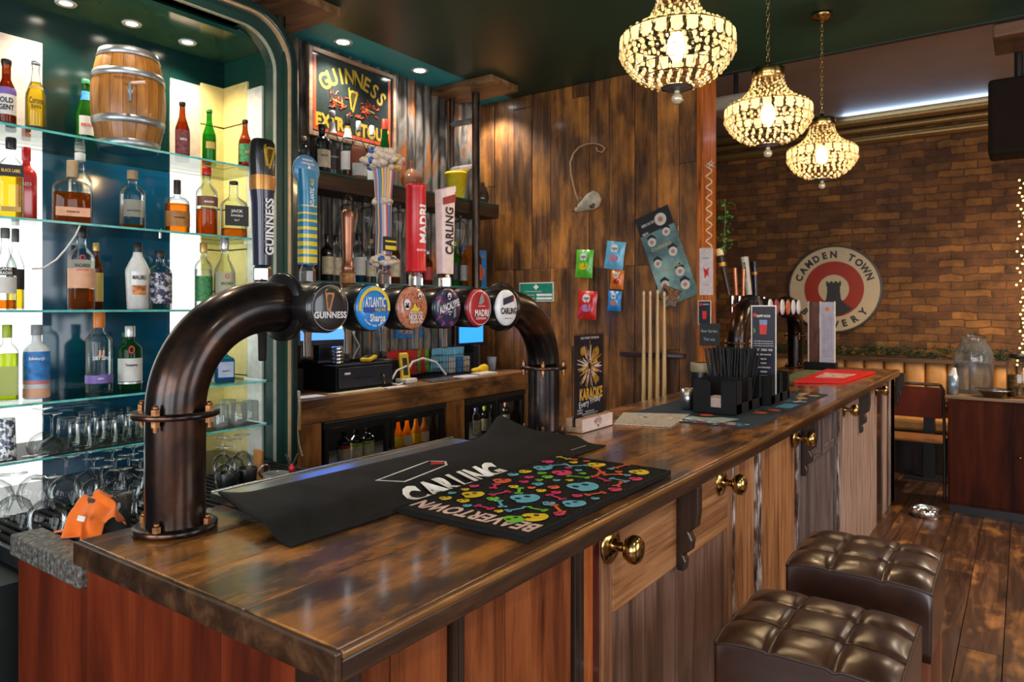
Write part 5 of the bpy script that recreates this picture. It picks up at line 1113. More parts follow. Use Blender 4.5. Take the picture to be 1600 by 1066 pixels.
ns = (('grey tablet with white edge lying on the back counter', 3.50, 3.78, P('tablet_grey', (.12,.13,.15), .2)), ('cream notebook on the back counter right of the tablet', 3.82, 3.98, paper), ('thin stack of cream order pads on the back counter', 4.02, 4.22, P('pad_cream', (.7,.62,.45), .6)))
for lb_, a, b, m in ns: plate([(-3.17,a),(-3.17,b),(-3.29,b+.02),(-3.29,a+.03)], CT+.001, CT+(.010 if 'tablet' in lb_ else .018), m, lb_, 'notebook' if 'note' in lb_ or 'pads' in lb_ else 'tablet', 'tablet' if 'tablet' in lb_ else 'notebook', bevel=.002)
MB().tube([(-3.22,3.27,CT+.012),(-3.20,3.22,CT+.01),(-3.26,3.20,CT+.02),(-3.28,3.28,CT+.09),(-3.27,3.36,CT+.115)], .006, n=8).build('charging_cable', P('cable_white', (.72,.72,.66), .5), label='white cable loop left of the upright yellow reader', cat='cable')
MB().tube([(-3.34,3.44,CT+.08),(-3.35,3.50,CT+.13),(-3.33,3.58,CT+.15),(-3.30,3.68,CT+.12),(-3.27,3.75,CT+.03)], .008, n=8).build('arched_cable', P('cable_white', (.72,.72,.66), .5), label='white cable arching over the tablet', cat='cable')
tc_ = thing('torch', 'yellow plastic torch lying at the right of the back counter', 'torch', (-3.32,4.20,CT+.034)); tc_.rotation_euler = (0,0,radians(8))
MB().lathe([(0,-.12),(.012,-.118),(.016,-.03),(.03,.02),(.034,.06),(.03,.075),(0,.076)], n=24, axis='Y').build('torch_body', yellow, tc_); 
pc = MB().lathe([(0,0),(.028,0),(.038,.11),(.036,.11),(.027,.004)], n=24); pc.build('plastic_cup', GL('frosty_cup', (.8,.8,.82), dens=.3, edge=.3), label='frosted plastic cup beside the yellow torch', cat='cup', loc=(-3.38,4.42,CT+.001))
for i, (y, m, lb_) in enumerate(((4.08,P('pack_white', (.6,.62,.62), .5),'white'),(4.17,lb,'blue'),(4.25,P('pack_cream', (.65,.6,.5), .5),'cream'))):
    MB().box(-.03,.03,-.035,.035,0,.12).build('small_carton', m, label=lb_+' small carton standing behind the yellow torch', cat='carton', loc=(-3.52,y,CT+.001), bevel=.003)
# two wire baskets of snack bags
def basket(y0, y1, label):
    b = thing('wire_basket', label, 'basket', (-3.52,(y0+y1)/2,CT+.001)); w = (y1-y0)/2; mb = MB()
    for z in (.003,.05,.10,.15):
        mb.tube([(-.12,-w,z),(.12,-w,z),(.12,w,z),(-.12,w,z)], .0022, n=6, close=True)
    for i in range(13): y = -w+2*w*i/12; mb.cyl((.12,y,0),(.12,y,.15),.0015,n=6).cyl((-.12,y,0),(-.12,y,.15),.0015,n=6)
    mb.build('wire_frame', black, b); MB().box(-.118,.118,-w+.002,w-.002,.004,.006).build('tray', matte_black, b); return b
basket(3.46, 3.86, 'black wire basket heaped with red and green snack bags'); basket(3.90, 4.22, 'black wire basket heaped with pale blue snack bags')
def bag_mesh(w, h, t=.015, n=10):
    mb = MB(); vs = []; fs = []
    for s in (1, -1):
        for j in range(n+1):
            for i in range(n+1):
                a, b = i/n*2-1, j/n*2-1
                zz = t*max(0, (1-a**4))*max(0, 1-abs(b)**3)*(1+.25*sin(a*9+b*4))+.0006
                vs.append((a*w/2*(1-.05*(1-abs(b))), s*-zz, b*h/2))
    W_ = n+1
    for q in (0, 1):
        o = q*W_*W_
        for j in range(n):
            for i in range(n):
                f = (o+j*W_+i, o+j*W_+i+1, o+(j+1)*W_+i+1, o+(j+1)*W_+i); fs.append(f if q == 0 else f[::-1])
    return mb.add(vs, fs, True)
foil = lambda nm, c: P(nm, c, .28, coat=.4)
f_red, f_blue, f_green, f_or, f_ltb = foil('foil_red', (.62,.02,.02)), foil('foil_blue', (.02,.25,.65)), foil('foil_green', (.10,.5,.03)), foil('foil_orange', (.75,.18,.02)), foil('foil_light_blue', (.15,.48,.72))
def bagthing(mat, label, loc, rot, w=.13, h=.17, group=None, cat='snack bag'):
    o = bag_mesh(w, h).build('snack_bag', mat, label=label, cat=cat, loc=loc, rot=rot, group=group); return o
rg = random.Random(8)
for i in range(9): 
    y = 3.50+.04*i; m, nm = ((f_red,'red'),(f_red,'red'),(f_green,'green'))[i % 3 if i > 4 else 0]
    bagthing(m, nm+' snack bag standing in the left wire basket', (-3.52+rg.uniform(-.03,.03), y, CT+.11), (radians(rg.uniform(-8,8)), 0, radians(90)), group=nm+' snack bags in the left wire basket')
for i in range(7): bagthing(f_ltb, 'pale blue snack bag standing in the right wire basket', (-3.52+rg.uniform(-.03,.03), 3.94+.04*i, CT+.11), (radians(rg.uniform(-8,8)), 0, radians(90)), group='pale blue snack bags in the right wire basket')
# second till screen and a dark shelf unit at the right end
t2 = thing('till_monitor', 'second till monitor with a sliver of blue screen, right end of the back counter', 'monitor', (-3.55,4.36,CT+.001)); MB().box(-.012,.012,-.16,.16,.20,.44).build('screen_housing', black, t2, bevel=.006); MB().box(.0122,.0135,-.148,.148,.22,.43).build('screen', EM('screen_blue2', (.03,.25,.9), 1.3), t2); MB().box(-.06,.06,-.03,.03,0,.2).build('stand', black, t2)
# wall socket, plug and small blue poster under the low shelf
sk = thing('wall_socket', 'white double wall socket under the lower back shelf', 'socket', (WX+.05,3.22,1.45)); MB().box(0,.01,-.075,.075,-.045,.045).build('plate', white, sk, bevel=.003); MB().box(.01,.04,.01,.05,-.03,.02).build('plug', white, sk, bevel=.004)
MB().tube([(WX+.09,3.25,1.42),(WX+.12,3.28,1.34),(WX+.12,3.22,1.26),(WX+.15,3.30,1.19),(WX+.17,3.26,1.12)], .005, n=8).build('socket_cable', P('cable_white', (.72,.72,.66), .5), label='white cable hanging from the wall socket to the counter', cat='cable')
pl = MB().box(0,.012,-.14,.14,-.13,.13).build('small_blue_poster', lb, label='small blue framed picture under the lower back shelf', cat='picture', loc=(WX+.05,3.82,1.50)); MB().box(.0122,.0135,-.10,.10,-.10,.09).build('picture_print', NOISE2('blue_print', [(.4,(.05,.12,.25)),(.55,(.6,.4,.3)),(.65,(.5,.08,.05))], (25,25,25), .5, 0, 0), pl)
# white plug box hanging with a cable by the counter end
MB().box(-.02,.02,-.02,.02,0,.05).build('adapter', white, label='white adapter on the left end of the back counter', cat='adapter', loc=(-3.17,2.41,CT+.001), bevel=.004)
MB().tube([(-3.10,2.375,CT+.03),(-3.08,2.365,CT-.03),(-3.09,2.36,CT-.14),(-3.08,2.365,CT-.22),(-3.06,2.37,CT-.28)], .005, n=8).build('dangling_cable', P('cable_white', (.72,.72,.66), .5), label='white cable dangling down the end of the back counter', cat='cable')
# shelves hung on steel poles from the ceiling
dkshelf = WOOD('dark_shelf_wood', [(.3,(.02,.010,.005)),(.55,(.07,.035,.016)),(.75,(.16,.085,.04))], 'Y', 5, 10, .5, .1, .3)
SHX0, SHX1 = WX+.06, -3.462
HZ, LZ2 = 2.43, 1.76
us = thing('hanging_shelf', 'upper dark wooden back shelf with a green glass top, hung on steel poles', 'shelf', (-3.57,3.5,HZ))
MB().box(SHX0+3.57,SHX1+3.57,-1.35,1.12,-.11,-.012).build('shelf_board', dkshelf, us, bevel=.004); MB().box(SHX0+3.57,SHX1+3.571,-1.35,1.13,-.011,0).build('glass_top', P('green_glass_top', (.03,.12,.10), .1, spec=.8), us)
ls = thing('hanging_shelf', 'lower thin glass back shelf just behind the tap handles', 'shelf', (-3.57,3.5,LZ2))
MB().box(SHX0+3.57,SHX1+3.57,-1.35,1.12,-.014,0).build('glass_top', P('teal_glass_shelf', (.05,.22,.20), .1, spec=.8), ls); MB().box(SHX0+3.57,SHX1+3.55,-1.35,1.12,-.05,-.0145).build('shelf_board', dkshelf, ls)
board = WOOD('ceiling_board', [(.3,(.09,.04,.015)),(.5,(.22,.11,.045)),(.72,(.4,.22,.1))], 'X', 5, 9, .5, .1, .3, blotch=(.03,.015,.008), blo=(.5,.62))
polem = NOISE2('steel_pole', [(.3,(.02,.014,.012)),(.6,(.09,.06,.045)),(.8,(.2,.15,.12))], (20,20,5), .35, .8, .1)
def polerack(y, label, w=.17):
    t = thing('pole_rack', label, 'pole rack', (-3.42,y,0)); x0 = -3.66+3.42
    MB().box(-.33+.02,.28,-w,w,CEIL-.055,CEIL-.002).build('ceiling_plate', board, t, bevel=.006)
    MB().cyl((0,0,LZ2-.05),(0,0,CEIL-.056),.030,n=20).build('pole', polem, t); MB().cyl((x0,0,HZ+.002),(x0,0,CEIL-.056),.022,n=16).build('pole', polem, t)
    for z in (2.68,3.04): MB().cyl((x0,0,z),(-.02,0,z),.024,n=16).build('rung', P('rung_grey', (.35,.34,.36), .35, .5, var=.3), t)
    return t
polerack(4.27, 'steel pole rack with rungs under a wooden ceiling plate, near the plank wall'); polerack(2.50, 'steel pole rack under a wooden ceiling plate beside the display cabinet', .2)
# bottles on the upper shelf
def sb(lab, u, vt, wpx, *a, X=-3.56, Z=HZ, **k):
    d = dist(u, X=X); y = YX(u, X); h = (V0-vt)/F*d+EYE-Z; l2, *rest = a if False else (lab, *a)
    return bottle(lab, (X, y, Z+.0005), h, wpx*d/F/2, *a, simple=True, **k)
sb('faint clear bottle half behind the cabinet edge on the upper back shelf', 475, 214, 18, 'spirit', g_clear, l_red, .3, corkm, .1, [(.2,.4,lr,60)])
sb('squat black liqueur bottle with cream arched label on the upper back shelf', 503, 195, 27, 'spirit', g_black, None, .5, black, .1, [(.1,.46,lc_,50)], [T('BRANDY',.34,.012,.05)], X=-3.53)
sb('tall clear bottle with black cap and dark round label, upper back shelf', 519, 174, 23, 'longneck', g_clear, None, .5, P('cap_lilac', (.5,.42,.5), .4), .09, [(.08,.40,P('label_dark', (.02,.015,.018), .4),80),(.66,.82,lw_,100)], [T('DISARONNO',.28,.01,.05,lw_)])
sb('tall clear bottle with large white label and amber remnant, upper back shelf', 543, 181, 23, 'longneck', g_clear, l_whisky, .10, black, .14, [(.16,.44,lw_,80),(.66,.80,lw_,100)], [], X=-3.62)
sb('rounded bottle of pink spirit with white cap, upper back shelf', 560, 190, 25, 'round', g_clear, GL('liquid_pink', (.8,.4,.3), dens=.4), .55, whitecap, .16, [(.05,.26,lw_,70)], [], X=-3.51)
sb('short rounded clear bottle with white cap, upper back shelf', 581, 197, 24, 'round', g_clear, None, .5, whitecap, .16, [(.05,.25,lw_,60)], [])
sb('green-necked bottle with red cap and cream body, upper back shelf', 601, 187, 21, 'drop', g_dgreen, None, .5, P('cap_bright_red', (.75,.06,.02), .4), .15, [(.08,.56,P('label_cream2', (.65,.48,.28), .5),179)], [])
dec = thing('decanter', 'round copper-coloured decanter with a small neck on the upper back shelf', 'decanter', (-3.53, YX(643,-3.53), HZ+.001)); MB().lathe([(0,0),(.035,0),(.068,.035),(.075,.075),(.06,.115),(.03,.14),(.014,.155),(.012,.20),(.017,.205),(0,.206)], n=28).build('decanter_body', GL('copper_glass', (.65,.35,.22), dens=.35, edge=.4), dec)
yb = thing('bucket', 'bright yellow ice bucket at the right end of the upper back shelf', 'bucket', (-3.57, YX(713,-3.57), HZ+.001)); MB().lathe([(0,0),(.062,0),(.082,.19),(.088,.195),(.088,.21),(.08,.21),(.06,.005)], n=28).build('bucket_body', yellow, yb); MB().tube([(.0,.085*cos(pi*t/12),.19+.02*sin(pi*t/12)) for t in range(13)], .003, n=6).build('handle', steel, yb)
dg = MB().lathe([(.05,0),(.055,.005),(.065,.05),(.055,.1),(.03,.15),(.028,.17)], n=24); dg.build('smoked_jug', GL('smoke_glass', (.3,.22,.16), dens=.1, edge=.5), label='smoked glass jug at the end of the upper back shelf by the plank wall', cat='jug', loc=(-3.55,4.50,HZ+.001))
# tankards hanging under the upper shelf
for i, u in enumerate((545, 575, 622, 655, 700, 716)):
    y = YX(u, -3.5); g = thing('hanging_glass', 'dimpled glass hanging upside down from a hook under the upper back shelf', 'glass', (-3.5, y, HZ-.111), 0, 'glasses hanging under the upper back shelf')
    MB().lathe([(.012,-.06),(.04,-.065),(.062,-.09),(.064,-.14),(.05,-.22),(.047,-.24)], n=14, smooth=True).build('bowl', tglass, g); MB().tube([(0,.026*cos(t*pi/8),-.033+.03*sin(t*pi/8)) for t in range(16)], .006, n=8, close=True).build('handle', tglass, g)
# bottles on the lower shelf
low = [(480,388,20,g_dgreen,None,lw_,black,'dark bottle half behind the blue disc handle, lower back shelf'),(511,366,20,g_black,None,lc_,black,'dark navy bottle with a cream label and black neck, lower back shelf'),(525,368,18,g_clear,None,lc_,black,'slim bottle with a tall cream label beside the dark navy one'),(560,366,22,g_clear,l_blue,lw_,black,'clear bottle of blue spirit with white label, lower back shelf'),(579,374,18,g_clear,l_water,lc_,corkm,'clear bottle with cream label right of the blue spirit'),(615,372,20,g_brown,None,lc_,black,'brown bottle with cream label behind the cloud handle'),(668,392,16,g_brown,None,lr,silver,'brown bottle with red label between the red and white handles'),(710,378,17,g_green,None,lk,P('cap_lime2', (.5,.6,.02), .4),'green bottle with lime cap behind the steel pole'),(724,384,15,g_clear,None,lw_,lb,'clear bottle with blue-white label beside the steel pole'),(745,382,15,g_black,None,P('label_coral', (.7,.12,.08), .5),black,'dark bottle with coral red label before the orange box')]
for u, vt, w, g, lq, lm, cp, lb_ in low: sb(lb_, u, vt, w, 'spirit', g, lq, .5, cp, .1, [(.15,.52,lm,70)], [], Z=LZ2, X={745: -3.50, 525: -3.63, 724: -3.63}.get(u, -3.55))
for y, m, lb_, s in ((4.42,f_or,'orange gift box on the lower back shelf',.07),(4.535,f_blue,'blue gift box at the far right of the lower back shelf',.09)):
    b_ = MB().box(-.045,.045,-s/2,s/2,0,.33 if m is f_or else .30).build('gift_box', m, label=lb_, cat='box', loc=(-3.60,y,LZ2+.001), bevel=.002)
    mb = MB(); mb.M = frame((.0455,0,0), (0,1,0), (0,0,1)); mb.prism([(-.02,.05),(.0,.10),(.015,.06),(.02,.14),(-.005,.16),(-.02,.12)], 0, .0006); mb.disc(.016, .0004, 14, c=(0,.25)); mb.build('print', f_or if m is f_blue else whiteink, b_)
# pub mirror
gm = thing('pub_mirror', 'framed pub mirror with gold lettering and a harp on the corrugated wall', 'mirror sign', (WX+.062, 3.28, 2.98)); mw, mh_ = .385, .285
frm = WOOD('mirror_frame_wood', [(.3,(.2,.11,.06)),(.6,(.42,.27,.17))], 'Y', 6, 8, .4, .05, .1)
MB().box(-.01,.02,-mw,-mw+.03,-mh_,mh_).box(-.01,.02,mw-.03,mw,-mh_,mh_).box(-.01,.02,-mw+.03,mw-.03,-mh_,-mh_+.03).box(-.01,.02,-mw+.03,mw-.03,mh_-.03,mh_).build('frame', frm, gm, bevel=.004)
MB().box(-.006,.004,-mw+.03,mw-.03,-mh_+.03,mh_-.03).build('mirror_glass', P('mirror_dark', (.04,.055,.05), .1, .3), gm)
mb = MB(); mb.M = frame((.0048,0,0), (0,1,0), (0,0,1)); a, b = mw-.045, mh_-.045
mb.k = 0
for q in ((-a,-b,-a+.022,b),(a-.022,-b,a,b),(-a+.022,-b,a-.022,-b+.022)): mb.add([(q[0],q[1],0),(q[2],q[1],0),(q[2],q[3],0),(q[0],q[3],0)], [(0,1,2,3)])
mb.k = 1; mb.arc_text('GUINNESS', .105, .42, pi/2, 1.30, z=.0006, xs=.85, bold=.02); V = mb.v; n8 = 0
mb.v = [(x, y, z-.245) if x > .0049 else (x, y, z) for x, y, z in V]
mb.text('EXTRA', .085, .8, .05, (-.17,-.165), z=.0006); mb.text('STOUT', .085, .8, .05, (.17,-.165), z=.0006); V0_ = len(mb.v); mb2 = MB(); mb2.M = mb.M.copy(); harp(mb2, .085, .0008); mb2.v = [(x, y, z+.02) for x, y, z in mb2.v]
o_ = len(mb.v); mb.v += mb2.v; mb.f += [tuple(i+o_ for i in f) for f in mb2.f]; mb.m += [1]*len(mb2.f); mb.sm += [False]*len(mb2.f)
mb.k = 0; rg = random.Random(3)
for s in (-1, 1):
    for i in range(26):
        x = s*rg.uniform(.07,.22); y = rg.uniform(-.045,.05)-abs(x)*.12; mb.tube([(x, y, .001),(x+rg.uniform(-.02,.02), y+rg.uniform(-.02,.02), .001),(x+rg.uniform(-.03,.03), y+rg.uniform(-.03,.03), .001)], .0035, n=4)
for i in range(10): x = rg.uniform(-.07,.07); mb.tube([(x,-.09,.001),(x+.02,-.08+rg.uniform(-.01,.01),.001)], .004, n=4)
mb.k = 1
for s in (-1, 1): mb.add([(s*.14-.045,-.008-.01,.004),(s*.14+.045,-.02-.01,.004),(s*.14+.045,-.014-.01,.004),(s*.14-.045,-.002-.01,.004)], [(0,1,2,3)])
mb.build('gilded_lettering', [P('mirror_red', (.6,.07,.02), .4), P('mirror_gold', (.72,.45,.05), .35, .3)], gm)
# ceiling downlights
for i, (x, y) in enumerate(DOWN):
    d = thing('ceiling_downlight', ['nearest','middle','farthest'][i]+' recessed downlight in the teal ceiling strip above the back bar', 'downlight', (x, y, CEIL-.001), 0, 'recessed downlights above the back bar')
    MB().lathe([(.04,-.002),(.058,-.006),(.062,0),(.04,0)], n=32).build('trim_ring', P('ring_white', (.7,.7,.66), .4), d); MB().lathe([(0,-.002),(.04,-.002)], n=24).build('lamp', EM('lamp_cool', (.95,.97,1), 14), d)

# ================================================================= PLANK WALL THINGS
PY = WY-.014
def wallp(u, v): return at(u, v, Y=PY)
fs_ = thing('first_aid_sign', 'green and white first aid notice on the plank wall', 'sign', wallp(838,456.5)); w = (XY(865,PY)-XY(812,PY))/2; h = .075
MB().box(-w,w,-.004,.006,-h,h).build('sign_board', whiteink, fs_)
mb = MB(); mb.M = frame((0,-.0045,0), (1,0,0), (0,0,1)); mb.add([(-w+.006,-h+.006,0),(w-.006,-h+.006,0),(w-.006,h-.006,0),(-w+.006,h-.006,0)], [(0,1,2,3)])
mb.k = 1; mb.prism([(-.008,.02),(.008,.02),(.008,.06),(-.008,.06)], .0003, .0006); mb.prism([(-.022,.032),(.022,.032),(.022,.048),(-.022,.048)], .0003, .0007)
mb.text('The nearest first aid box is located', .009, .9, .02, (-.03,.006), z=.0006, w=.16); mb.text('Your nearest first aider is', .009, .9, .02, (-.06,-.022), z=.0006, w=.1); mb.text('Emergency number', .009, .9, .02, (-.06,-.048), z=.0006, w=.1)
for yy in (-.026, -.054): mb.add([(.005,yy-.006,.0005),(w-.012,yy-.006,.0005),(w-.012,yy+.012,.0005),(.005,yy+.012,.0005)], [(0,1,2,3)])
mb.build('sign_print', [P('sign_green', (.01,.22,.13), .5), whiteink], fs_)
def wbag(u0, u1, v0, v1, mat, label, tilt, ac):
    c = wallp((u0+u1)/2, (v0+v1)/2); w = (XY(u1,PY)-XY(u0,PY)); h = wallp(u0,v0).z-wallp(u0,v1).z
    b = bag_mesh(w, h, .02).build('crisp_packet', mat, label=label, cat='crisp packet', loc=(c.x, PY-.022, c.z), rot=(0, radians(tilt), 0))
    mb = MB(); mb.M = frame((0,-.0215,0), (1,0,0), (0,0,1)); mb.disc(w*.2, .001, 20, c=(0,h*.24)); mb.k = 1; mb.disc(w*.26, .001, 9, c=(0,-h*.1), ry=h*.13); mb.k = 2; mb.text('CRISPS', h*.08, .9, .03, (0,h*.24), z=.0022, w=w*.32); mb.build('packet_print', [whiteink, ac, ink], b)
wbag(902,929,391,434,f_green,'green crisp packet pinned to the plank wall',4,yellow); wbag(948,978,378,421,f_ltb,'light blue crisp packet pinned at top right of the group',8,P('pink_art', (.6,.2,.3), .4))
wbag(905,935,455,499,f_red,'red crisp packet pinned below the green one',4,P('lilac_art', (.4,.25,.5), .4)); wbag(956,977,423,452,f_or,'small orange snack packet between two blue packets',4,darkred); wbag(952,973,455,486,f_blue,'small dark blue snack packet with orange print, lowest on the right',4,f_or)
# rodent wall ornament with long arched tail
rt = thing('rat_ornament', 'grey rat-shaped wall ornament with a long arched tail', 'wall ornament', wallp(923,317)); grey = P('rat_grey', (.45,.38,.28), .6, var=.2)
mb = MB(); vs_secs = [(-.115,.008,-.055),(-.105,.018,-.05),(-.08,.033,-.04),(-.04,.052,-.02),(.0,.07,.0),(.05,.082,.01),(.09,.06,.01),(.11,.02,.01)]
n = 16; vs = []
for x, r, z in vs_secs:
    for i in range(n): t = 2*pi*i/n; vs.append((x, -.045+r*.6*cos(t), z+r*sin(t)*.9))
mb.add(vs, [(j*n+i, j*n+(i+1) % n, (j+1)*n+(i+1) % n, (j+1)*n+i) for j in range(len(vs_secs)-1) for i in range(n)], True); mb.add(vs[-n:], [tuple(range(n))]); mb.build('body', grey, rt)
for x, z in ((-.045,.02),(.055,-.03)): MB().lathe([(.0,-.008),(.022,-.012),(.026,-.008),(.018,0),(0,0)], c=(x,z,0), n=16).build('ear', P('ear_dark', (.10,.06,.045), .6), rt, rot=(radians(90),0,0), loc=(0,-.085 if x > 0 else -.06,0))
mb = MB(); [mb.ball((x,-.075,z),.007,n=8,m=6) for x, z in ((-.08,-.03),)]; mb.build('eye', ink, rt); MB().ball((-.118,-.045,-.056),.010,n=8,m=6).build('nose', P('nose_dark', (.05,.03,.025), .5), rt)
tp = [wallp(u, v) for u, v in ((908,316),(903,305),(899,290),(895,270),(894,255),(899,241),(908,231),(920,226),(932,225),(942,228),(948,233),(944,239),(936,237),(935,232))]; c0 = rt.location
MB().tube([(p.x-c0.x, -.03-.004*(i % 2)*0, p.z-c0.z) for i, p in enumerate(tp)], [.008-.0002*i for i in range(14)], n=8).build('tail', P('tail_tan', (.5,.3,.16), .5), rt)
# tilted cocktail poster
c = wallp(1041,400); ps = thing('wall_poster', 'tilted dark teal poster with round white badges on the plank wall', 'poster', (c.x, PY-.004, c.z)); ps.rotation_euler = (0, radians(-20), 0); PW_, PH_ = .135, .335
MB().box(-PW_,PW_,-.001,.0015,-PH_,PH_).build('poster_sheet', NOISE2('poster_teal', [(.35,(.03,.06,.07)),(.5,(.12,.23,.24)),(.65,(.3,.48,.46))], (3,3,3), .45, 0, 0), ps)
mb = MB(); mb.M = frame((0,-.0016,0), (1,0,0), (0,0,1)); mb.k = 1; mb.add([(-PW_,PH_-.14,0),(PW_,PH_-.14,0),(PW_,PH_,0),(-PW_,PH_,0)], [(0,1,2,3)])
for x, y, r in ((.05,.26,.045),(-.065,.13,.032),(.06,.16,.030),(.06,.01,.033),(-.075,-.03,.030),(.06,-.14,.033),(-.075,-.19,.032),(.065,-.24,.034)):
    mb.k = 1; mb.disc(r*1.15, .0004, 5, c=(x+.004, y+r*.7)); mb.k = 0; mb.disc(r, .0008, 20, c=(x, y)); mb.k = 2; mb.disc(r*.45, .0012, 8, c=(x, y))
mb.k = 0; mb.text('BEERS ON TAP', .02, .8, .02, (-.05,.265), z=.0008, w=.1); mb.text('NEW', .018, .8, .03, (-.09,.205), z=.0008)
mb.k = 3; mb.text('CHEERS', .022, .8, .03, (-.01,.075), z=.0008, w=.16); mb.text('COCKTAILS', .02, .8, .03, (-.0,-.09), z=.0008, w=.19)
mb.build('poster_print', [P('badge_offwhite', (.62,.58,.52), .5), P('poster_ink', (.012,.012,.015), .5), P('poster_pink', (.45,.2,.18), .5), P('poster_khaki', (.42,.38,.22), .5)], ps)
c = wallp(1049,462); fl = MB().box(-.07,.07,-.001,.001,-.06,.06).build('small_flyer', NOISE2('flyer_art', [(.42,(.02,.015,.015)),(.5,(.35,.15,.05)),(.56,(.02,.02,.02)),(.66,(.6,.5,.4))], (22,22,22), .4, 0, 0), label='small dark flyer with a folded corner pinned over the teal poster', cat='flyer', loc=(c.x, PY-.03, c.z), rot=(0,radians(20),0))
mb = MB(); mb.add([(-.07,-.002,-.06),(.07,-.002,-.06),(.075,-.03,-.02)], [(0,1,2)]); mb.build('folded_corner', P('flyer_back', (.3,.28,.25), .6), fl, solid=.001)
# cues and their rack
rk = thing('cue_rack', 'dark wall rack holding four pool cues', 'cue rack', wallp(1035,555)); rk.location.y = PY-.03
l_ = XY(972,PY)-rk.location.x; r_ = XY(1072,PY)-rk.location.x; mb = MB().box(l_,r_,-.012,.030,-.018,.018); mb.build('rack_bar', P('rack_dark', (.03,.012,.010), .4), rk, bevel=.004)
MB().box(r_-.12,r_-.01,-.0155,-.0125,-.009,.009).build('rack_plate', P('rack_plate', (.2,.18,.2), .3, .5), rk)
cue = None
cw = WOOD('cue_ash', [(.3,(.45,.27,.10)),(.7,(.72,.5,.24))], 'Z', 8, 12, .35, .08, .05, coat=.4)
for u, vt in ((1006,454),(1016,454),(1027.5,452),(1038,455)):
    p = at(u, vt, Y=PY-.075)
    if cue is None:
        cue = thing('pool_cue', '', 'pool cue'); MB().cyl((0,0,-1.40),(0,0,-.42),.0148,.0100,n=16).cyl((0,0,-.42),(0,0,-.03),.0100,.0062,n=16).build('shaft', cw, cue); MB().cyl((0,0,-.03),(0,0,-.008),.0064).build('ferrule', P('ferrule_cream', (.7,.6,.4), .5), cue); MB().cyl((0,0,-.008),(0,0,0),.0060,.0045).build('tip', P('tip_tan', (.35,.22,.10), .8), cue); q = cue
    else: q = copy_tree(cue)
    q['label'] = 'slim pale wooden pool cue standing upright in the wall rack'; q['group'] = 'pool cues in the wall rack'; q['category'] = 'pool cue'; q.location = p
    q.scale = (1.35,1.35,(p.z-.2235)/1.40)
struct(MB().box(WX, wend-.05, WY-.16, WY-.015, 0, .222), 'trim_6', darkw)
# notices on the post and its far side
px_ = wend+.046
def notice(name, u0, u1, v0, v1, label, m, inner=None, Yp=None):
    Yn = WY-.026; p0, p1 = at(u0, v0, Y=Yn), at(u1, v1, Y=Yn); cx, cz = (p0.x+p1.x)/2, (p0.z+p1.z)/2; w, h = (p1.x-p0.x)/2, (p0.z-p1.z)/2
    o = MB().box(-w,w,-.002,.002,-h,h).build(name, m, label=label, cat='notice', loc=(cx, Yn, cz)); return o, w, h
o, w, h = notice('post_notice', 1093, 1114, 388, 461, 'tall white notice with red print on the orange post', P('notice_lilac', (.62,.55,.58), .5))
mb = MB(); mb.M = frame((0,-.0025,0), (1,0,0), (0,0,1)); mb.prism([(-.01,-.05),(.008,-.02),(.02,-.04),(.015,.0),(.022,.03),(.0,.01),(-.02,.03),(-.012,-.01)], 0, .0004); mb.k = 1; mb.text('LIVE MUSIC', .012, .8, .02, (0,.09), w=.05); mb.text('Every Friday', .008, .8, .02, (0,-.09), w=.045); mb.build('print', [red, P('ink_grey', (.2,.2,.3), .6)], o)
o, w, h = notice('post_notice', 1091, 1111, 470, 507, 'small dark cocktail card with white border on the orange post', whiteink); o['label'] = 'small dark cocktail card with white border on the orange post'
mb = MB(); mb.M = frame((0,-.0025,0), (1,0,0), (0,0,1)); mb.add([(-w+.004,-h+.004,0),(w-.004,-h+.004,0),(w-.004,h-.004,0),(-w+.004,h-.004,0)], [(0,1,2,3)]); mb.k = 1; mb.prism([(-.012,-.045),(.012,-.045),(.016,.01),(-.016,.01)], .0003, .0006); mb.disc(.01, .0004, 10, c=(-.025,.055)); mb.k = 2; mb.text('NEGRONI', .008, .8, .02, (.01,.055), z=.0004, w=.04); mb.build('print', [P('card_navy', (.012,.012,.03), .4), P('cocktail_red', (.65,.03,.02), .4), whiteink], o)
cb_o = thing('chalkboard', 'small black chalkboard pointing to the beer garden, fixed low on the post', 'chalkboard', (at(1109,523,Y=WY-.06).x, WY-.062, at(1109,523,Y=WY-.06).z)); MB().box(-.068,.068,-.006,.006,-.075,.075).build('board', P('slate_board', (.02,.022,.024), .6), cb_o, bevel=.002); MB().box(-.03,.0,.006,.032,-.02,.02).build('fixing', black, cb_o)
mb = MB(); mb.M = frame((0,-.0066,0), (1,0,0), (0,0,1)); mb.text('Beer Garden', .020, .8, .0, (0,.025), w=.11); mb.text('This way', .020, .8, .0, (0,-.03), w=.08); mb.build('chalk_lettering', P('chalk_blue', (.35,.5,.62), .9), cb_o)
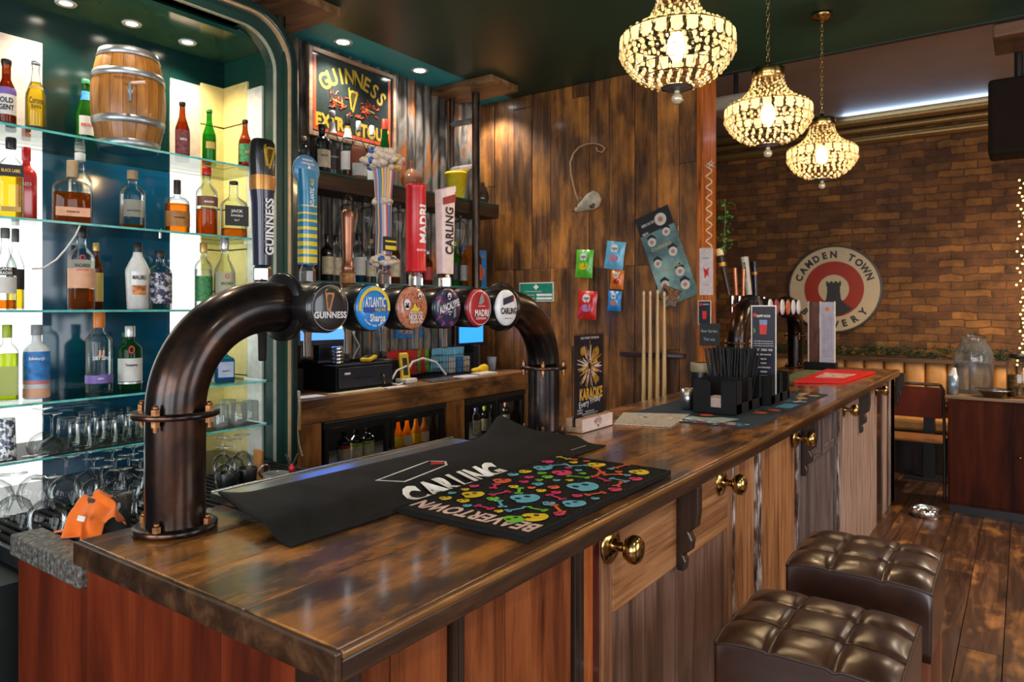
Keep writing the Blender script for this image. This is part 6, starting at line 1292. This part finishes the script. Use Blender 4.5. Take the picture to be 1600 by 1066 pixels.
# tinsel twist and leaves by the post
mb = MB(); base = at(1108,250,Y=WY-.05); end = at(1105,395,Y=WY-.05)
pts = [(base.x+.02*cos(t*.9), WY-.055+.012*sin(t*.9), base.z+(end.z-base.z)*t/60) for t in range(61)]; mb.tube(pts, .0045, n=6); mb.build('ribbon_twist', P('ribbon_white', (.7,.62,.55), .3), label='twisting white ribbon hanging down the orange post', cat='ribbon')
bw = thing('ribbon_bow', 'shiny pale bow at the top of the twisting ribbon', 'bow', (at(1111,258,Y=WY-.06).x, WY-.065, at(1111,258,Y=WY-.06).z))
for s in (-1,1): MB().tube([(0,0,0),(s*.03,-.01,.02),(s*.05,0,.0),(s*.03,.01,-.02)], .008, n=8, close=True).build('loop', P('ribbon_pearl', (.72,.66,.6), .25), bw)
rl = random.Random(12); mb = MB()
for i in range(70):
    a = rl.uniform(0,2*pi); r = rl.uniform(0,.07); z = rl.uniform(-.17,.17); s = rl.uniform(.012,.024); c = Vector((r*cos(a), r*sin(a), z)); d = Vector((rl.uniform(-1,1), rl.uniform(-1,1), rl.uniform(-.5,.8))).normalized()*s; q = d.cross(Vector((rl.uniform(-1,1),rl.uniform(-1,1),.3))).normalized()*s*.5
    mb.add([c-d, c+q, c+d, c-q], [(0,1,2,3)])
pp = at(1131,352,Y=5.0); hp = thing('hanging_plant', 'trailing green plant hanging just beyond the orange post', 'plant', (pp.x, 5.02, pp.z)); mb.build('leaves', P('leaf_green2', (.06,.28,.05), .5, var=.6, vs=60), hp)
MB().tube([(0,0,.19),(.005,0,.05),(-.01,.005,-.1),(.0,0,-.19)], .003, n=6).build('stem', P('stem_green', (.08,.2,.05), .6), hp)

# ================================================================= PENDANT LIGHTS
CH_Z = 2.285
crystal = GL('crystal', (.98,.90,.72), dens=.35, rough=.05, edge=.35, dark=.7); beadm = GL('crystal_bead', (.98,.86,.62), dens=.6, rough=.08, edge=.3, dark=.7)
wire = P('chandelier_wire', (.07,.045,.02), .35, .8); cbrass = P('chandelier_brass', (.42,.27,.10), .22, 1)
def chr_prof(z):
    """outline radius by height above the finial tip"""
    pts = [(.055,.052),(.068,.085),(.085,.118),(.11,.148),(.14,.172),(.175,.189),(.228,.187),(.240,.165),(.262,.125),(.285,.098),(.31,.080),(.345,.068),(.365,.066)]
    for (z0, r0), (z1, r1) in zip(pts, pts[1:]):
        if z0 <= z <= z1: return r0+(r1-r0)*(z-z0)/(z1-z0)
    return pts[-1][1]
ch = thing('crystal_pendant', 'x', 'pendant light', (CHX, CHY[0], CH_Z))
mb = MB(); NR = 24
for z in (.055,.085,.115,.145,.175,.228,.24,.262,.31,.35,.365): r = chr_prof(z); mb.tube([(r*cos(2*pi*i/40), r*sin(2*pi*i/40), z) for i in range(40)], .0016, n=5, close=True)
for k in range(NR):
    a = 2*pi*k/NR; mb.tube([(chr_prof(z)*cos(a), chr_prof(z)*sin(a), z) for z in [.055+.012*i for i in range(11)]+[.19,.21,.228]+[.24,.262,.285,.31,.33,.35,.365]], .0012, n=4)
mb.build('wire_frame', wire, ch)
mb = MB().lathe([(0,.040),(.012,.045),(.02,.05),(.052,.055),(.052,.057),(0,.058)], n=32); mb.build('bottom_plate', P('plate_grey', (.16,.15,.14), .4, .6), ch)
MB().lathe([(.0,0),(.012,.002),(.019,.012),(.0195,.022),(.013,.033),(.008,.036),(.010,.040),(.009,.045)], n=20).build('finial', P('finial_glass', (.75,.62,.42), .08, .3, coat=1), ch)
for k in range(24):
    a = 2*pi*(k+.5)/24; mb = MB(); r = .1865; w = .0175; h0, h1 = .182, .2265
    mb.M = Matrix.Rotation(a, 4, 'Z')
    mb.add([(r,-w,h0+.006),(r,0,h0-.002),(r,w,h0+.006),(r,w,h1),(r,-w,h1),(r+.005,-w*.55,h0+.008),(r+.005,w*.55,h0+.008),(r+.005,w*.55,h1-.004),(r+.005,-w*.55,h1-.004)], [(0,4,3,2,1),(5,6,7,8),(0,1,5),(1,6,5),(1,2,6),(2,3,7,6),(3,4,8,7),(4,0,5,8)])
    mb.build('crystal_prism', crystal, ch)
mb = MB()
for z, n, s in ((.072,18,.0065),(.092,22,.0085),(.112,26,.0095),(.132,30,.0095),(.152,32,.0105),(.170,34,.0105)):
    r = chr_prof(z)
    for i in range(n): a = 2*pi*(i+.5*(z*50 % 2))/n; mb.ball((r*cos(a), r*sin(a), z), s*.8, s, s, 6, 4)
for z, n, s in ((.234,32,.008),(.242,30,.007),(.252,28,.007),(.263,26,.007),(.275,22,.007),(.288,20,.0068),(.302,18,.0065),(.316,17,.0065),(.330,16,.0062),(.344,16,.006),(.358,16,.006)):
    r = chr_prof(z)-.001
    for i in range(n): a = 2*pi*i/n; mb.ball((r*cos(a), r*sin(a), z), s*.8, s, s, 6, 4)
o = mb.build('crystal_beads', beadm, ch); o['kind'] = 'stuff'
MB().lathe([(0,.365),(.070,.365),(.072,.368),(.072,.402),(.068,.406),(.02,.41),(.012,.42),(.01,.435),(0,.436)], n=36).build('crown', cbrass, ch)
MB().cyl((0,0,.25),(0,0,.36),.017).build('lamp_holder', cbrass, ch); MB().ball((0,0,.195),.032,.032,.05,16,12).build('bulb', EM('bulb_warm', (1,.78,.42), 22), ch)
ROD = CEIL-.03-CH_Z
for k in range(0): pass
mb = MB(); k = 0; z = .436
while z < ROD-.01:
    a = pi/2*(k % 2); pts = [(.007*cos(t)*cos(a), .007*cos(t)*sin(a), z+.014+.016*sin(t)) for t in [2*pi*i/10 for i in range(10)]]; mb.tube(pts, .0022, n=5, close=True); z += .0265; k += 1
mb.cyl((.004,.004,.43),(.004,.004,ROD),.0022,n=6); mb.build('chain', cbrass, ch)
MB().lathe([(.0,ROD-.012),(.02,ROD-.012),(.055,ROD+.012),(.058,ROD+.0295),(0,ROD+.0295)], n=32).build('ceiling_rose', cbrass, ch)
clab = ['largest crystal bead pendant, nearest to the camera over the bar','middle crystal bead pendant of the row of three over the bar','farthest crystal bead pendant of the row, nearest the brick wall']
for i, y in enumerate(CHY):
    q = ch if i == 0 else copy_tree(ch); q.location = (CHX, y, CH_Z); q['label'] = clab[i]; q['group'] = 'crystal bead pendants over the bar'; q['category'] = 'pendant light'; q.rotation_euler = (0,0,.13*i)

# ================================================================= FAR ROOM
BYF = BY-.004
c = at(1303,452,Y=BY-.03); sg = thing('brewery_sign', 'round cream and red brewery sign with a dark tower on the brick wall', 'sign', (c.x, BY-.03, c.z)); SR = .475
mb = MB(); mb.M = frame((0,0,0), (1,0,0), (0,0,1)); mb.lathe([(0,-.02),(SR,-.02),(SR,.018),(SR-.012,.024),(SR-.022,.018),(0,.018)], n=72); mb.build('sign_case', P('sign_rim', (.10,.085,.07), .4), sg)
mb = MB(); mb.M = frame((0,-.0185,0), (1,0,0), (0,0,1)); R_ = SR
mb.k = 0; mb.disc(R_-.022, 0, 72); mb.k = 1; mb.disc(.30, .0008, 64, r_in=.155); mb.k = 2
ty = -.02; tw = [(-.155,-.225),(-.13,-.255),(-.06,-.285),(.0,-.292),(.08,-.28),(.16,-.235),(.19,-.205),(.13,-.17),(.075,-.11),(.065,-.03),(.065,.03),(.075,.035),(.075,.085),(.055,.085),(.055,.07),(.035,.07),(.035,.085),(.01,.085),(.01,.07),(-.01,.07),(-.01,.085),(-.035,.085),(-.035,.07),(-.055,.07),(-.055,.085),(-.075,.085),(-.075,.035),(-.065,.03),(-.065,-.03),(-.075,-.11),(-.12,-.165),(-.185,-.205)]
mb.add([(x, y, .0016) for x, y in tw], [tuple(range(len(tw)))])
mb.arc_text('CAMDEN TOWN', .072, .377, pi/2, 2.45, z=.001, xs=.95, bold=.05); mb.arc_text('BREWERY', .072, .377, -pi/2, 1.75, True, .001, .95, .05)
mb.build('sign_face', [P('sign_cream', '#e6cba0', .5, var=.03), P('sign_red', '#b5361d', .5, var=.05), P('sign_dark', (.05,.045,.042), .5)], sg)
# bench back, ledge and garland
tan = P('tan_leather', (.62,.3,.09), .42, var=.25, vs=8)
bn = thing('bench', 'long tan padded bench back along the brick wall', 'bench', (.0,BY-.12,0)); 
mb = MB(); x = -3.2
while x < 3.2: mb.loft([(x+.09,0,.62,.088,.05),(x+.09,0,.64,.09,.06),(x+.09,0,1.02,.09,.06),(x+.09,0,1.04,.086,.05)], 12, 4); x += .185
mb.build('padded_back', tan, bn); MB().box(-3.2,3.3,-.36,-.08,.40,.52).build('seat', tan, bn, bevel=.03); MB().box(-3.2,3.3,-.34,-.1,0,.399).build('plinth', darkw, bn)
struct(MB().box(-3.2,3.35,BY-.2,BY-.001,1.045,1.085), 'trim_4', WOOD('ledge_wood', [(.3,(.06,.025,.01)),(.6,(.2,.09,.035))], 'X', 5, 9, .4, .05, .2))
mb = MB(); rg = random.Random(21)
for i in range(2600):
    x = rg.uniform(-2.6,.15); t = rg.uniform(0,2*pi); r = rg.uniform(0,.075); c = Vector((x, BY-.11+r*cos(t), 1.145+r*sin(t)+.012*sin(x*9))); d = Vector((rg.uniform(-.6,.6), rg.uniform(-1,1), rg.uniform(-1,1))).normalized()*rg.uniform(.03,.06); q = d.cross(Vector((1,.3,.2))).normalized()*.006
    tri = [c-d*.2-q, c+d, c-d*.2+q]
    for t_ in tri: t_.y = min(t_.y, BY-.008); t_.z = max(t_.z, 1.088)
    mb.add(tri, [(0,1,2)])
o = mb.build('garland', P('garland_green', (.02,.13,.06), .6, var=.6, vs=40), label='dark green fir garland lying along the ledge below the brewery sign', cat='garland')
# school-type chair
chm = P('chair_tube', (.10,.10,.10), .3, .8); ply = P('chair_ply', (.2,.03,.010), .5, spec=.2); plys = P('chair_ply_seat', (.30,.12,.04), .35, coat=.4)
cx_, cy_ = XY(1432,7.1), 7.18
sc_ = thing('stacking_chair', 'old stacking chair with dark red-brown plywood back beyond the bar end', 'chair', (cx_, cy_, 0))
MB().box(-.21,.21,-.2,.2,.44,.458).build('seat', plys, sc_, bevel=.006); MB().box(-.205,.205,-.235,-.222,.66,.92).build('backrest', ply, sc_, bevel=.005)
for s in (-1, 1):
    MB().tube([(s*.225,-.26,0),(s*.22,-.21,.44),(s*.215,-.215,.9),(s*.19,-.23,.945)], .0125, n=10).build('back_leg', chm, sc_); MB().tube([(s*.225,.24,0),(s*.21,.19,.44)], .0125, n=10).build('front_leg', chm, sc_)
MB().cyl((-.19,-.23,.945),(.19,-.23,.945),.0125).build('top_rail', chm, sc_)
tb = thing('pedestal_table', 'dark table with square pedestal behind the stacking chair', 'table', (cx_+.05, 7.62, 0)); MB().box(-.35,.35,-.12,.12,.72,.745).build('table_top', darkw, tb, bevel=.004); MB().box(-.045,.045,-.045,.045,.02,.72).build('pedestal', black, tb); MB().box(-.2,.2,-.11,.11,0,.02).build('foot', black, tb)
# cabinet on the right
CBa = XY(1481,6.5); rw = WOOD('dark_cabinet_wood', [(.3,(.022,.006,.004)),(.55,(.08,.017,.007)),(.75,(.14,.034,.012))], 'Z', 3, 8, .65, .1, .1, spec=.12)
sbd = thing('sideboard', 'dark red-brown wooden station cabinet at the right edge', 'cabinet', (CBa+.75, 6.75, 0)); 
MB().box(-.75,.75,-.25,.25,.06,.885).build('carcass', rw, sbd, bevel=.004); MB().box(-.74,.74,-.235,.24,0,.06).build('plinth', black, sbd); MB().box(-.77,.77,-.27,.26,.886,.91).build('top', WOOD('station_top', [(.3,(.12,.06,.025)),(.6,(.32,.18,.08))], 'X', 5, 9, .35, .05, .2, coat=.3), sbd, bevel=.003)
for a, b in ((-.74,-.25),(-.245,.245),(.25,.74)):
    d = MB().box(a+.003,b-.003,-.262,-.2505,.08,.87).build('cabinet_door', rw, sbd, bevel=.003); MB().ball((a+.45,-.272,.48),.011,n=10,m=8).build('knob', brass, d)
ST = .911
jd = thing('drinks_dispenser', 'big clear glass drinks dispenser on the sideboard', 'drinks dispenser', (XY(1521,6.84), 6.84, ST)); 
MB().lathe([(.0,.002),(.125,.002),(.135,.012),(.138,.28),(.132,.33),(.10,.385),(.088,.40),(.088,.44)], n=32).build('glass_body', GL('dispenser_glass', (.80,.84,.86), dens=.10, edge=.5), jd); MB().lathe([(0,.44),(.092,.44),(.092,.452),(.05,.47),(.02,.475),(.02,.49),(0,.492)], n=28).build('lid', tglass, jd)
MB().cyl((0,-.137,.06),(0,-.18,.06),.010).cyl((0,-.172,.075),(0,-.172,.035),.008).build('tap', chrome, jd); MB().lathe([(0,.005),(.128,.012),(.130,.23),(0,.231)], n=28).build('water', GL('water_blue', (.78,.82,.86), dens=.06, edge=.1), jd)
sl = MB().lathe([(.05,0),(.06,.004),(.115,.05),(.128,.056),(.126,.06),(.11,.052),(.05,.012),(0,.012)], n=32); sl.build('steel_bowl', chrome, label='shallow steel bowl on the sideboard before the dispenser', cat='bowl', loc=(XY(1552,6.55), 6.58, ST))
tj = thing('storage_jar', 'tall glass jar of snacks at the right edge of the picture', 'jar', (XY(1592,6.65), 6.64, ST)); MB().lathe([(0,.002),(.078,.002),(.08,.01),(.08,.25),(.065,.28),(.06,.30)], n=28).build('jar_body', GL('jar_glass', (.8,.78,.7), edge=.5), tj); MB().lathe([(0,.006),(.073,.008),(.073,.17),(0,.18)], n=24).build('snack_fill', NOISE2('nuts', [(.4,(.10,.04,.01)),(.6,(.45,.24,.07))], (40,40,40), .5, 0, .4), tj); MB().lathe([(0,.30),(.064,.30),(.064,.33),(0,.335)], n=24).build('lid', black, tj)
nt_ = thing('napkin_tin', 'small metal tin with a white napkin on the sideboard\'s left end', 'napkin tin', (XY(1485,6.58)+.015, 6.58, ST)); MB().lathe([(0,0),(.04,0),(.04,.15),(.036,.15),(.036,.005)], n=24).build('tin', P('tin_blue_grey', (.28,.34,.42), .3, .6), nt_); MB().loft([(0,0,.02,.03,.02),(0,0,.15,.032,.022),(.01,0,.21,.012,.014)], 12).build('napkin', whiteink, nt_)
bwl = MB().lathe([(.075,0),(.10,.006),(.09,.05),(.098,.062),(.104,.06),(.112,.0),(.10,.0)], n=32); bwl.lathe([(0,.012),(.09,.02),(.09,.05)], n=32); bwl.build('dog_bowl', chrome, label='shiny steel dog bowl on the floor beyond the bar stools', cat='dog bowl', loc=(at(1447,806,z=0).x, at(1447,806,z=0).y, 0))
# projector under the far ceiling, speaker and hanging string lights
pj = thing('projector', 'cream ceiling unit hanging beyond the first pendant', 'projector', (at(1150,165,Y=6.0).x, 6.0, at(1150,165,Y=6.0).z)); MB().box(-.2,.2,-.16,.16,-.06,.06).build('casing', P('casing_cream', (.42,.36,.28), .5), pj, bevel=.03); MB().cyl((0,0,.06),(0,0,CE2-pj.location.z),.02).build('ceiling_mount', black, pj)
MB().lathe([(0,-.02),(.05,-.01),(.055,0),(0,0)], n=20).build('lens_dome', P('dome_white', (.55,.55,.52), .3), pj, loc=(-.02,-.05,-.061)); MB().tube([(.15,.0,.05),(.25,.02,.12),(.28,.1,.05),(.2,.12,-.02)], .012, n=8).build('cable', black, pj)
sp_ = thing('ceiling_speaker', 'large dark speaker hanging at the top right corner', 'speaker', (at(1592,180,Y=5.6).x, 5.6, at(1592,180,Y=5.6).z)); MB().box(-.16,.16,-.14,.14,-.26,.22).build('cabinet', P('speaker_black', (.010,.006,.004), .8, spec=.2), sp_, bevel=.02); MB().cyl((0,0,.22),(0,0,CE2-sp_.location.z),.025).build('ceiling_mount', black, sp_)
MB().box(-.135,.135,-.145,-.1405,-.23,.19).build('grille', P('speaker_grille', (.016,.010,.007), .9, spec=.1), sp_)
struct(MB().box(at(1556,60,Y=5.3).x,at(1556,60,Y=5.3).x+.9,5.2,5.5,3.28,CE2).box(at(1552,60,Y=5.3).x,at(1552,60,Y=5.3).x+.95,5.15,5.55,3.22,3.30), 'trim_5', WOOD('brown_beam', [(.3,(.05,.022,.010)),(.7,(.16,.08,.04))], 'X', 4, 8, .5, .05, .2), bevel=.01)
mb = MB(); rg = random.Random(31); sx = XY(1597,7.9); pts = []
for i in range(46): pts.append((sx+.03*sin(i*1.7), 7.9+.02*cos(i*2.1), 2.75-.038*i))
fl_ = thing('string_lights', 'warm string lights hanging down at the right edge', 'string lights', (0,0,0)); mb.tube(pts, .003, n=5); mb.build('wire', black, fl_)
mb = MB(); [mb.ball((p[0]+rg.uniform(-.02,.02), p[1]-.01, p[2]), .008, n=6, m=4) for p in pts]; o = mb.build('tiny_bulbs', EM('tiny_bulb', (1,.6,.12), 9), fl_); o['kind'] = 'stuff'

# ================================================================= STOOLS
leather = NOISE2('brown_leather', [(.3,(.022,.008,.005)),(.7,(.05,.018,.010))], (12,12,12), .3, 0, .15, coat=.35, coatr=.22, bd=.003); seam = P('leather_seam', (.035,.015,.011), .45)
legw = WOOD('stool_leg_wood', [(.3,(.08,.02,.008)),(.6,(.24,.07,.025))], 'Z', 5, 10, .35, .05, .1, coat=.4)
def stool(label, x0, x1, y0, y1, rz=0, lab2=None):
    st = thing('bar_stool', label, 'stool', ((x0+x1)/2, (y0+y1)/2, 0), rz, 'boxy leather bar stools'); w, d, H = (x1-x0)/2, (y1-y0)/2, .80
    n = 48; vs = []; cuts = [-.36, .36]
    for j in range(n+1):
        for i in range(n+1):
            a, b = i/n*2-1, j/n*2-1; z = H+.004-.030*(abs(a)**5+abs(b)**5)*.5
            dx = min(abs(a-c_) for c_ in cuts); dy = min(abs(b-c_) for c_ in cuts)
            z -= .006*math.exp(-(dx/.045)**2)+.006*math.exp(-(dy/.045)**2); z += .006*(1-min(1, dx*2.6))*0
            aa = ((a+1)*1.5) % 1 if True else 0
            cell = lambda q: (q+1)/.64 if q < -.36 else ((q+.36)/.72 if q < .36 else (q-.36)/.64)
            u_, v_ = cell(a), cell(b); z += .008*sin(pi*min(1,max(0,u_)))**.8*sin(pi*min(1,max(0,v_)))**.8
            z += .0012*sin(a*23+b*9)*math.exp(-(min(dx,dy)/.10)**2)
            vs.append((a*w, b*d, z))
    W_ = n+1; mb = MB(); fs = [(j*W_+i, j*W_+i+1, (j+1)*W_+i+1, (j+1)*W_+i) for j in range(n) for i in range(n)]; mb.add(vs, fs, True)
    e = [i for i in range(W_)]+[j*W_+n for j in range(1, n+1)]+[n*W_+i for i in range(n-1, -1, -1)]+[j*W_ for j in range(n-1, 0, -1)]
    k = len(e); lo = []
    ring = [Vector(vs[i]) for i in e]
    for lvl, (out, z) in enumerate(((.003,.772),(.003,.70),(.002,.60),(0,.572))): lo += [(p.x*(1+out/w), p.y*(1+out/d), z) for p in ring]
    allv = [tuple(p) for p in ring]+lo; fs2 = []
    for l in range(4): fs2 += [(l*k+i, (l+1)*k+i, (l+1)*k+(i+1) % k, l*k+(i+1) % k) for i in range(k)]
    fs2.append(tuple(4*k+i for i in range(k))[::-1]); mb.add(allv, fs2, True)
    cu = mb.build('cushion', leather, st)
    mb = MB()
    def zt(a, b):
        i, j = min(n, max(0, round((a+1)/2*n))), min(n, max(0, round((b+1)/2*n))); return vs[j*W_+i][2]
    for c_ in cuts:
        for o_ in (-.012, .012):
            mb.tube([((c_+o_)*w, t*d, zt(c_+o_, t)+.0008) for t in [q/24*2-1 for q in range(25)]], .0011, n=5); mb.tube([(t*w, (c_+o_)*d, zt(t, c_+o_)+.0008) for t in [q/24*2-1 for q in range(25)]], .0011, n=5)
    mb.tube([(p.x*1.008, p.y*1.008, p.z-.002) for p in ring], .0042, n=6, close=True); mb.build('piping', seam, cu)
    for sx in (-1, 1):
        for sy in (-1, 1): MB().box(sx*w-sx*.045 if sx > 0 else -w+.005, sx*w-.005 if sx > 0 else -w+.045, (d-.045) if sy > 0 else -d+.005, (d-.005) if sy > 0 else -d+.045, 0, .572).build('leg', legw, st, bevel=.003)
    for sy in (-1, 1): MB().cyl((-w+.04, sy*(d-.025), .22), (w-.04, sy*(d-.025), .22), .013).build('stretcher', steel, st)
    for sx in (-1, 1): MB().cyl((sx*(w-.025), -d+.04, .26), (sx*(w-.025), d-.04, .26), .013).build('stretcher', steel, st)
    return st
stool('nearer dark brown leather box stool at the bottom right', -.615, -.217, 1.71, 2.105); stool('second dark brown leather box stool, farther along the bar', -.615, -.217, 2.36, 2.765)
# ================================================================= LIGHT, CAMERA
def light(name, typ, loc, power, color=(1,1,1), size=.1, rot=None, sy=None, spot=None, blend=.5):
    l = bpy.data.lights.new(name, typ); l.energy = power; l.color = color
    if typ == 'AREA':
        l.size = size
        if sy: l.shape = 'RECTANGLE'; l.size_y = sy
    else: l.shadow_soft_size = size
    if spot: l.spot_size = radians(spot); l.spot_blend = blend
    o = bpy.data.objects.new(name, l); COL.objects.link(o); o.location = loc
    if rot: o.rotation_euler = rot
    return o
DAY = (.95,.97,1.0); WARM = (1,.66,.34); SOFT = (1,.80,.58)
# daylight through the windows behind and to the right of the camera
for x0, x1, p in ((-2.6,-.9,45), (-.4,1.3,45), (1.6,3.2,40)):
    light('window_daylight', 'AREA', ((x0+x1)/2, -2.98, 1.85), p, DAY, x1-x0, (radians(90),0,0), 2.0)
for y0, y1, p in ((-1.5,.5,32), (2.2,4.2,36)):
    light('window_daylight', 'AREA', (3.38, (y0+y1)/2, 1.85), p, DAY, 1.8, (0,radians(90),0), y1-y0)
for (x, y) in DOWN: light('downlight_beam', 'SPOT', (x, y, CEIL-.03), 38, (1,.93,.85), .03, (0,0,0), spot=120, blend=.8)
for (x, y) in CABL: light('cabinet_downlight_beam', 'SPOT', (x, y, CABZ-.02), 12, (1,.88,.66), .02, (0,0,0), spot=130, blend=.8)
for y in CHY: light('pendant_bulb_light', 'POINT', (CHX, y, 2.47), 42, (1,.70,.38), .04)
# added fill spots under the ceiling, out of frame, with no fixtures
for (x, y, p) in ((1.2,1.0,60),(1.4,3.4,70),(-2.3,1.2,25),(.5,6.6,130),(1.4,7.2,230),(2.4,6.2,80)): light('room_fill_spot', 'SPOT', (x, y, CEIL-.04), p, SOFT, .06, (0,0,0), spot=150, blend=1)
for y_ in (2.83, 3.33, 4.0, 4.3): light('fridge_fill', 'POINT', (-3.3, y_, .88), .9, (1,.9,.75), .02)  # points added inside the fridges to brighten the bottles; no fitting modelled
light('cornice_strip_light', 'AREA', (-.9, BY-.16, 3.585), 2.6, (.45,.68,1), 1.3, (radians(-150),0,0), .05)
w = bpy.data.worlds.new('World'); SC.world = w; w.use_nodes = True
w.node_tree.nodes['Background'].inputs[0].default_value = (.75,.85,1,1); w.node_tree.nodes['Background'].inputs[1].default_value = .6
cam = bpy.data.cameras.new('Camera'); co = bpy.data.objects.new('Camera', cam); COL.objects.link(co); SC.camera = co
co.location = (0, 0, EYE); co.rotation_euler = (radians(90), 0, YAW)
cam.sensor_width = 36; cam.lens = F/1600*36; cam.shift_y = -(533-V0)/1600; cam.clip_start = .05
cam.dof.use_dof = True; cam.dof.focus_distance = 2.1; cam.dof.aperture_fstop = 6.3
SC.view_settings.view_transform = 'Standard'; SC.view_settings.look = 'None'; SC.view_settings.gamma = 1; SC.view_settings.exposure = 0.65
SC.view_settings.use_curve_mapping = False
cy = SC.cycles; cy.use_denoising = True; cy.max_bounces = 8; cy.transparent_max_bounces = 24; cy.diffuse_bounces = 3; cy.glossy_bounces = 3; cy.transmission_bounces = 4
cy.caustics_reflective = False; cy.caustics_refractive = False; cy.sample_clamp_indirect = 4; cy.use_adaptive_sampling = True; cy.adaptive_threshold = .02
